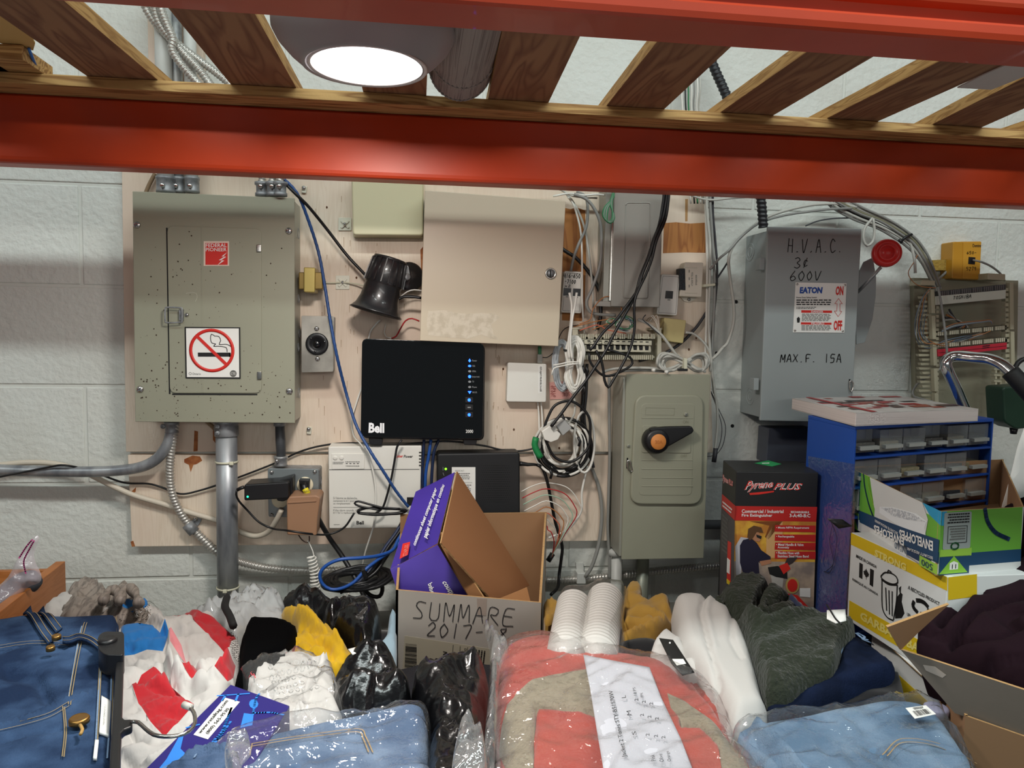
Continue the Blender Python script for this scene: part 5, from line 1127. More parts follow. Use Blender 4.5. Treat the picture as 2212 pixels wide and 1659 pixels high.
# coil on top of the tall switch
cs = empty('cable_coil', U(1470, 805, .08), 'pale grey cable tied in a figure-eight coil on top of the tall safety switch', 'cable')
for k in range(5):
    P = [(1482+(50-k*3)*math.cos(a)*(1.25 if math.cos(a) < 0 else 1), 780+k*2+(20-k)*math.sin(2*a)*.9+rnd.uniform(-2, 2), .095+rnd.uniform(-.01, .012)) for a in [j*.5236 for j in range(12)]]
    cable('loop', P, .0030, lgreyc, parent=cs, closed=True)
slab('tie', rectq(1478, 774, 1485, 797), WY(.112), .02, ziptie, cs, bevel=.001); slab('clip', rectq(1466, 796, 1486, 802), WY(.11), .01, black, cs, bevel=.001)
for x, y in ((1412, 799), (1440, 803)): MB().tube([U(x-3, y, .105), U(x+3, y+1, .11)], .004, 8).build('plug', mat('clear_plug', '#DDD', .2) if False else whitec, cs)
# cables on the shelf by the wall
fh = empty('cable_coil', U(775, 1280, .15), 'big loose coil of black cables lying by the wall left of the white carton', 'cable')
for k in range(9):
    P = [(772+(78-k*4)*math.cos(a)+rnd.uniform(-3, 3), 1250+(24-k*1.5)*math.sin(a)-(14-k)*math.cos(a)*.6+rnd.uniform(-3, 3), .15+.05*math.sin(a)) for a in [j*.5236 for j in range(12)]]
    cable('loop', P, .0038, blackc, parent=fh, closed=True)
cable('loop', [(775, 1240, .17), (782, 1265, .17), (800, 1286, .17), (820, 1288, .17), (826, 1268, .17), (815, 1250, .17)], .0042, blackc, parent=fh)
slab('tie', [(780, 1232), (788, 1230), (794, 1250), (786, 1252)], WY(.20), .02, black, fh, bevel=.001)
cable('blue_cable', [(920, 1055, .07), (885, 1125, .10), (860, 1166, .13), (848, 1188, .15), (818, 1200, .17), (781, 1205, .19), (733, 1209, .20), (702, 1224, .20), (691, 1243, .20), (697, 1262, .20), (714, 1273, .20), (738, 1271, .20), (765, 1257, .20), (791, 1229, .19), (818, 1208, .17), (848, 1188, .145), (866, 1168, .13)], .0034, bluec, 'bright blue network cable looping over the black coil')
for i, (dx, m, l) in enumerate(((0, blackc, 'black cable running from the power box down to the black coil'), (9, blackc, 'second black cable running down to the black coil'), (-6, mat('navy_cable', '#142446', .45), 'navy cable running down to the black coil'))):
    cable('cable', [(880+dx, 1118, .09), (862+dx, 1150, .11), (840+dx, 1180, .13), (822+dx, 1208, .15), (800+dx, 1238, .17), (770, 1262, .18), (735, 1280, .18)], .0038, m, l)
# ================================================================== boxes on the shelf
def subq(q, u0, v0, u1, v1): return [bil(q, u0, v0), bil(q, u1, v0), bil(q, u1, v1), bil(q, u0, v1)]
def panel(name, pts, inward, th, mo, mi, me_, parent, bevel=0):
    pts = [Vector(p) for p in pts]
    if len(pts) == 4:      # keep the sheet flat: slide the last corner along its sight line
        m0 = (pts[1]-pts[0]).cross(pts[2]-pts[0]).normalized(); dd = pts[3]-CAM; t_ = (pts[0]-CAM).dot(m0)/dd.dot(m0) if abs(dd.dot(m0)) > 1e-4 else 1
        if .85 < t_ < 1.15: pts[3] = CAM + dd*t_
    n = (pts[1]-pts[0]).cross(pts[2]-pts[0]).normalized()
    if n.dot(Vector(inward)) < 0: n = -n
    mb = MB(); mb.prism(pts, n*th); k = len(pts); mb.m = [0, 1] + [2]*k
    return mb.build(name, [mo, mi, me_], parent, bevel)
def topcorners(A, dA, B, C):
    a = U(A[0], A[1], dA); H = HZ(a.z-CZ); b = H.at(*B); c = H.at(*C); return a, b, c, b+c-a
dn = lambda p, h: Vector((p.x, p.y, p.z-h))
DECK = CZ-.6215
# ------------------------------------------------------------------ fire extinguisher carton
a, b, c, d = topcorners((1591, 1019), .33, (1768, 1021), (1562, 994)); print('ext box', (b-a).length, (c-a).length, a.z-DECK)
c = a + (Vector((-(b-a).y, (b-a).x, 0)).normalized())*.17 if (c-a).length > .3 else c; d = b+c-a
fx = empty('extinguisher_carton', ((a+d)/2).xy.to_3d()+Vector((0, 0, DECK)), 'black and red fire extinguisher carton standing left of the blue drawer cabinet', 'box')
hb = a.z-DECK; cblk = mat('carton_black', '#1B1A1C', .45); cred = mat('carton_red', '#B8221E', .45)
mb = MB(); P = [a, b, d, c]; mb.prism(P, (0, 0, -hb)); mb.build('carton', cblk, fx, bevel=.0015)
FX = VP(a, b); SXP = VP(a, c)
tp = HZ(a.z-CZ)
decal('green_label', [(1630, 1001), (1660, 995), (1688, 1003), (1668, 1008)], tp, mat('label_green', '#1F9A55', .5), fx, .0006); decal('white_mark', [(1646, 1001), (1662, 1000.5), (1662, 1001.8), (1646, 1002)], tp, paper, fx, .001)
decal('red_band', [(1589, 1093), (1765, 1095), (1763, 1127), (1587, 1124)], FX, cred, fx)
decal('picture', [(1587, 1124.5), (1763, 1127), (1757, 1330), (1584, 1330)], FX, mat('print_orange', '#B9772E', .5, var=(18, '#E0B23C', .45, .6)), fx, .0004)
decal('picture_lower', [(1586, 1212), (1760, 1214), (1757, 1330), (1584, 1330)], FX, mat('print_grey', '#8A7C74', .5, var=(20, '#B9A48E', .45, .6)), fx, .0007)
decal('picture_beam', [(1620, 1126), (1690, 1126), (1660, 1165), (1652, 1160), (1662, 1135)], FX, mat('print_brown', '#7A4318', .5), fx, .0007)
decal('picture_wall', [(1655, 1160), (1672, 1130), (1690, 1126), (1690, 1205), (1655, 1205)], FX, mat('print_tan', '#CFA06A', .5), fx, .0007)
skin = mat('print_skin', '#B07A5A', .5); navy = mat('print_navy', '#1C1830', .5)
decal('figure_strap', [(1588, 1180), (1600, 1160), (1620, 1163), (1605, 1180), (1600, 1240), (1590, 1242)], FX, mat('print_strap', '#B9B6BC', .5), fx, .0009)
decal('figure_shirt', [(1598, 1178), (1605, 1166), (1622, 1162), (1634, 1172), (1644, 1188), (1664, 1202), (1664, 1212), (1652, 1217), (1638, 1214), (1640, 1240), (1606, 1243), (1598, 1215)], FX, navy, fx, .0012)
decal('figure_face', [(1624, 1150), (1638, 1148), (1644, 1160), (1640, 1170), (1630, 1168), (1622, 1160)], FX, skin, fx, .0013)
decal('figure_hair', [(1614, 1160), (1616, 1142), (1628, 1135), (1644, 1139), (1648, 1150), (1634, 1149), (1626, 1162), (1619, 1167)], FX, mat('print_hair', '#5A3C22', .5), fx, .0015)
decal('figure_glasses', [(1633, 1154), (1645, 1158), (1643, 1164), (1634, 1160)], FX, inkb, fx, .0017)
decal('figure_trousers', [(1590, 1243), (1641, 1240), (1644, 1330), (1588, 1330)], FX, mat('print_khaki', '#8F7A62', .5), fx, .0012)
decal('figure_hand', [(1640, 1212), (1664, 1208), (1666, 1216), (1645, 1222)], FX, skin, fx, .0014)
for i, y in enumerate((1134, 1154, 1171.5, 1190.5)): decal('bullet_bar', [(1674, y), (1761.5, y+1), (1761, y+(15.5 if i < 3 else 17)), (1673, y+(14 if i < 3 else 16))], FX, cred, fx, .0010)
decal('bullet_bar', [(1673, 1180), (1761, 1181), (1761, 1188), (1673, 1187)], FX, cred, fx, .0010)
decal('valve', [(1662, 1235), (1678, 1230), (1692, 1245), (1690, 1268), (1668, 1268), (1666, 1250)], FX, mat('print_silver', '#B4B0AA', .4), fx, .0012)
decal('valve_head', [(1658, 1225), (1680, 1222), (1700, 1236), (1700, 1250), (1676, 1246), (1662, 1240)], FX, inkb, fx, .0014)
decal('tag', [(1682, 1222), (1700, 1215), (1707, 1228), (1692, 1240)], FX, printr, fx, .0016)
decal('hose', [(1700, 1205), (1726, 1200), (1712, 1216), (1690, 1228)], FX, mat('print_dark', '#3A3030', .5), fx, .0012)
decal('gauge_ring', [(1711+15*math.cos(t), 1264+18*math.sin(t)) for t in [k*.45 for k in range(14)]], FX, mat('print_gold', '#B8A060', .4), fx, .0016)
decal('gauge', [(1711+11*math.cos(t), 1264+14*math.sin(t)) for t in [k*.45 for k in range(14)]], FX, printr, fx, .0019)
decal('canister', [(1690, 1280), (1722, 1285), (1745, 1310), (1745, 1330), (1690, 1330)], FX, printr, fx, .0015)
decal('picture_paper', [(1727, 1270), (1750, 1270), (1750, 1290), (1727, 1288)], FX, paper, fx, .0014)
for m_, bo, of in ((printw, .045, .0006), (printr, .0, .0010)):
    text('Pyrene', [(1606, 1064), (1669, 1058), (1671, 1037), (1612, 1039)], FX, m_, fx, bo, shear=.35, off=of, name='logo')
    text('PLUS', [(1670, 1058), (1730, 1059), (1734, 1044), (1674, 1043)], FX, m_, fx, bo, shear=.25, off=of, name='logo')
decal('logo_underline', [(1618, 1065), (1672, 1060), (1671, 1063), (1640, 1068), (1620, 1069)], FX, printr, fx, .0008)
text('Commercial / Industrial', [(1602, 1108), (1692, 1108), (1692, 1101), (1602, 1100)], FX, printw, fx, .015, off=.001); text('Fire Extinguisher', [(1602, 1117.5), (1668, 1118), (1668, 1110), (1602, 1109.5)], FX, printw, fx, .015, off=.001)
text('RECHARGEABLE', [(1708, 1108), (1747, 1108.5), (1747, 1104), (1708, 1103.5)], FX, printw, fx, .02, off=.001); text('3-A:40-B:C', [(1705, 1117), (1750, 1117.5), (1750, 1110), (1705, 1109.5)], FX, printw, fx, .02, off=.001)
for s_, x1_, y in (('• Meets NFPA Requirement', 1747, 1142.5), ('• Rechargeable', 1715, 1161.5), ('• Metal Handle & Valve', 1735, 1178.5), ('Assembly', 1704, 1185), ('• Flexible Hose with', 1726, 1196.5), ('Stainless Steel Hose Band', 1746, 1203.5)):
    x0_ = 1676 if s_[0] == '•' else 1679; text(s_, [(x0_, y), (x1_, y+.5), (x1_, y-5), (x0_, y-5.5)], FX, printw, fx, .015, off=.0016)
decal('red_band', [(1560, 1067), (1589, 1093), (1587, 1124), (1559, 1096)], SXP, cred, fx)
decal('side_print', [(1559, 1097), (1587, 1125), (1584, 1330), (1554, 1290)], SXP, mat('side_grey', '#4A4648', .5), fx)
for m_, bo, of in ((printw, .045, .0006), (printr, .0, .0010)): text('Pyrene PLUS', [(1562, 1043), (1584, 1055), (1584, 1040), (1562, 1024)], SXP, m_, fx, bo, shear=.3, off=of, name='logo')
lines([(1562, 1096), (1583, 1113), (1583, 1098), (1562, 1080)], 2, SXP, printw, fx, off=.001); lines([(1560, 1190), (1572, 1200), (1574, 1120), (1561, 1106)], 9, SXP, printg, fx, off=.0009)
decal('side_extinguisher', [(1573, 1168), (1580, 1172), (1579, 1258), (1571, 1250)], SXP, printr, fx, .0009); decal('side_caution', [(1572, 1205), (1578, 1210), (1577, 1240), (1571, 1236)], SXP, printw, fx, .0012); decal('side_caution', [(1571, 1250), (1578, 1256), (1577, 1264), (1571, 1260)], SXP, mat('caution_yellow', '#E0C020', .5), fx, .0012)
# ------------------------------------------------------------------ blue drawer cabinet
a, b, c, d = topcorners((1848, 921), .44, (2147, 904), (1746, 897)); print('cabinet', (b-a).length, (c-a).length, a.z-DECK)
blue = mat('cabinet_blue', '#1F4FA8', .4, var=(5, '#1C479A', .4, .7))
dc = empty('drawer_cabinet', ((a+d)/2).xy.to_3d()+Vector((0, 0, DECK)), 'blue metal small-parts cabinet with clear drawers, right side under the catalogue', 'cabinet')
hh = a.z-DECK; X = (b-a).normalized(); Yv = (c-a).normalized(); W_ = (b-a).length; Dp = (c-a).length; Z = Vector((0, 0, 1))
def cab(name, x0, x1, y0, y1, z0, z1, m, parent=dc, bevel=.0006):
    P = [a + X*x0 + Yv*y0 - Z*z0, a + X*x1 + Yv*y0 - Z*z0, a + X*x1 + Yv*y1 - Z*z0, a + X*x0 + Yv*y1 - Z*z0]
    return MB().prism(P, -Z*(z1-z0)).build(name, m, parent, bevel)
cab('top', 0, W_, 0, Dp, 0, .006, blue); cab('side', 0, .004, 0, Dp, .006, hh, blue); cab('side', W_-.004, W_, 0, Dp, .006, hh, blue); cab('back', .004, W_-.004, Dp-.004, Dp, .006, hh, blue)
plas = film('drawer_plastic', '#C9CCCC', .06, .12, 20, .1, .22)
for r in range(8):
    z0 = .006 + r*.052
    if z0 > hh-.05: break
    if r: cab('shelf', .004, W_-.004, 0, Dp-.004, z0-.004, z0, blue)
    for k in range(6):
        if r > 2: break
        w1 = (W_-.012)/6; x0 = .006 + k*w1; dr_ = cab('drawer', x0+.001, x0+w1-.001, .006+(.02 if (k+r) % 3 == 0 else 0), .05, z0+.004, z0+.044, plas, bevel=.001)
        m_ = MB(); P = [a + X*(x0+.008) + Yv*y + -Z*(z0+.030) for y in (-.004, .006)]; m_.prism([P[0], P[0]+X*(w1-.016), P[1]+X*(w1-.016), P[1]], -Z*.006); o = m_.build('handle', mat('drawer_handle', '#A9ABA6', .35), dc); 
        cab('contents', x0+.006, x0+w1-.006, .012, .045, z0+.026, z0+.043, [mat('hardware_a', '#7C7A74', .4, .6, bump=(400, 1.0)), mat('hardware_b', '#34363A', .5, bump=(300, 1.0)), mat('hardware_c', '#8E8468', .5, bump=(300, 1.0))][(k*2+r) % 3])
wrapm = film('stretch_wrap', '#DDE4EE', .10, .08, 60, 1.0, .02)
SP = VP(a, c)
wp = slab('stretch_wrap', [(1747, 985), (1849, 1003), (1842, 1420), (1755, 1380)], SP, .0003, wrapm, dc, off=.0012)
strokes([[(1806, 1120), (1797, 1170), (1805, 1215), (1787, 1236)], [(1797, 1122), (1812, 1165), (1800, 1232), (1784, 1235)]], SP, blackm, dc, .0012, 'loop_string', .004)
# ------------------------------------------------------------------ catalogue
a, b, c, d = topcorners((1849, 892), .45, (2114, 883), (1711, 860)); print('book', (b-a).length, (c-a).length)
hk = a.z - (U(1849, 921, .45).z); ct = empty('catalogue', ((a+d)/2)-Vector((0, 0, hk)), 'thick paperback catalogue with red and white cover lying on the blue cabinet', 'book')
MB().prism([dn(p, .0009) for p in (a, b, d, c)], (0, 0, -hk+.0018)).build('pages', mat('page_edges', '#D9CDC8', .7, grain=((2, 2, 900), '#C8BAB6', 3)), ct, bevel=.001)
MB().prism([a, b, d, c], (0, 0, -.0009)).build('cover', mat('cover_white', '#D5D0CC', .35, var=(8, '#BEB6B2', .45, .6)), ct); MB().prism([dn(p, hk) for p in (a, b, d, c)], (0, 0, .0009)).build('cover', mat('cover_white', '#D5D0CC', .35), ct)
CT = HZ(a.z-CZ); 
def uvq(u0, v0, u1, v1): return [a+(b-a)*u+(c-a)*v for u, v in ((u0, v0), (u1, v0), (u1, v1), (u0, v1))]
rr_ = random.Random(4); cm = [mat('cover_red', '#A8282A', .35), mat('cover_brown', '#5A4038', .35), mat('cover_rust', '#9A4A3A', .35), mat('cover_dark', '#3A3436', .35), mat('cover_pale', '#E4E0DC', .35)]
mbs = {}
for k in range(34):
    u = rr_.uniform(.02, .85); v = rr_.uniform(.12, .9); w1 = rr_.uniform(.05, .22); h1_ = rr_.uniform(.03, .10); mi = rr_.randrange(5); mbs.setdefault(mi, MB()).prism([p+Vector((0, 0, .0003+.00004*k)) for p in uvq(u, v, min(.99, u+w1), min(.99, v+h1_))], (0, 0, -.0002))
for mi, mb in mbs.items(): tag(mb.build('cover_print', cm[mi], ct), kind='stuff')
MB().prism([p+Vector((0, 0, .002)) for p in uvq(.0, .0, .16, .06)], (0, 0, -.0006)).build('cover_stripe', cm[0], ct) if False else None
MB().prism([p+Vector((0, 0, .0016)) for p in (a+(b-a)*.12, a+(b-a)*.16, c+(b-a)*.16, c+(b-a)*.12)], (0, 0, -.0006)).build('cover_stripe', cm[0], ct)
# ------------------------------------------------------------------ envelope carton (upside-down print) on the garbage bag carton
N = U(2030, 1105, .70); H = HZ(N.z-CZ); Lc = H.at(1832, 1008); Rc = H.at(2212, 1095); Bk = H.at(2166, 992); zb = U(2027, 1243, .70).z; he = N.z-zb
print('env', (Lc-N).length, (Rc-N).length, he, 'strong top', zb-CZ)
ev = empty('envelope_carton', ((N+Bk)/2).xy.to_3d()+Vector((0, 0, zb)), 'open green and blue envelope carton, print upside down, on the garbage bag carton', 'box')
inn = Bk-N; wht = mat('carton_white', '#D8DAD8', .55)
EW = VP(N, Lc); ER = VP(N, Rc)
panel('side', [N, Lc, dn(Lc, he), dn(N, he)], inn, .002, wht, kraft, edgem, ev); panel('end', [N, Rc, dn(Rc, he), dn(N, he)], inn, .002, wht, kraft, edgem, ev)
Lb = Lc; panel('back', [Lc, Bk, dn(Bk, he), dn(Lc, he)], N-Lc, .002, wht, kraft, edgem, ev); panel('far_end', [Rc, Bk, dn(Bk, he), dn(Rc, he)], N-Rc, .002, wht, kraft, edgem, ev)
panel('bottom', [dn(N, he), dn(Lc, he), dn(Bk, he), dn(Rc, he)], (0, 0, 1), .002, wht, kraft, edgem, ev)
Q = [(1826, 1133), (2027, 1243), (2034, 1105), (1832, 1008)]      # left face, bottom-left first
def qd(u0, v0, u1, v1): return subq(Q, u0, v0, u1, v1)
eg = mat('env_green', '#6FB23F', .5); en = mat('env_navy', '#1E4668', .5); eb = mat('env_blue', '#2E9CC8', .5); el = mat('env_lime', '#9CCB4A', .5); dk2 = mat('env_dark', '#16385A', .5)
def qp(pts): return [bil(Q, u, v) for u, v in pts]
decal('print_navy', qd(0, .68, .14, 1), EW, mat('env_teal', '#2C7A9C', .5), ev); decal('print_navy', qd(0, .22, .14, .68), EW, en, ev); decal('barcode_box', qd(.02, .42, .13, .76), EW, paper, ev, .0008); barcode(qd(.035, .48, .115, .70), EW, inkb, ev, off=.0014)
decal('print_lime', qd(0, .02, .14, .30), EW, el, ev, .0006); decal('triangle', qp([(0, .02), (.14, .02), (.07, .33)]), EW, mat('env_mark', '#8CC63F', .5), ev, .0012); decal('print_navy', qp([(0, .02), (.0, .2), (.07, .26)]), EW, en, ev, .001); decal('print_navy', qp([(.14, .02), (.14, .2), (.07, .26)]), EW, en, ev, .001)
decal('hand_mark', qp([(.05, .08), (.09, .08), (.09, .17), (.07, .2), (.05, .17)]), EW, paper, ev, .0014); strokes([qp([(.062, .09), (.062, .15)]), qp([(.078, .09), (.078, .15)])], EW, inkb, ev, .001, 'hand_mark', .0018)
decal('print_green', qd(.14, .30, .30, 1), EW, eg, ev); decal('print_green', qd(.72, .28, 1.0, .86), EW, eg, ev); decal('print_blue', qp([(.88, .86), (1, .78), (1, 1), (.80, 1)]), EW, eb, ev, .0006)
decal('print_navy', qd(.14, .18, 1.0, .36), EW, en, ev, .0006); decal('print_white', qd(.14, .02, .66, .20), EW, wht, ev, .0008); decal('print_navy', qd(.55, .06, .92, .2), EW, dk2, ev, .0008)
decal('print_lime', qd(.80, .0, .99, .16), EW, el, ev, .0010)
strokes([qp([(.17, 1), (.19, .8), (.24, .55), (.30, .36)])], EW, dk2, ev, .004, 'swoosh', .0010); strokes([qp([(.22, 1), (.24, .8), (.29, .58)])], EW, el, ev, .003, 'swoosh', .0010)
decal('white_field', qp([(.24, 1), (.80, 1), (.87, .78), (.84, .40), (.36, .34), (.30, .55)]), EW, wht, ev, .0012)
evp = qp([(.36, .60), (.50, .70), (.74, .78), (.86, .74), (.84, .62), (.86, .50), (.70, .44), (.52, .46), (.36, .50)]); decal('envelope', evp, EW, mat('env_pale', '#E9EEF0', .5), ev, .0016)
decal('envelope_pattern', qp([(.38, .60), (.50, .69), (.72, .76), (.85, .73), (.66, .62), (.50, .56)]), EW, mat('env_hatch', '#B4BAC0', .5, var=(300, '#E0E4E6', .45, .55, 0)), ev, .0019)
decal('print_navy', [(1859, 1103), (1900, 1120), (1960, 1142), (2031, 1166), (2028, 1214), (1859, 1128)], EW, en, ev, .0018)
text('ENVELOPES', [(1956, 1161), (1891, 1133), (1891, 1150), (1956, 1180)], EW, printw, ev, .03, off=.0024); text('ENVELOPPES', [(2019, 1169), (1946, 1143), (1946, 1163), (2019, 1191)], EW, printw, ev, .03, off=.0024)
text('SECURITE REGULIERES', [(1943, 1150), (1893, 1122), (1893, 1127), (1943, 1156)], EW, printw, ev, .01, off=.0024); text('SECURITY REGULAR', [(2019, 1203), (1963, 1182), (1963, 1188), (2019, 1209)], EW, printw, ev, .01, off=.0024)
text('N°10', [bil(Q, u, v) for u, v in ((.66, .17), (.54, .17), (.54, .06), (.66, .06))], EW, en, ev, .0, off=.0022); text('500', [bil(Q, u, v) for u, v in ((.95, .13), (.83, .13), (.83, .03), (.95, .03))], EW, en, ev, .0, off=.0022)
Q2 = [(2027, 1243), (2207, 1228), (2212, 1095), (2034, 1105)]
def q2(u0, v0, u1, v1): return subq(Q2, u0, v0, u1, v1)
decal('print_green', q2(.0, .0, .98, 1), ER, eg, ev); decal('print_blue', q2(.0, .78, .06, 1), ER, eb, ev, .0008); decal('info_panel', rrect(q2(.03, .40, .36, .98), 4), ER, mat('env_info', '#9FA8A4', .5), ev, .0010)
lines([bil(Q2, u, v) for u, v in ((.33, .97), (.06, .97), (.06, .80), (.33, .80))], 4, ER, inkb, ev, off=.0018); strokes([[bil(Q2, u, v) for u, v in ((.08, .50), (.08, .76), (.31, .76), (.31, .50), (.08, .50))]], ER, inkb, ev, .0008, 'frame', .0016, False); lines([bil(Q2, u, v) for u, v in ((.29, .74), (.10, .74), (.10, .54), (.29, .54))], 5, ER, printg, ev, off=.0018)
strokes([[bil(Q2, .17+.045*math.cos(t+o_), .45+.05*math.sin(t+o_)) for t in (0, .6, 1.2, 1.7)] for o_ in (0, 2.1, 4.2)], ER, mat('recycle_green', '#1F5A30', .5), ev, .0022, 'recycle_mark', .0018)
decal('print_lime', q2(.0, .28, .38, .40), ER, el, ev, .0009); decal('print_navy', q2(.0, .0, .36, .29), ER, en, ev, .0009); decal('triangle', [bil(Q2, u, v) for u, v in ((.0, .02), (.34, .02), (.17, .29))], ER, mat('env_mark', '#8CC63F', .5), ev, .0013)
decal('hand_mark', [bil(Q2, u, v) for u, v in ((.12, .08), (.22, .08), (.22, .18), (.17, .21), (.12, .18))], ER, paper, ev, .0016); strokes([[bil(Q2, .15, .1), bil(Q2, .15, .16)], [bil(Q2, .19, .1), bil(Q2, .19, .16)]], ER, inkb, ev, .0012, 'hand_mark', .002)
decal('print_navy', q2(.36, .12, .98, .32), ER, en, ev, .0008); decal('print_white', q2(.36, .0, .98, .12), ER, wht, ev, .0009); strokes([[bil(Q2, u, v) for u, v in ((.52, 1), (.56, .8), (.66, .62), (.82, .5))]], ER, dk2, ev, .006, 'swoosh', .0012)
# ------------------------------------------------------------------ garbage bag carton below
H = HZ(zb-CZ); N2 = H.at(2047, 1246); L2 = H.at(1839, 1150); dirn = (N2-L2); nrm = Vector((-dirn.y, dirn.x, 0)).normalized(); nrm = nrm if nrm.x > 0 else -nrm
dL = -L2.y; hs = L2.z - U(1834, 1337, dL).z; print('strong', dirn.length, hs, 'bottom', L2.z-hs-CZ)
R2 = N2 + nrm*.26; K2 = L2 + nrm*.26
gb = empty('garbage_bag_carton', ((L2+R2)/2).xy.to_3d()+Vector((0, 0, zb-hs)), 'white and yellow garbage bag carton with dustbin drawing, under the envelope carton', 'box')
MB().prism([N2, R2, K2, L2], (0, 0, -hs)).build('carton', wht, gb, bevel=.0012); yel = mat('carton_yellow', '#D9B81E', .5); yl2 = mat('carton_pale_yellow', '#E8D878', .5)
G = VP(N2, L2); GQ = [(1834, 1337), (2042, 1462), (2047, 1246), (1839, 1150)]
GR = VP(N2, R2)
def g(u, v): return bil(GQ, u, v)
def gq(u0, v0, u1, v1): return subq(GQ, u0, v0, u1, v1)
decal('yellow_band', gq(0, .86, 1, .995), G, yel, gb); decal('yellow_band', gq(0, .02, 1, .215), G, yel, gb)
text('STRONG', [(1890, 1202), (1958, 1234), (1959, 1218), (1891, 1186)], G, yl2, gb, .04, off=.001); text('GARBAGE BAGS', [(1859, 1338), (2010, 1426), (2012, 1406), (1860, 1320)], G, yl2, gb, .04, off=.001)
text('MADE IN CANADA', [(1850, 1204), (1894, 1228), (1895, 1222), (1851, 1197)], G, inkb, gb, .02, off=.001); text('FABRIQUÉ AU CANADA', [(1842, 1254), (1897, 1288), (1898, 1281), (1843, 1247)], G, inkb, gb, .02, off=.001)
decal('flag_bar', [(1857, 1215), (1864, 1219), (1863, 1251), (1856, 1247)], G, inkb, gb); decal('flag_bar', [(1880, 1228), (1888, 1232), (1886, 1268), (1879, 1263)], G, inkb, gb)
lf = [(0, 1), (.18, .62), (.38, .74), (.32, .36), (.62, .55), (.7, .32), (1, .26), (.78, -.06), (.86, -.2), (.3, -.42), (.34, -.6), (.05, -.5), (.05, -1)]
lf = lf + [(-x, y) for x, y in lf[::-1]][:-1]
decal('maple_leaf', [(1871.5+6.2*x, 1240-12*y+3.2*x) for x, y in lf], G, inkb, gb)
def gs(L, w_, nm='dustbin_drawing'): return strokes(L, G, inkb, gb, w_, nm, .0008)
gs([[(1905, 1243), (1912, 1237), (1925, 1238), (1937, 1246), (1940, 1258), (1930, 1262), (1914, 1256), (1904, 1247), (1905, 1243)], [(1905, 1252), (1920, 1262), (1939, 1264)], [(1906, 1254), (1906, 1300), (1909, 1320), (1918, 1334), (1930, 1340)], [(1939, 1264), (1937, 1300), (1931, 1338)], [(1914, 1270), (1916, 1318)], [(1921, 1276), (1922, 1326)], [(1928, 1278), (1928, 1330)], [(1918, 1238), (1920, 1232), (1926, 1236)]], .0022)
decal('bag_drawing', [(1938, 1290), (1944, 1282), (1942, 1270), (1947, 1266), (1946, 1280), (1950, 1284), (1948, 1300), (1954, 1325), (1948, 1335), (1934, 1336), (1934, 1310)], G, inkb, gb)
text('A RECYCLED PRODUCT', [(1962, 1272), (2030, 1308), (2031, 1301), (1963, 1264)], G, inkb, gb, .02, off=.001)
for o_ in (0, 2.1, 4.2): gs([[(1990+17*math.cos(t+o_), 1312+14*math.sin(t+o_)+6*math.cos(t+o_)) for t in (0, .5, 1.0, 1.5)]], .006, 'recycle_mark')
text('UN', [(1960, 1330), (1967, 1333), (1967, 1326), (1960, 1323)], G, inkb, gb, .02)
decal('yellow_band', [(2048, 1247), (2110, 1240), (2110, 1288), (2048, 1296)], GR, yel, gb)
# second, flatter carton under it
z3 = zb-hs; H3 = HZ(z3-CZ-.002); L3 = H3.at(1884, 1348); N3 = H3.at(2120, 1560); n3 = Vector((-(N3-L3).y, (N3-L3).x, 0)).normalized(); n3 = n3 if n3.x > 0 else -n3
h3 = z3-.002-DECK; print('lower', (N3-L3).length, h3)
lc = empty('lower_carton', ((L3+N3)/2).xy.to_3d()+Vector((0, 0, DECK)), 'lower white and yellow carton beneath the garbage bag carton', 'box')
MB().prism([N3, N3+n3*.25, L3+n3*.25, L3], (0, 0, -h3)).build('carton', wht, lc, bevel=.002); LP = VP(L3, N3)
decal('yellow_band', [(1884, 1405), (2110, 1612), (2112, 1660), (1884, 1445)], LP, yel, lc)
for k in (0, 1): panel('flap', [L3-n3*.012*k+Z*.001, N3-n3*.012*k+Z*.001, N3+n3*.03+Z*(.006+.004*k), L3+n3*.03+Z*(.006+.004*k)], (0, 0, -1), .002, wht, kraft, edgem, lc)
# jar with lavender lid
jp = HZ(-.475).at(2023, 1525); jr_ = empty('jar', jp - Z*.06, 'small jar with pale lavender lid beside the right denim pack', 'jar')
MB().lathe(jp, (0, 0, -1), [(.012, 0), (.0145, .0015), (.015, .003), (.015, .014)], 28).build('lid', mat('lavender_lid', '#9C9CB8', .5), jr_); MB().lathe(jp - Z*.014, (0, 0, -1), [(.0135, 0), (.0145, .006), (.0145, .05), (.012, .053)], 24).build('glass', mat('jar_grey', '#8E8E9A', .3), jr_)
# ------------------------------------------------------------------ kraft carton, front right
kb2 = empty('kraft_carton', HZ(-.62).at(2200, 1560), 'open brown cardboard carton holding the maroon garment, front right corner', 'box')
P0 = HZ(-.385).at(1945, 1403); P1 = HZ(-.385).at(2330, 1529); P2 = HZ(-.445).at(2330, 1640); P3_ = HZ(-.435).at(2062, 1540)
panel('flap', [P0, P1, P2, P3_], (.5, 1, 0), .003, mat('carton_grey_shaded', '#6A6258', .7, bump=(100, .1)), kraft, edgem, kb2)  # grey outer face with the corner's shade put into its colour
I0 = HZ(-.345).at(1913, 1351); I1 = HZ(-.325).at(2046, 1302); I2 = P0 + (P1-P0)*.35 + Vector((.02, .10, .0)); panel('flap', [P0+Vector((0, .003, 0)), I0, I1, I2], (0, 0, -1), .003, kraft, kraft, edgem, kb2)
E0 = HZ(-.44).at(2085, 1546); E1 = HZ(-.44).at(2330, 1632); hb2 = .18
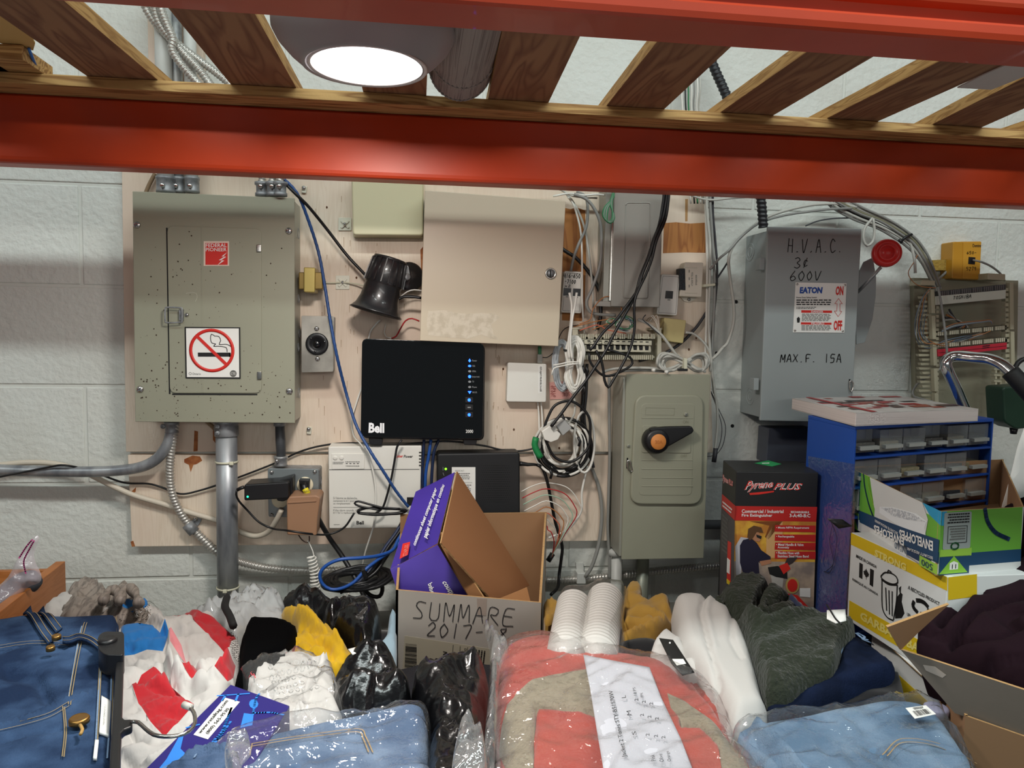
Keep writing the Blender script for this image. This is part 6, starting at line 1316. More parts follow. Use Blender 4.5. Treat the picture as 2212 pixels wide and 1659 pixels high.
panel('side', [E0, E1, dn(E1, hb2), dn(E0, hb2)], (.3, 1, 0), .003, mat('kraft_shaded', '#7C5F42', .8), kraft, edgem, kb2)  # shaded copy of kraft, the corner's darkness is in the colour
Eb = E0+Vector((.10, .18, 0)); panel('side', [E0, Eb, dn(Eb, hb2), dn(E0, hb2)], (1, 0, 0), .003, kraft, kraft, edgem, kb2)
E2 = E1+Vector((.10, .18, 0)); panel('bottom', [dn(E0, hb2-.004), dn(E1, hb2-.004), dn(E2, hb2-.004), dn(Eb, hb2-.004)], Z, .003, kraft, kraft, edgem, kb2)
decal('tape_scrap', [(1994, 1436), (2020, 1440), (2044, 1458), (2036, 1464), (2000, 1448)], P3(P0, P1, P2), mat('tape_pale', '#A89C90', .4), kb2)
# ------------------------------------------------------------------ white carton SUMMARE with the purple carton in it
wc = empty('white_carton', U(1010, 1490, .3), 'greyish white carton with pencilled word and year, centre, purple carton inside', 'box')
A_ = U(855, 1274, .42); B_ = U(1169, 1302, .42); zlow = DECK+.002; BRp = U(1181, 1106, .12); BLp = U(872, 1072, .12)
gw_ = mat('carton_grey_white', '#B9B5AC', .65, var=(5, '#AEAAA0', .4, .7)); bt = lambda p: Vector((p.x, p.y, zlow))
panel('front', [A_, B_, bt(B_), bt(A_)], (0, 1, 0), .004, gw_, kraftd, edgem, wc); 
panel('side', [B_, BRp, bt(BRp), bt(B_)], (-1, 0, 0), .004, gw_, kraft, edgem, wc); Al = Vector((A_.x, BLp.y, A_.z+.01)); panel('side', [A_, Al, bt(Al), bt(A_)], (1, 0, 0), .004, gw_, kraft, edgem, wc)
panel('back', [BRp, Vector((A_.x, BRp.y, BRp.z)), bt(Vector((A_.x, BRp.y, 0))), bt(BRp)], (0, -1, 0), .004, gw_, kraft, edgem, wc); panel('bottom', [bt(A_), bt(B_), bt(BRp), bt(Al)], Z, .004, gw_, kraft, edgem, wc)
FC = VP(A_, B_)
ink('SUMMARE', [(890, 1336), (1115, 1352), (1118, 1316), (895, 1298)], FC, inkp, wc, .0016, jit=.06); ink('2017-18', [(918, 1372), (1100, 1384), (1102, 1356), (924, 1345)], FC, inkp, wc, .0016, jit=.06)
decal('shipping_label', [(874, 1373), (1062, 1402), (1060, 1500), (868, 1470)], FC, mat('label_manila', '#B3AD98', .6), wc)
barcode([(900, 1444), (900, 1391), (876, 1389), (874, 1441)], FC, inkb, wc, off=.001); text('NW2', [(957, 1406), (956, 1434), (965, 1436), (966, 1408)], FC, inkb, wc, .02, off=.001)
strokes([[(979, 1393), (976, 1440)], [(994, 1396), (991, 1442)], [(1010, 1398), (1008, 1445)]], FC, inkb, wc, .0008, 'rule'); text('D-0026', [(1003, 1400), (1001, 1424), (1006, 1425), (1008, 1401)], FC, inkb, wc, .01, off=.001)
lines([(1014, 1400), (1012, 1430), (1046, 1438), (1050, 1406)], 6, FC, inkb, wc, off=.001); decal('tape', [(1030, 1292), (1052, 1293), (1050, 1330), (1032, 1328)], FC, mat('tape_pale', '#A89C90', .4), wc)
pc = empty('purple_carton', U(980, 1290, .25), 'purple computer paper carton stuffed on end inside the white carton', 'box')
pur = mat('carton_purple', '#46309C', .5, var=(6, '#3D2A8E', .4, .7))
pA = U(898, 1062, .16); pB = U(982, 1020, .16); pC = U(945, 1174, .30); pD = U(843, 1230, .32)
fc1 = panel('end', [pA, pB, pC, pD], (.5, .3, -.6), .003, pur, kraftd, edgem, pc)
pE = U(1018, 1300, .325); pF = U(866, 1300, .335); panel('side', [pD, pC + Vector((0, 0, -.002)), pE, pF], (.2, 1, -.3), .003, pur, kraftd, edgem, pc)
pG = U(1141, 1266, .20); pH = U(1062, 1300, .36); panel('wall', [pB + Vector((.003, .002, 0)), pG, pH, pC + Vector((.004, .002, -.001))], (0, -1, 0), .003, mat('brown_cardboard2', '#8E5F3A', .8), mat('brown_cardboard2', '#8E5F3A', .8), edgem, pc)
panel('inner_flap', [pC + Vector((.006, -.004, -.003)), U(952, 1150, .30), U(1048, 1296, .39), U(1015, 1292, .39)], (0, 1, 0), .003, mat('light_kraft', '#9C6E44', .8), kraftd, edgem, pc)
panel('inner_flap', [U(1058, 1301, .37), U(1138, 1268, .30), U(1146, 1300, .37), U(1120, 1306, .38)], (0, 1, 0), .003, mat('light_kraft', '#9C6E44', .8), kraftd, edgem, pc)
PP = P3(pA, pB, pD); PS = P3(pD, pC, pE)
text('continuous sheet computer paper', [(900, 1183), (947, 1060), (939, 1053), (892, 1176)], PP, printw, pc, .02, off=.002); text('papier informatique en continu', [(925, 1166), (963, 1052), (955, 1046), (914, 1160)], PP, printw, pc, .02, off=.002)
decal('red_logo_patch', [(871, 1176), (887, 1172), (882, 1200), (864, 1209)], PP, printr, pc, .002); text('STAPLES', [(880, 1202), (884, 1178), (876, 1180), (871, 1205)], PP, mat('logo_outline', '#E07A70', .5), pc, .02, off=.0028)
text('paper', [(933, 1257), (941, 1283), (931, 1290), (924, 1262)], PS, printw, pc, .02, off=.002); text('continu', [(962, 1255), (986, 1290), (976, 1296), (951, 1258)], PS, printw, pc, .02, off=.002)
# ================================================================== cloth, bags and packs
def cloth(name, poly, z, m, label, cat='garment', H=.02, R=40, th=.06, sp=8, wr=((9, .007, 20, 2.2, 'r'), (22, .0025, 60, 1.5, 's')), zones=(), folds=(), seed=0, lump=(5, .015), srf=None, parent=None, smooth=True, base=None):
    hp_ = Heap(poly, srf or HZ(z), H, R, wr, folds, seed, lump, smooth)
    o = hp_.mesh(name, m, parent, sp, th, zones, base); 
    if label: tag(o, label, cat)
    return o, hp_
fab = dict(rough=.85, sheen=.2, spec=.2)
bagm = mat('black_bag_film', '#0B0B0D', .22, bump=(60, .35, .004), spec=.6); wh = mat('white_jersey', '#BDBAB6', bump=(300, .1), **fab)
W1 = ((8, .012, 30, 2, 'r'), (20, .006, 70, 1.5, 'r'), (45, .003, 10, 1, 'r'))
# dark layer showing in the gaps
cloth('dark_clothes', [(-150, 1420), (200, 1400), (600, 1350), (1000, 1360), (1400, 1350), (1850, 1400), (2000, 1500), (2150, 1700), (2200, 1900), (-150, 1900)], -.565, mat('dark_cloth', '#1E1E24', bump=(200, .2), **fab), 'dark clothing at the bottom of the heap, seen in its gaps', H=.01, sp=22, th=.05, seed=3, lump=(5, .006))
# wooden drawer with zip bag, far left
woodl = mat('orange_laminate', '#B4713C', .45, grain=((8, 8, 60), '#A8662F', 4)); F0 = U(141, 1212, .16); H = HZ(F0.z-CZ); F1 = H.at(-40, 1352); F2 = H.at(-160, 1225)
wd = empty('wooden_drawer', F0-Vector((.1, .1, .15)), 'orange wood-laminate drawer at the far left with a zip bag in it', 'drawer')
panel('side', [F0, F1, dn(F1, .12), dn(F0, .15)], (-1, 0, 0), .016, woodl, woodl, woodl, wd, bevel=.001)
k0 = U(110, 1232, .17); panel('back', [k0, k0+Vector((-.45, 0, 0)), dn(k0+Vector((-.45, 0, 0)), .13), dn(k0, .13)], (0, 1, 0), .012, woodl, woodl, woodl, wd, bevel=.001)
panel('bottom', [dn(F0, .125), dn(F1, .125), dn(F1+Vector((-.3, 0, 0)), .125), dn(F0+Vector((-.45, 0, 0)), .125)], (0, 0, -1), .005, woodl, woodl, woodl, wd)
zb_ = empty('zip_bag', U(30, 1300, .3), 'clear zip bag with dark contents standing in the wooden drawer', 'bag')
cloth('contents', [(-30, 1300), (5, 1262), (30, 1245), (62, 1240), (80, 1262), (66, 1285), (20, 1320), (-20, 1340)], 0, mat('dark_contents', '#3A4048', .7), None, srf=WY(.30), H=.015, R=20, th=.02, parent=zb_, sp=6, seed=4)
zf = film('zip_film', '#D8CCD4', .08, .15, 35, .8, .42)
cloth('film', [(-40, 1340), (-30, 1290), (12, 1250), (35, 1205), (68, 1163), (80, 1166), (68, 1205), (84, 1243), (80, 1262), (52, 1275), (10, 1325), (-10, 1350)], 0, zf, None, srf=WY(.33), H=.012, R=25, th=.002, parent=zb_, sp=6, seed=5, wr=W1)
strokes([[(70, 1166), (58, 1180), (42, 1205)], [(74, 1168), (64, 1186), (52, 1212), (56, 1238)]], WY(.352), mat('zip_pink', '#C8508C', .4), zb_, .0025, 'zip_seal')
# grey carrier bag
cloth('carrier_bag', [(140, 1292), (160, 1262), (195, 1254), (222, 1268), (240, 1284), (258, 1268), (276, 1264), (292, 1285), (318, 1320), (330, 1350), (140, 1345)], -.47, mat('grey_bag', '#8F857C', .55, grain=((90, 20, 20), '#6E655E', 4)), 'grey-brown plastic carrier bag with knotted handles behind the white shirt', 'bag', H=.03, R=16, sp=5, wr=((20, .007, 80, 2.5, 'r'),), seed=6, th=.1)
for i, P in enumerate((([(222, 1300), (232, 1280), (246, 1274), (258, 1296)]), ([(258, 1300), (266, 1276), (279, 1268), (292, 1284), (300, 1304)]))):
    cable('bag_handle', [HZ(-.435).at(x, y) for x, y in P], lambda t: .007+.002*math.sin(t*14), MATS['grey_bag'], '%s knotted handle of the grey carrier bag' % ('left', 'right')[i], 'bag', world=True, seg=9)
# patterned shirt
blu = mat('shirt_blue', '#2070B6', **fab); rdm = mat('shirt_red', '#AC1F28', bump=(300, .1), **fab)
sh, shp = cloth('printed_shirt', [(86, 1318), (104, 1297), (135, 1287), (165, 1290), (186, 1304), (210, 1309), (250, 1301), (300, 1297), (324, 1312), (350, 1315), (366, 1322), (430, 1322), (445, 1330), (480, 1347), (510, 1372), (523, 1395), (518, 1450), (510, 1485), (498, 1515), (490, 1570), (440, 1610), (390, 1660), (360, 1740), (240, 1740), (235, 1500), (240, 1380), (200, 1345), (100, 1340)],
  -.475, [wh, blu, rdm, mat('pink_cloth', '#D88A90', **fab)], 'crumpled white shirt with blue and red patches and rhinestone print, left', H=.03, R=30, sp=6, seed=7, th=.09, lump=(7, .02),
  zones=[([(158, 1322), (178, 1303), (192, 1306), (176, 1324)], 1), ([(226, 1314), (246, 1303), (300, 1299), (321, 1316), (318, 1326), (298, 1336), (278, 1350), (262, 1335), (240, 1326)], 1),
         ([(262, 1378), (300, 1376), (330, 1380), (345, 1385), (357, 1380), (371, 1393), (362, 1415), (352, 1428), (318, 1424), (290, 1428), (264, 1436)], 1),
         ([(366, 1324), (430, 1324), (437, 1348), (470, 1352), (500, 1366), (512, 1380), (500, 1392), (494, 1420), (484, 1418), (455, 1395), (430, 1380), (408, 1348), (374, 1346)], 2), ([(436, 1326), (442, 1330), (474, 1346), (470, 1352), (437, 1348)], 0),
         ([(482, 1456), (509, 1449), (504, 1480), (492, 1498), (464, 1500), (476, 1480)], 2), ([(392, 1438), (404, 1450), (430, 1478), (444, 1496), (415, 1496), (393, 1482), (400, 1460)], 2), ([(366, 1408), (392, 1414), (404, 1430), (400, 1440), (384, 1428), (368, 1424)], 3),
         ([(286, 1520), (288, 1498), (306, 1478), (332, 1464), (346, 1470), (372, 1500), (402, 1540), (420, 1562), (385, 1600), (355, 1618), (325, 1588), (300, 1552)], 2)],
  folds=[([(370, 1408), (364, 1450), (380, 1488), (420, 1505), (462, 1500), (490, 1465), (500, 1425)], 9, .016), ([(355, 1440), (360, 1490), (390, 1520), (440, 1520)], 8, -.014), ([(262, 1340), (320, 1345), (365, 1390)], 9, .012), ([(262, 1368), (320, 1366), (372, 1398)], 7, -.014), ([(400, 1420), (420, 1470), (445, 1496)], 7, -.012), ([(300, 1450), (350, 1440), (400, 1490)], 10, .010)],
  wr=((8, .010, 30, 2.2, 'r'), (11, .010, -30, 2, 'v'), (24, .005, 50, 2.5, 'v')))
mb = MB(); rn = random.Random(2)
def stud(x, y, k=1.4):
    p = shp.at(x, y, .0075+.0); mb.add([p+Vector((math.cos(a)*.0011, math.sin(a)*.0011, 0)) for a in [j*1.05 for j in range(6)]], [tuple(range(6))], False)
for i in range(150):
    a_ = rn.uniform(0, 6.28); q = rn.choice([10, 14, 18, 22]); x, y = 306+q*math.cos(a_)*.9, 1355+q*math.sin(a_)*1.0
    if y < 1380: stud(x, y)
for i in range(14):
    for j in range(4): stud(500+j*4.2+i*.2, 1386+i*4.2)
for i in range(12): stud(264+i*5+rn.uniform(-1, 1), 1352+i*1.4+rn.uniform(-3, 3)); stud(320+i*2.0, 1322+i*3)
tag(mb.build('rhinestone', mat('rhinestone', '#3A3630', .2, .6), sh), kind='stuff')
# clear bag and black strap
cb2, _ = cloth('clear_bag', [(416, 1328), (450, 1306), (480, 1298), (520, 1284), (550, 1270), (578, 1272), (612, 1286), (618, 1320), (604, 1336), (560, 1338), (522, 1366), (505, 1374), (470, 1350)], -.485, film('cloudy_film', '#DDE2E4', .10, .12, 40, 1.0, .45), 'crumpled clear plastic bag at foot of the steel conduit', 'bag', H=.035, R=30, sp=5, wr=((12, .012, 60, 3, 'r'), (30, .006, 20, 2, 'r')), seed=8, th=.03)
cloth('contents', [(440, 1332), (480, 1310), (520, 1302), (560, 1300), (600, 1305), (606, 1326), (560, 1334), (515, 1356), (480, 1350)], -.50, mat('pale_grey_cloth', '#B9BCBC', **fab), None, H=.012, R=20, sp=8, seed=9, parent=cb2, th=.02)
st = MB().tube(crom([HZ(-.45).at(x, y) for x, y in ((490, 1290), (486, 1310), (496, 1330), (504, 1352))]), .006, 8).build('strap', blackm); tag(st, 'black fabric strap lying across the clear bag', 'strap')
# black bags, back
cloth('garbage_bag', [(606, 1300), (620, 1284), (650, 1277), (690, 1280), (705, 1292), (740, 1298), (790, 1298), (812, 1304), (824, 1322), (820, 1350), (812, 1380), (800, 1405), (772, 1400), (735, 1372), (700, 1345), (680, 1318), (640, 1312)], -.495, bagm, 'crinkled black garbage bag behind the yellow shirt', 'bag', H=.045, R=32, sp=5, wr=W1, seed=10, th=.08)
# yellow shirt
cloth('yellow_shirt', [(606, 1312), (625, 1307), (668, 1311), (684, 1326), (697, 1345), (716, 1353), (742, 1382), (768, 1410), (752, 1422), (728, 1440), (700, 1432), (655, 1422), (615, 1414), (606, 1395), (632, 1370), (640, 1345)], -.475, mat('yellow_cotton', '#CBA31A', bump=(300, .1), **fab), 'bright yellow crumpled shirt left of centre', H=.028, R=26, sp=5, wr=((13, .008, -35, 2.4, 'r'), (24, .009, -30, 2.5, 'v')), seed=11, th=.08, folds=[([(615, 1345), (660, 1370), (720, 1420)], 7, -.012), ([(640, 1330), (690, 1360), (740, 1405)], 7, .010)])
cloth('blue_cloth', [(812, 1402), (834, 1372), (842, 1322), (850, 1314), (856, 1330), (856, 1440), (838, 1436)], -.50, mat('pale_blue_cloth', '#9DBACB', **fab), 'pale blue cloth wedged left of the white carton', 'cloth', H=.012, R=10, sp=6, seed=12, th=.08)
cloth('tag_card', [(752, 1402), (775, 1396), (784, 1404), (762, 1414)], -.445, paper, 'small white card between yellow shirt and black bag', 'card', H=0, R=5, th=.0008, sp=8, wr=(), lump=(1, 0), smooth=False)
# black velvet
cloth('velvet_garment', [(518, 1385), (530, 1350), (545, 1326), (553, 1330), (600, 1331), (628, 1341), (642, 1352), (636, 1378), (622, 1405), (600, 1422), (560, 1442), (540, 1465), (505, 1482), (514, 1440), (520, 1400)], -.452, mat('black_velvet', '#030304', 1.0, spec=.05), 'folded black velvet garment between printed shirt and yellow shirt', H=.02, R=16, sp=7, wr=((6, .004, 30, 1, 's'),), seed=13, th=.09)
# white print shirt in a bag
ws_, wsh = cloth('white_shirt', [(516, 1474), (530, 1456), (560, 1440), (600, 1420), (628, 1411), (662, 1414), (700, 1428), (716, 1436), (724, 1480), (734, 1530), (738, 1560), (650, 1600), (600, 1590), (570, 1540), (530, 1500)], -.468, [wh, mat('shirt_print_red', '#C8283C', **fab)], 'white bagged shirt with grey lettering print, behind the blue box', H=.025, R=24, sp=6, seed=14, wr=((10, .006, -60, 2.4, 'r'), (14, .008, -40, 2.5, 'v')), folds=[([(705, 1440), (670, 1500), (640, 1575)], 5, .012), ([(560, 1450), (620, 1440), (690, 1450)], 7, .008)], zones=[([(600, 1431), (618, 1420), (646, 1417), (648, 1427), (622, 1431)], 1)], th=.08)
rn = random.Random(8); L_ = []
for r in range(5):
    for k in range(8):
        x, y = 585+k*14+r*4, 1462+r*15-k*2
        if x < 690: L_.append([(x+4.5*math.cos(a), y+4.5*math.sin(a)) for a in [j*.9 for j in range(8)]])
strokes(L_, wsh, mat('print_pale', '#BDBDBB', .8), ws_, .0009, 'circle_print', .006, False)
strokes([[(522, 1482), (535, 1476), (546, 1488)], [(528, 1492), (540, 1486)], [(534, 1474), (540, 1468), (544, 1480)], [(548, 1484), (552, 1494)], [(530, 1500), (548, 1500)]], wsh, mat('shirt_print_red', '#C8283C', **fab), ws_, .0012, 'red_script', .008)
cloth('film', [(512, 1476), (528, 1452), (560, 1434), (600, 1414), (628, 1405), (664, 1408), (704, 1424), (722, 1434), (730, 1480), (740, 1530), (742, 1560), (650, 1598), (600, 1588)], -.460, film('thin_film', '#FFFFFF', .02, .10, 40, .8, .03), None, H=.028, R=22, sp=8, seed=15, wr=W1, th=.004, parent=ws_)
# black bags, front
cloth('garbage_bag', [(710, 1470), (722, 1440), (752, 1420), (780, 1400), (808, 1392), (832, 1396), (850, 1415), (868, 1440), (888, 1472), (890, 1520), (864, 1548), (800, 1552), (745, 1552), (722, 1534), (712, 1505)], -.462, bagm, 'knotted shiny black garbage bag left of the white carton label', 'bag', H=.06, R=40, sp=5, wr=W1, seed=16, th=.08)
cloth('garbage_bag', [(884, 1492), (902, 1462), (940, 1442), (980, 1425), (1010, 1418), (1050, 1430), (1060, 1490), (1045, 1560), (1045, 1640), (1020, 1760), (915, 1760), (922, 1580), (896, 1535)], -.462, bagm, 'large black garbage bag between white carton and jacket pack', 'bag', H=.06, R=45, sp=6, wr=W1, seed=17, th=.08)
cloth('crumpled_wrap', [(985, 1600), (1005, 1575), (1032, 1590), (1050, 1610), (1050, 1740), (975, 1740), (976, 1640)], -.41, film('wrap_film', '#E4E4E4', .12, .07, 50, 1.0, .14), 'wad of clear wrap beside the jacket pack at the bottom edge', 'wrap', H=.02, R=16, sp=5, wr=((25, .010, 30, 2, 'r'), (50, .004, 60, 1, 'r')), seed=18, th=.01)
# blue tagging box
bt_ = empty('blue_box', HZ(-.5).at(500, 1580), 'dark blue cardboard box with web address label, front left', 'box')
BZ = HZ(-.432); bxm = mat('box_navy', '#241D6E', .4); bxl = mat('box_light_blue', '#2F7FD8', .4)
tq = [(498, 1478), (626, 1524), (470, 1775), (268, 1706)]; c4 = [BZ.at(*p) for p in tq]
MB().prism(c4, (0, 0, -.075)).build('carton', bxm, bt_, bevel=.0012)
lq = [(449, 1598), (518, 1517), (486, 1508), (418, 1588)]; decal('label', [lq[3], lq[2], lq[1], lq[0]], BZ, paper, bt_, .0006)
text('www.retailtag.com', subq(lq, .06, .56, .94, .86), BZ, inkb, bt_, .01, off=.0012); text('(800) 565-9530', subq(lq, .10, .14, .78, .42), BZ, inkb, bt_, .01, off=.0012)
decal('drawing', [(527, 1541), (548, 1544), (545, 1567), (519, 1573)], BZ, bxl, bt_); decal('drawing', [(548+10*math.cos(a), 1521+10*math.sin(a)) for a in [j*.6 for j in range(10)]], BZ, bxl, bt_)
strokes([[(560, 1500), (553, 1510), (548, 1535), (546, 1545)], [(549, 1541), (585, 1540), (612, 1545)], [(470, 1504), (538, 1499)], [(487, 1503), (480, 1515)], [(515, 1500), (509, 1515)], [(500, 1530), (480, 1580), (462, 1600), (460, 1606), (470, 1600), (498, 1560)], [(403, 1573), (430, 1566)]], BZ, bxl, bt_, .0026, 'drawing', .0006)
decal('drawing', [(388, 1590), (397, 1588), (390, 1618), (402, 1630), (420, 1622), (415, 1645), (350, 1700), (320, 1690), (360, 1640)], BZ, bxl, bt_)
# front denim pack
den = mat('denim_light', '#4D6280', .9, var=(16, '#8094AE', .40, .70, 8), bump=(500, .5, .003), spec=.15); denm = mat('denim_mid', '#354A68', .9, var=(16, '#64799A', .42, .66), bump=(500, .5, .003), spec=.15)
stitch = mat('stitch_gold', '#A98A5A', .8); stw = mat('stitch_pale', '#6F86A4', .9); clear = film('clear_pack_film', '#FFFFFF', .05, .06, 45, 1.0, .02)
dj, djh = cloth('denim_pack', [(430, 1668), (450, 1630), (500, 1600), (560, 1581), (640, 1566), (700, 1556), (790, 1546), (840, 1536), (880, 1530), (912, 1538), (926, 1560), (930, 1659), (930, 1770), (420, 1770)], -.445, den, 'light blue jeans folded in clear plastic, bottom centre left', H=.035, R=40, sp=7, wr=((5, .004, 20, 2, 's'), (14, .002, 20, 2, 's')), seed=19, th=.10)
strokes([[(545, 1633), (620, 1625), (700, 1618), (775, 1612), (790, 1630), (805, 1664)], [(545, 1640), (620, 1632), (700, 1625), (772, 1619), (784, 1634), (796, 1664)], [(545, 1633), (540, 1664)]], djh, stitch, dj, .0012, 'stitching', .003)
cloth('film', [(428, 1668), (448, 1625), (500, 1594), (560, 1575), (640, 1559), (700, 1549), (790, 1538), (850, 1526), (890, 1518), (926, 1530), (934, 1560), (936, 1659), (936, 1770), (420, 1770)], -.438, clear, None, H=.036, R=36, sp=7, wr=((9, .006, 10, 3, 'r'), (24, .003, 60, 1.5, 'r')), seed=20, th=.004, parent=dj)
d2, d2h = cloth('folded_jeans', [(330, 1690), (372, 1655), (420, 1630), (470, 1614), (500, 1622), (505, 1660), (500, 1770), (310, 1770)], -.425, denm, 'mid-blue jeans with pale seams at bottom left of the denim pack', H=.02, R=22, sp=6, seed=21, th=.08, folds=[([(360, 1655), (440, 1640), (500, 1650)], 6, .01)])
strokes([[(345, 1668), (400, 1645), (470, 1632)], [(350, 1674), (405, 1651), (474, 1638)], [(420, 1660), (430, 1636)]], d2h, stw, d2, .0018, 'stitching', .004)
cloth('crumpled_wrap', [(486, 1600), (505, 1588), (535, 1592), (542, 1612), (520, 1640), (528, 1680), (500, 1690), (488, 1650)], -.385, film('wrap_film', '#E4E4E4', .12, .07, 50, 1.0, .14), 'scrunched end of clear wrap on the lower left jeans', 'wrap', H=.014, R=12, sp=4, wr=((30, .008, 30, 2, 'r'),), seed=22, th=.006)
# jacket pack
cor = mat('coral_corduroy', '#A53A2E', .8, var=(5, '#B04A3A', .4, .7), bump=(200, .1), sheen=.25, spec=.2); bei = mat('beige_corduroy', '#8F8470', .85, grain=((120, 260, 120), '#7E7360', 3), sheen=.2, spec=.2)
jpoly = [(1072, 1440), (1082, 1400), (1110, 1378), (1160, 1368), (1212, 1371), (1255, 1383), (1312, 1400), (1400, 1413), (1445, 1428), (1500, 1458), (1550, 1503), (1576, 1560), (1594, 1604), (1644, 1664), (1670, 1770), (1060, 1770), (1078, 1659), (1080, 1590), (1072, 1510)]
jk, jkh = cloth('jacket_pack', jpoly, -.475, [cor, bei], 'bundle of coral and beige jackets wrapped in clear plastic with paper list', 'garment', H=.045, R=55, sp=7, seed=23, th=.12, lump=(4, .012), wr=((5, .005, 10, 1.5, 's'), (12, .003, 50, 2, 'r')),
   zones=[([(1077, 1576), (1095, 1544), (1150, 1524), (1205, 1509), (1269, 1498), (1289, 1574), (1251, 1564), (1205, 1562), (1159, 1563), (1153, 1625), (1152, 1765), (1101, 1765), (1081, 1600)], 1), ([(1440, 1530), (1483, 1550), (1570, 1603), (1610, 1654), (1640, 1765), (1564, 1765), (1550, 1625), (1512, 1593), (1471, 1592), (1448, 1558)], 1)],
   folds=[([(1077, 1576), (1150, 1524), (1270, 1497)], 8, .010), ([(1159, 1563), (1250, 1564), (1290, 1576)], 6, -.010), ([(1156, 1563), (1152, 1660)], 5, -.010), ([(1440, 1450), (1500, 1500), (1560, 1570)], 7, -.008), ([(1471, 1592), (1512, 1593), (1552, 1625)], 6, -.010)])
pp = Heap([(1260, 1414), (1332, 1428), (1403, 1441), (1428, 1506), (1471, 1596), (1497, 1664), (1530, 1765), (1322, 1765), (1304, 1664), (1289, 1576), (1275, 1489)], Plane(HZ(-.441).p, (0, 0, 1)), 0, 30, ((6, .004, 40, 1.5, 's'),), seed=30, lump=(4, .004), smooth=False)
pl_ = pp.mesh('paper_list', mat('list_paper', '#C2C2CA', .7), jk, 8, .0006)
PB = [(1362, 1650), (1334, 1490), (1316, 1494), (1345, 1652)]
text('Jacket 2 Tones STY-B51570W', [(1356, 1645), (1326, 1496), (1314, 1498), (1344, 1647)], pp, inkb, pl_, .005, off=.0035)
for s_, q in (('S', [(1375, 1597), (1373, 1589), (1364, 1590), (1366, 1598)]), ('M', [(1364, 1553), (1362, 1543), (1353, 1544), (1355, 1554)]), ('L', [(1352, 1514), (1351, 1508), (1342, 1509), (1343, 1515)]), ('18 PS', [(1376, 1508), (1372, 1490), (1366, 1491), (1369, 1509)]), ('PPK', [(1391, 1512), (1388, 1502), (1382, 1503), (1384, 1513)]),
        ('Pink', [(1416, 1654), (1413, 1640), (1404, 1641), (1407, 1655)]), ('Olive', [(1434, 1656), (1430, 1639), (1421, 1640), (1425, 1657)]), ('Orange', [(1452, 1655), (1446, 1633), (1437, 1634), (1442, 1656)])): text(s_, q, pp, inkb, pl_, .0, off=.0035)
for x, y in ((1399, 1597), (1417, 1600), (1433, 1603), (1387, 1553), (1403, 1557), (1419, 1561), (1375, 1518), (1391, 1523), (1407, 1527)): text('2', [(x+4, y+3), (x+3, y-3), (x-5, y-2), (x-4, y+4)], pp, inkb, pl_, off=.0035)
cloth('film', [(1045, 1650), (1050, 1560), (1062, 1460), (1060, 1405), (1068, 1385), (1100, 1368), (1160, 1357), (1215, 1361), (1260, 1372), (1315, 1390), (1404, 1402), (1450, 1418), (1508, 1450), (1560, 1498), (1586, 1560), (1604, 1604), (1655, 1664), (1690, 1770), (1035, 1770)], -.455, film('pack_film', '#FFFFFF', .08, .05, 55, 1.0, .03), None, H=.047, R=48, sp=6, seed=24, th=.01, lump=(4, .003), wr=((9, .004, 35, 3, 'r'), (22, .003, -30, 2, 's'), (60, .0015, 0, 1, 's')), parent=jk)
cloth('film_tail', [(1046, 1336), (1056, 1345), (1072, 1372), (1100, 1392), (1080, 1440), (1072, 1560), (1060, 1770), (1028, 1770), (1045, 1600), (1056, 1470), (1058, 1400), (1048, 1360)], -.42, film('wrap_film', '#E4E4E4', .12, .07, 50, 1.0, .14), None, H=.012, R=12, sp=5, seed=25, th=.008, wr=((25, .010, 80, 3, 'r'), (50, .004, 60, 1, 'r')), parent=jk)
# foam cup sleeves
fm = mat('foam_white_cup', '#C8C5C0', .6); 
cpz = empty('cup_sleeves', HZ(-.5).at(1270, 1380), 'two sleeves of stacked white foam cups in clear plastic behind the jacket pack', 'cups')
for (fx_, fy, nx, ny, rr) in ((1240, 1305, 1222, 1420, .0285), (1308, 1292, 1288, 1420, .030)):
    p0 = HZ(-.455).at(fx_, fy); p1 = HZ(-.462).at(nx, ny); ax_ = (p1-p0).normalized(); Lx = (p1-p0).length; prof = [(.001, 0), (rr*.85, 0), (rr, .006)]
    n_ = int(Lx/.0105)
    for k in range(n_): h0 = .006+k*.0105; prof += [(rr, h0+.006), (rr*.92, h0+.0072), (rr*.92, h0+.0092), (rr, h0+.0105)]
    prof.append((.001, Lx+.01)); MB().lathe(p0, ax_, prof, 36, cap=False).build('cup_stack', fm, cpz)
cloth('film', [(1192, 1380), (1200, 1330), (1204, 1285), (1222, 1266), (1268, 1262), (1290, 1248), (1345, 1250), (1353, 1262), (1348, 1320), (1340, 1400), (1200, 1400)], -.445, film('thin_film', '#FFFFFF', .02, .10, 40, .8, .03), None, H=.02, R=18, sp=8, seed=26, wr=((8, .002, 30, 2, 's'),), th=.004, parent=cpz)
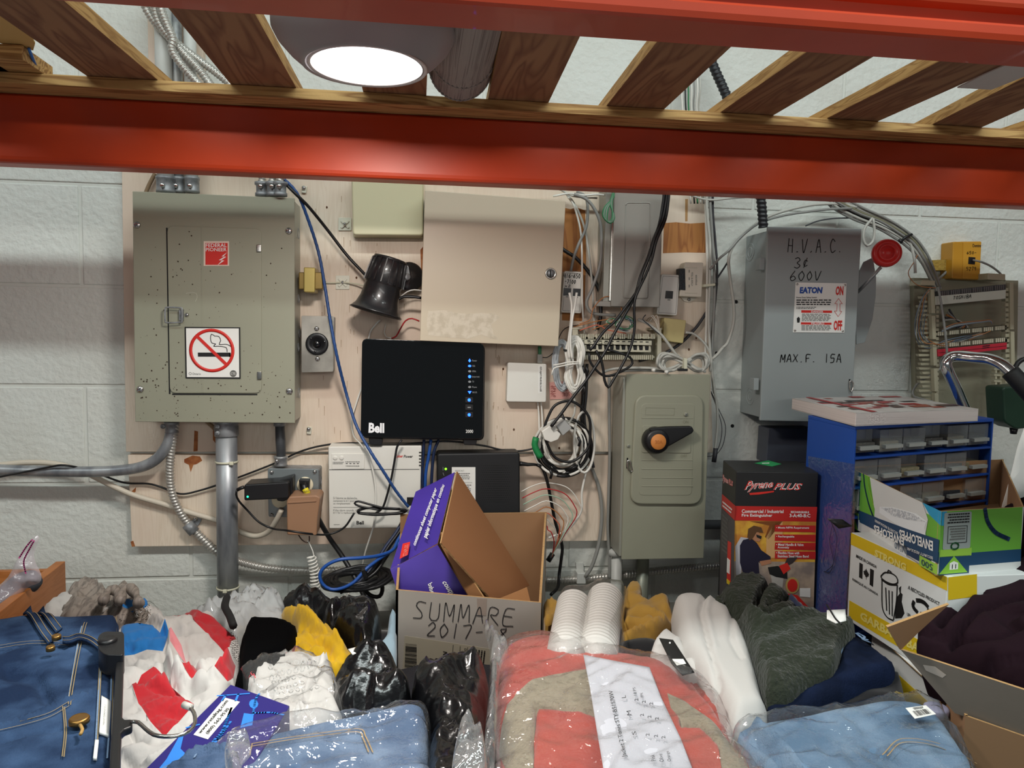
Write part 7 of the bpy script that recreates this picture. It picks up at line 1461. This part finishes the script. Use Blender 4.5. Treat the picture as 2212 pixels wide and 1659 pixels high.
# mustard cloth
cloth('mustard_cloth', [(1346, 1300), (1354, 1266), (1386, 1263), (1392, 1300), (1420, 1292), (1446, 1294), (1452, 1320), (1458, 1345), (1432, 1372), (1390, 1390), (1338, 1394), (1345, 1345)], -.475, mat('mustard', '#A37E36', bump=(200, .15), **fab), 'mustard yellow crumpled fabric behind the white sweater', 'fabric', H=.035, R=14, sp=5, wr=((18, .010, 40, 2, 'r'),), seed=27, th=.08)
cloth('mustard_cloth', [(1174, 1300), (1184, 1288), (1206, 1292), (1200, 1330), (1178, 1340)], -.48, mat('mustard', '#A37E36', **fab), 'small bit of mustard fabric between white carton and cup sleeves', 'fabric', H=.015, R=8, sp=6, seed=28, th=.06)
cloth('black_garment', [(1332, 1398), (1350, 1388), (1412, 1386), (1430, 1400), (1440, 1430), (1390, 1425), (1330, 1412)], -.475, mat('black_cotton', '#0E0E11', **fab), 'black cloth under the mustard fabric', H=.01, R=12, seed=29, sp=8, th=.06)
cloth('white_blouse', [(1404, 1420), (1414, 1385), (1436, 1370), (1468, 1385), (1500, 1430), (1530, 1480), (1500, 1470), (1440, 1435)], -.46, wh, 'small white blouse with black hangtag beside the jacket pack', H=.02, R=16, seed=31, sp=6, th=.06)
ht, hth = cloth('hangtag', [(1424, 1378), (1454, 1382), (1500, 1452), (1474, 1458), (1450, 1432)], -.436, inkb, 'black hangtag lying beside the white sweater', 'tag', H=0, R=5, th=.001, sp=10, wr=(), lump=(1, 0), smooth=False)
decal('price_sticker', [(1452, 1424), (1476, 1424), (1482, 1434), (1462, 1438)], HZ(-.4355), paper, ht); decal('hole', [(1447+2*math.cos(a), 1389+2*math.sin(a)) for a in range(6)], HZ(-.4355), paper, ht)
# white sweater
cloth('white_sweater', [(1450, 1308), (1462, 1292), (1490, 1286), (1522, 1291), (1560, 1304), (1582, 1322), (1612, 1370), (1632, 1430), (1650, 1500), (1662, 1532), (1640, 1552), (1585, 1556), (1545, 1500), (1510, 1462), (1480, 1420), (1462, 1380), (1456, 1340)], -.45, wh, 'plain white sweater draped beside the dark green sweater', H=.045, R=34, sp=6, seed=32, th=.09, lump=(6, .01), wr=((5, .004, 70, 2.0, 's'), (14, .002, 60, 1.5, 's')), folds=[([(1527, 1290), (1512, 1345), (1530, 1420), (1556, 1500)], 6, -.009), ([(1540, 1292), (1526, 1345), (1544, 1420)], 6, .004), ([(1580, 1330), (1578, 1400), (1600, 1440)], 8, -.006)])
# green sweater
grn = mat('dark_green_knit', '#292E24', .9, bump=(140, .9, .006), sheen=.15, spec=.15)
cloth('green_sweater', [(1538, 1302), (1556, 1274), (1582, 1254), (1605, 1247), (1642, 1254), (1668, 1268), (1704, 1284), (1724, 1308), (1728, 1334), (1762, 1348), (1800, 1346), (1834, 1336), (1850, 1352), (1842, 1380), (1822, 1402), (1812, 1440), (1800, 1462), (1745, 1478), (1705, 1500), (1668, 1500), (1650, 1485), (1636, 1440), (1618, 1388), (1596, 1345), (1566, 1320)], -.435, grn, 'dark green textured sweater in front of the extinguisher carton', H=.035, R=24, sp=5, seed=33, th=.10, wr=((7, .009, 10, 2.2, 'r'), (60, .0022, 5, 3, 'r')), folds=[([(1555, 1290), (1590, 1330), (1650, 1350), (1725, 1345)], 8, -.022), ([(1664, 1272), (1640, 1300), (1628, 1330)], 7, -.024), ([(1600, 1345), (1660, 1375), (1740, 1358), (1800, 1352)], 9, .018), ([(1660, 1440), (1720, 1440), (1790, 1445)], 8, -.010), ([(1700, 1300), (1680, 1320), (1660, 1322)], 8, -.02)])
cloth('navy_sleeve', [(1700, 1282), (1726, 1296), (1760, 1326), (1800, 1345), (1830, 1340), (1826, 1352), (1770, 1362), (1724, 1345)], -.43, mat('navy_cloth', '#1E2A4C', **fab), 'navy cloth showing behind the dark green sweater', 'garment', H=.01, R=12, sp=6, seed=34, th=.06)
pt = cloth('price_tag', [(1786, 1318), (1826, 1316), (1828, 1340), (1806, 1346), (1786, 1336)], -.385, paper, 'white card tag on black cord beside the blue cabinet', 'tag', H=0, R=5, th=.0008, sp=10, wr=(), lump=(1, 0), smooth=False)[0]
cable('cord', [HZ(-.38).at(x, y) for x, y in ((1786, 1306), (1792, 1316), (1806, 1338), (1818, 1348))], .0012, blackc, parent=pt, world=True)
pt = cloth('price_tag', [(1786, 1120), (1820, 1122), (1842, 1137), (1812, 1142)], -.2, black, 'black and white hangtag poking out above the garbage bag carton', 'tag', H=0, R=5, th=.001, sp=10, wr=(), lump=(1, 0), smooth=False, srf=WY(.48))[0]
# navy jeans
nvy = mat('denim_navy', '#0F172A', .95, var=(14, '#18233E', .45, .7), bump=(500, .4, .003), spec=.1)
cloth('black_jeans', [(1660, 1556), (1740, 1520), (1850, 1490), (1930, 1462), (1950, 1485), (1952, 1530), (1850, 1560), (1680, 1580)], -.475, mat('black_denim', '#101014', **fab), 'black folded garment under the navy jeans', H=.025, R=18, seed=35, th=.08)
nj, njh = cloth('navy_jeans', [(1652, 1500), (1700, 1494), (1745, 1476), (1798, 1462), (1815, 1410), (1845, 1376), (1880, 1396), (1918, 1430), (1938, 1452), (1930, 1466), (1880, 1486), (1790, 1514), (1720, 1536), (1668, 1552)], -.452, nvy, 'folded dark navy jeans under the dark green sweater', H=.025, R=20, sp=7, seed=36, th=.05, wr=((6, .004, 20, 2, 's'),))
strokes([[(1852, 1388), (1866, 1400), (1862, 1412), (1878, 1420), (1886, 1408)], [(1848, 1396), (1860, 1408), (1872, 1412)]], njh, stw, nj, .0035, 'frayed_hem', .006); strokes([[(1812, 1432), (1820, 1426), (1826, 1432)]], njh, stw, nj, .002, 'frayed_hem', .004)
# right denim pack
ltd = mat('denim_pale', '#5A7692', .9, var=(16, '#8099B2', .40, .68, 8), bump=(500, .5, .003), spec=.15)
rd, rdh = cloth('denim_pack', [(1592, 1580), (1606, 1560), (1680, 1548), (1760, 1538), (1850, 1524), (1920, 1510), (1985, 1510), (2024, 1530), (2056, 1572), (2086, 1620), (2108, 1664), (2150, 1780), (1690, 1780), (1640, 1680), (1612, 1620)], -.452, ltd, 'pale blue jeans in clear plastic with barcode sticker, bottom right', H=.035, R=40, sp=7, seed=37, th=.10, wr=((5, .004, 20, 2, 's'), (14, .002, 20, 2, 's')), folds=[([(1610, 1575), (1660, 1640), (1720, 1720)], 9, -.018), ([(1630, 1570), (1690, 1640), (1760, 1740)], 8, .01), ([(1900, 1670), (1945, 1632), (2040, 1640), (2120, 1660)], 6, .005)])
strokes([[(1904, 1670), (1946, 1630), (2030, 1636), (2110, 1650)], [(1914, 1672), (1950, 1638), (2030, 1644), (2110, 1658)]], rdh, stitch, rd, .0010, 'stitching', .004)
bq = [(1976, 1553), (2022, 1543), (2000, 1524), (1956, 1530)]; BS = Heap([(1950, 1520), (2030, 1520), (2030, 1560), (1950, 1560)], HZ(-.428), 0, 10, (), seed=1, lump=(1, 0), smooth=False)
bst = decal('barcode_sticker', [bq[3], bq[2], bq[1], bq[0]], HZ(-.427), paper, rd); barcode(subq(bq, .15, .12, .85, .62), HZ(-.427), inkb, rd, off=.0010); lines(subq(bq, .3, .7, .8, .92), 2, HZ(-.427), inkb, rd, off=.001)
cloth('film', [(1578, 1578), (1600, 1552), (1680, 1540), (1760, 1530), (1850, 1515), (1924, 1500), (1992, 1500), (2034, 1522), (2066, 1566), (2096, 1614), (2120, 1664), (2165, 1780), (1670, 1780), (1622, 1680), (1596, 1620)], -.444, clear, None, H=.037, R=36, sp=7, wr=((9, .006, 10, 3, 'r'), (24, .003, 60, 1.5, 'r')), seed=38, th=.004, parent=rd)
# maroon garment in the kraft carton, paper behind it
cloth('maroon_garment', [(2300, 1060), (2230, 1066), (2196, 1084), (2162, 1110), (2148, 1145), (2156, 1180), (2148, 1210), (2110, 1236), (2062, 1276), (2012, 1320), (1982, 1360), (1972, 1390), (1982, 1408), (2040, 1424), (2120, 1448), (2230, 1486), (2300, 1510)], 0, mat('maroon_jersey', '#21131A', .95, bump=(200, .15), spec=.1), 'dark maroon garment heaped in the kraft carton at the right edge', H=.05, R=36, sp=6, srf=P3(U(1990, 1400, .74), U(2212, 1470, .86), U(2212, 1080, .52)), seed=39, th=.07, lump=(7, .02), wr=((6, .012, -35, 2.4, 's'), (9, .016, -50, 2.6, 'v')), folds=[([(2212, 1200), (2120, 1270), (2040, 1370)], 12, -.025), ([(2212, 1300), (2130, 1330), (2060, 1400)], 10, -.02), ([(2160, 1180), (2212, 1150)], 8, -.02)])
cloth('paper_sheet', [(2212, 925), (2300, 900), (2300, 1110), (2212, 1098), (2164, 1096), (2180, 1040), (2198, 965)], 0, paper, 'white sheet of paper standing at the right edge above the maroon garment', 'paper', srf=WY(.47), H=0, R=5, th=.0006, sp=20, wr=((4, .004, 0, 1, 's'),), lump=(1, 0), smooth=False)
# chrome handle and green tool
chh = empty('tube_handle', U(2080, 876, .38), 'bent chrome tube handle with black grip behind the catalogue', 'handle')
MB().tube(crom([U(*p) for p in ((2096, 915, .20), (2079, 872, .20), (2062, 832, .21), (2047, 800, .22), (2043, 784, .22), (2052, 772, .22), (2075, 769, .23), (2105, 772, .25), (2138, 776, .27), (2165, 788, .29), (2190, 810, .31))], .004), .0112, 20).build('tube', mat('chrome', '#D4D4D4', .12, 1.0), chh)
MB().tube(crom([U(*p) for p in ((2182, 803, .305), (2205, 828, .32), (2240, 868, .34))]), .0165, 16).build('grip', mat('rubber_black', '#141416', .6), chh)
gt = empty('green_tool', U(2195, 930, .3), 'dark green metal tool body with black ring at the right edge', 'tool')
slab('body', rrect([(2166, 836), (2260, 830), (2260, 920), (2196, 928), (2170, 912)], 8), WY(.24), .05, mat('dark_green_metal', '#1E3A2A', .45), gt, bevel=.004); MB().tube(crom(upts([(2194, 812), (2194, 792), (2206, 778), (2225, 776), (2240, 790)], .23)), .005, 10).build('ring', black, gt); MB().lathe(U(2190, 925, .215), (0, 0, -1), [(.008, 0), (.006, .012)], 12).build('foot', black, gt)
# ------------------------------------------------------------------ jeans on the hanger, front left
dnk = mat('denim_dark', '#1B2A44', .95, var=(13, '#466084', .45, .78, 8), bump=(500, .5, .003), spec=.1); brz = mat('brass_button', '#A47C44', .35, .9)
jn = empty('hanging_jeans', HZ(-.42).at(120, 1600), 'dark blue jeans clipped on a black hanger, lower left corner', 'jeans')
jb_, jh = cloth('denim', [(-60, 1332), (0, 1332), (50, 1322), (85, 1322), (150, 1324), (200, 1322), (246, 1320), (256, 1330), (254, 1400), (252, 1500), (250, 1600), (248, 1770), (-60, 1770)], -.40, dnk, None, H=.025, R=30, sp=7, seed=40, th=.10, parent=jn, lump=(5, .005), wr=((7, .0012, 50, 1.5, 's'),), smooth=False, folds=[([(0, 1422), (50, 1402), (110, 1400), (140, 1410)], 6, -.006), ([(0, 1592), (80, 1562), (130, 1535), (200, 1512)], 5, .006), ([(20, 1470), (80, 1480), (100, 1520)], 22, -.008), ([(0, 1620), (60, 1600), (130, 1590)], 7, -.005)])
stg = mat('stitch_tan', '#8C7A58', .8)
def dbl(P, s_=5): return [P, [(x+s_, y+1) for x, y in P]]
def seams(P, w_, m, h=jh): return strokes(P, h, m, jn, w_, 'stitching', .0018)
seams(dbl([(190, 1322), (182, 1360), (172, 1400), (164, 1440), (152, 1510), (148, 1540)]) + dbl([(246, 1322), (246, 1400), (244, 1480), (240, 1659)]) + dbl([(216, 1420), (214, 1480), (210, 1560), (206, 1659)], 4) + dbl([(136, 1545), (140, 1600), (135, 1659)], 4), .0009, stg)
seams([[(0, 1412), (40, 1404), (80, 1400), (130, 1402), (150, 1404)], [(0, 1418), (40, 1410), (80, 1406), (130, 1408), (150, 1410)], [(0, 1591), (60, 1575), (110, 1558), (150, 1534), (196, 1513)], [(0, 1600), (60, 1584), (110, 1567), (150, 1543)]], .0009, stg)
seams([[(186, 1322), (176, 1370), (166, 1420), (148, 1530)], [(242, 1322), (242, 1420), (238, 1550), (232, 1659)], [(220, 1425), (214, 1500), (206, 1659)]], .0014, stw)
def strap(name, cl, wpx, m=dnk, off=.0045):
    """strip draped on the jeans along a centre line, real thickness"""
    C = crom([Vector((x, y, 0)) for x, y in cl], 5); mb = MB(); n = len(C); vs_ = []
    for i, p in enumerate(C):
        t = (C[min(i+1, n-1)]-C[max(i-1, 0)]).normalized(); q = Vector((-t.y, t.x, 0))*wpx/2
        for o_ in (off, off-.003):
            for sg in (-1, 1): w2 = p+q*sg; vs_.append(jh.at(w2.x, w2.y, o_))
    fs = []
    for i in range(n-1): a_ = i*4; c_ = a_+4; fs += [(a_, a_+1, c_+1, c_), (a_+2, c_+2, c_+3, a_+3), (a_, c_, c_+2, a_+2), (a_+1, a_+3, c_+3, c_+1)]
    fs += [(0, 2, 3, 1), (4*n-4, 4*n-3, 4*n-1, 4*n-2)]; mb.add(vs_, fs, True); o = mb.build(name, m, jn)
    if m is dnk:
        for sg in (-1, 1): strokes([[((p+Vector((0, 0, 0))).x+sg*wpx*.32*(-(C[min(i+1, n-1)]-C[max(i-1, 0)]).normalized().y), p.y+sg*wpx*.32*(C[min(i+1, n-1)]-C[max(i-1, 0)]).normalized().x) for i, p in enumerate(C)]], jh, stg, o, .0008, 'stitching', off+.0006, False)
    return o, jh
strap('belt_loop', [(58, 1320), (78, 1352), (96, 1382), (112, 1404)], 20); strap('belt_loop', [(87, 1320), (106, 1348), (128, 1378)], 18); strap('belt_loop', [(136, 1408), (150, 1408), (172, 1401), (196, 1408), (218, 1425)], 13, off=.009)
def button(x, y, r, z): 
    p = HZ(z).at(x, y); return MB().lathe(p, (0, 0, 1), [(r, -.004), (r, 0), (r*.85, .0016), (r*.7, .0010), (r*.3, .0012), (.0003, .0012)], 24).build('button', brz, jn)
button(122, 1374, .0052, -.380); button(109, 1398, .0048, -.380); bz = button(171, 1552, .0092, -.383)
cable('button_shank', [HZ(-.383).at(x, y) for x, y in ((173, 1566), (178, 1576), (174, 1586))], .0016, mat('thread_gold', '#B08A4C', .7), parent=jn, world=True)
tl_, th_ = strap('care_label', [(230, 1526), (228, 1565), (225, 1609)], 20, paper); text('SUSTAINABLE DENIM', [(230, 1546), (227, 1594), (223, 1594), (226, 1546)], th_, printg, tl_, .0, off=.0055)
strap('care_label', [(210, 1628), (206, 1670)], 8, paper)
hg = empty('hanger', HZ(-.38).at(250, 1560), 'black plastic hanger bar with clip and steel hook beside the jeans', 'hanger')
pb = [HZ(-.374).at(x, y) for x, y in ((252, 1400), (268, 1400), (256, 1780), (228, 1780))]; MB().prism(pb, (0, 0, -.012)).build('bar', black, hg, bevel=.002)
hc_ = [HZ(-.366).at(x, y) for x, y in rrect([(211, 1372), (226, 1363), (268, 1364), (268, 1415), (226, 1414), (212, 1402)], 8)]; MB().prism(hc_, (0, 0, -.024)).build('clip', black, hg, bevel=.003)
MB().lathe(HZ(-.368).at(232, 1389), (0, 0, 1), [(.009, 0), (.0105, .003), (.008, .006), (.001, .005)], 20).build('clip_thumb', black, hg)
MB().prism([HZ(-.374).at(x, y) for x, y in ((256, 1540), (270, 1553), (286, 1552), (286, 1568), (270, 1574), (254, 1590))], (0, 0, -.008)).build('hook_socket', black, hg, bevel=.002)
MB().tube(crom([HZ(-.372).at(x, y) for x, y in ((282, 1559), (298, 1560), (314, 1574), (332, 1587), (356, 1591), (384, 1589), (408, 1580), (421, 1562), (419, 1540), (408, 1526), (396, 1522))]), .0018, 10).build('hook', steel, hg); MB().tube([HZ(-.372).at(397, 1522), HZ(-.372).at(413, 1528)], .0034, 10).build('hook_tip', mat('clear_tip', '#C8C4BC', .3), hg)
# ------------------------------------------------------------------ repeats carry their group
GR = {'hanging_wire': 'thin wires behind the overhead slats', 'fan_wire': 'wires fanning out of the battery box', 'bundled_cable': 'cables sweeping to the punch-down frame', 'armoured_cable': 'armoured cables of the breaker panel',
 'cable': 'loose cables around the backboard', 'wire': 'thin wires around the phone blocks', 'conduit_pipe': 'vertical conduit pipes', 'pipe_connector': 'pipe connectors', 'cable_clamp': 'cable clamps on top of the breaker panel', 'garbage_bag': 'black garbage bags in the heap',
 'denim_pack': 'jeans packed in clear plastic', 'network_cable': 'network cables under the modem', 'thin_white_cable': 'thin white cables', 'thin_black_cable': 'thin black cables', 'black_cable': 'thick black cables', 'grey_cable': 'grey cables at the punch-down frame', 'phone_jack': 'white phone jacks',
 'zip_tie': 'cable ties on the steel conduit', 'cable_mount': 'square cable mounts', 'cable_clip': 'white cable clips', 'blue_cable': 'blue network cables', 'cable_coil': 'coiled cables', 'bag_handle': 'handles of the carrier bag', 'pipe_strap': 'straps of the armoured cable', 'price_tag': 'hangtags', 'mustard_cloth': 'mustard fabric pieces', 'crumpled_wrap': 'wads of clear wrap', 'tan_strut': 'short brown cables', 'cable_tie': 'cable ties on bundles'}
for o in list(bpy.data.objects):
    k = o.name.split('.')[0]
    if o.parent is None and 'label' in o and k in GR and 'group' not in o: o['group'] = GR[k]

for o in bpy.data.objects:
    if o.parent and o.name.split('.')[0] in ('stitching', 'drawing') and len(o.data.polygons) > 6: o['kind'] = 'stuff'
print('objects', len(bpy.data.objects), 'tris', sum(len(o.data.polygons) for o in bpy.data.objects if o.type == 'MESH'))
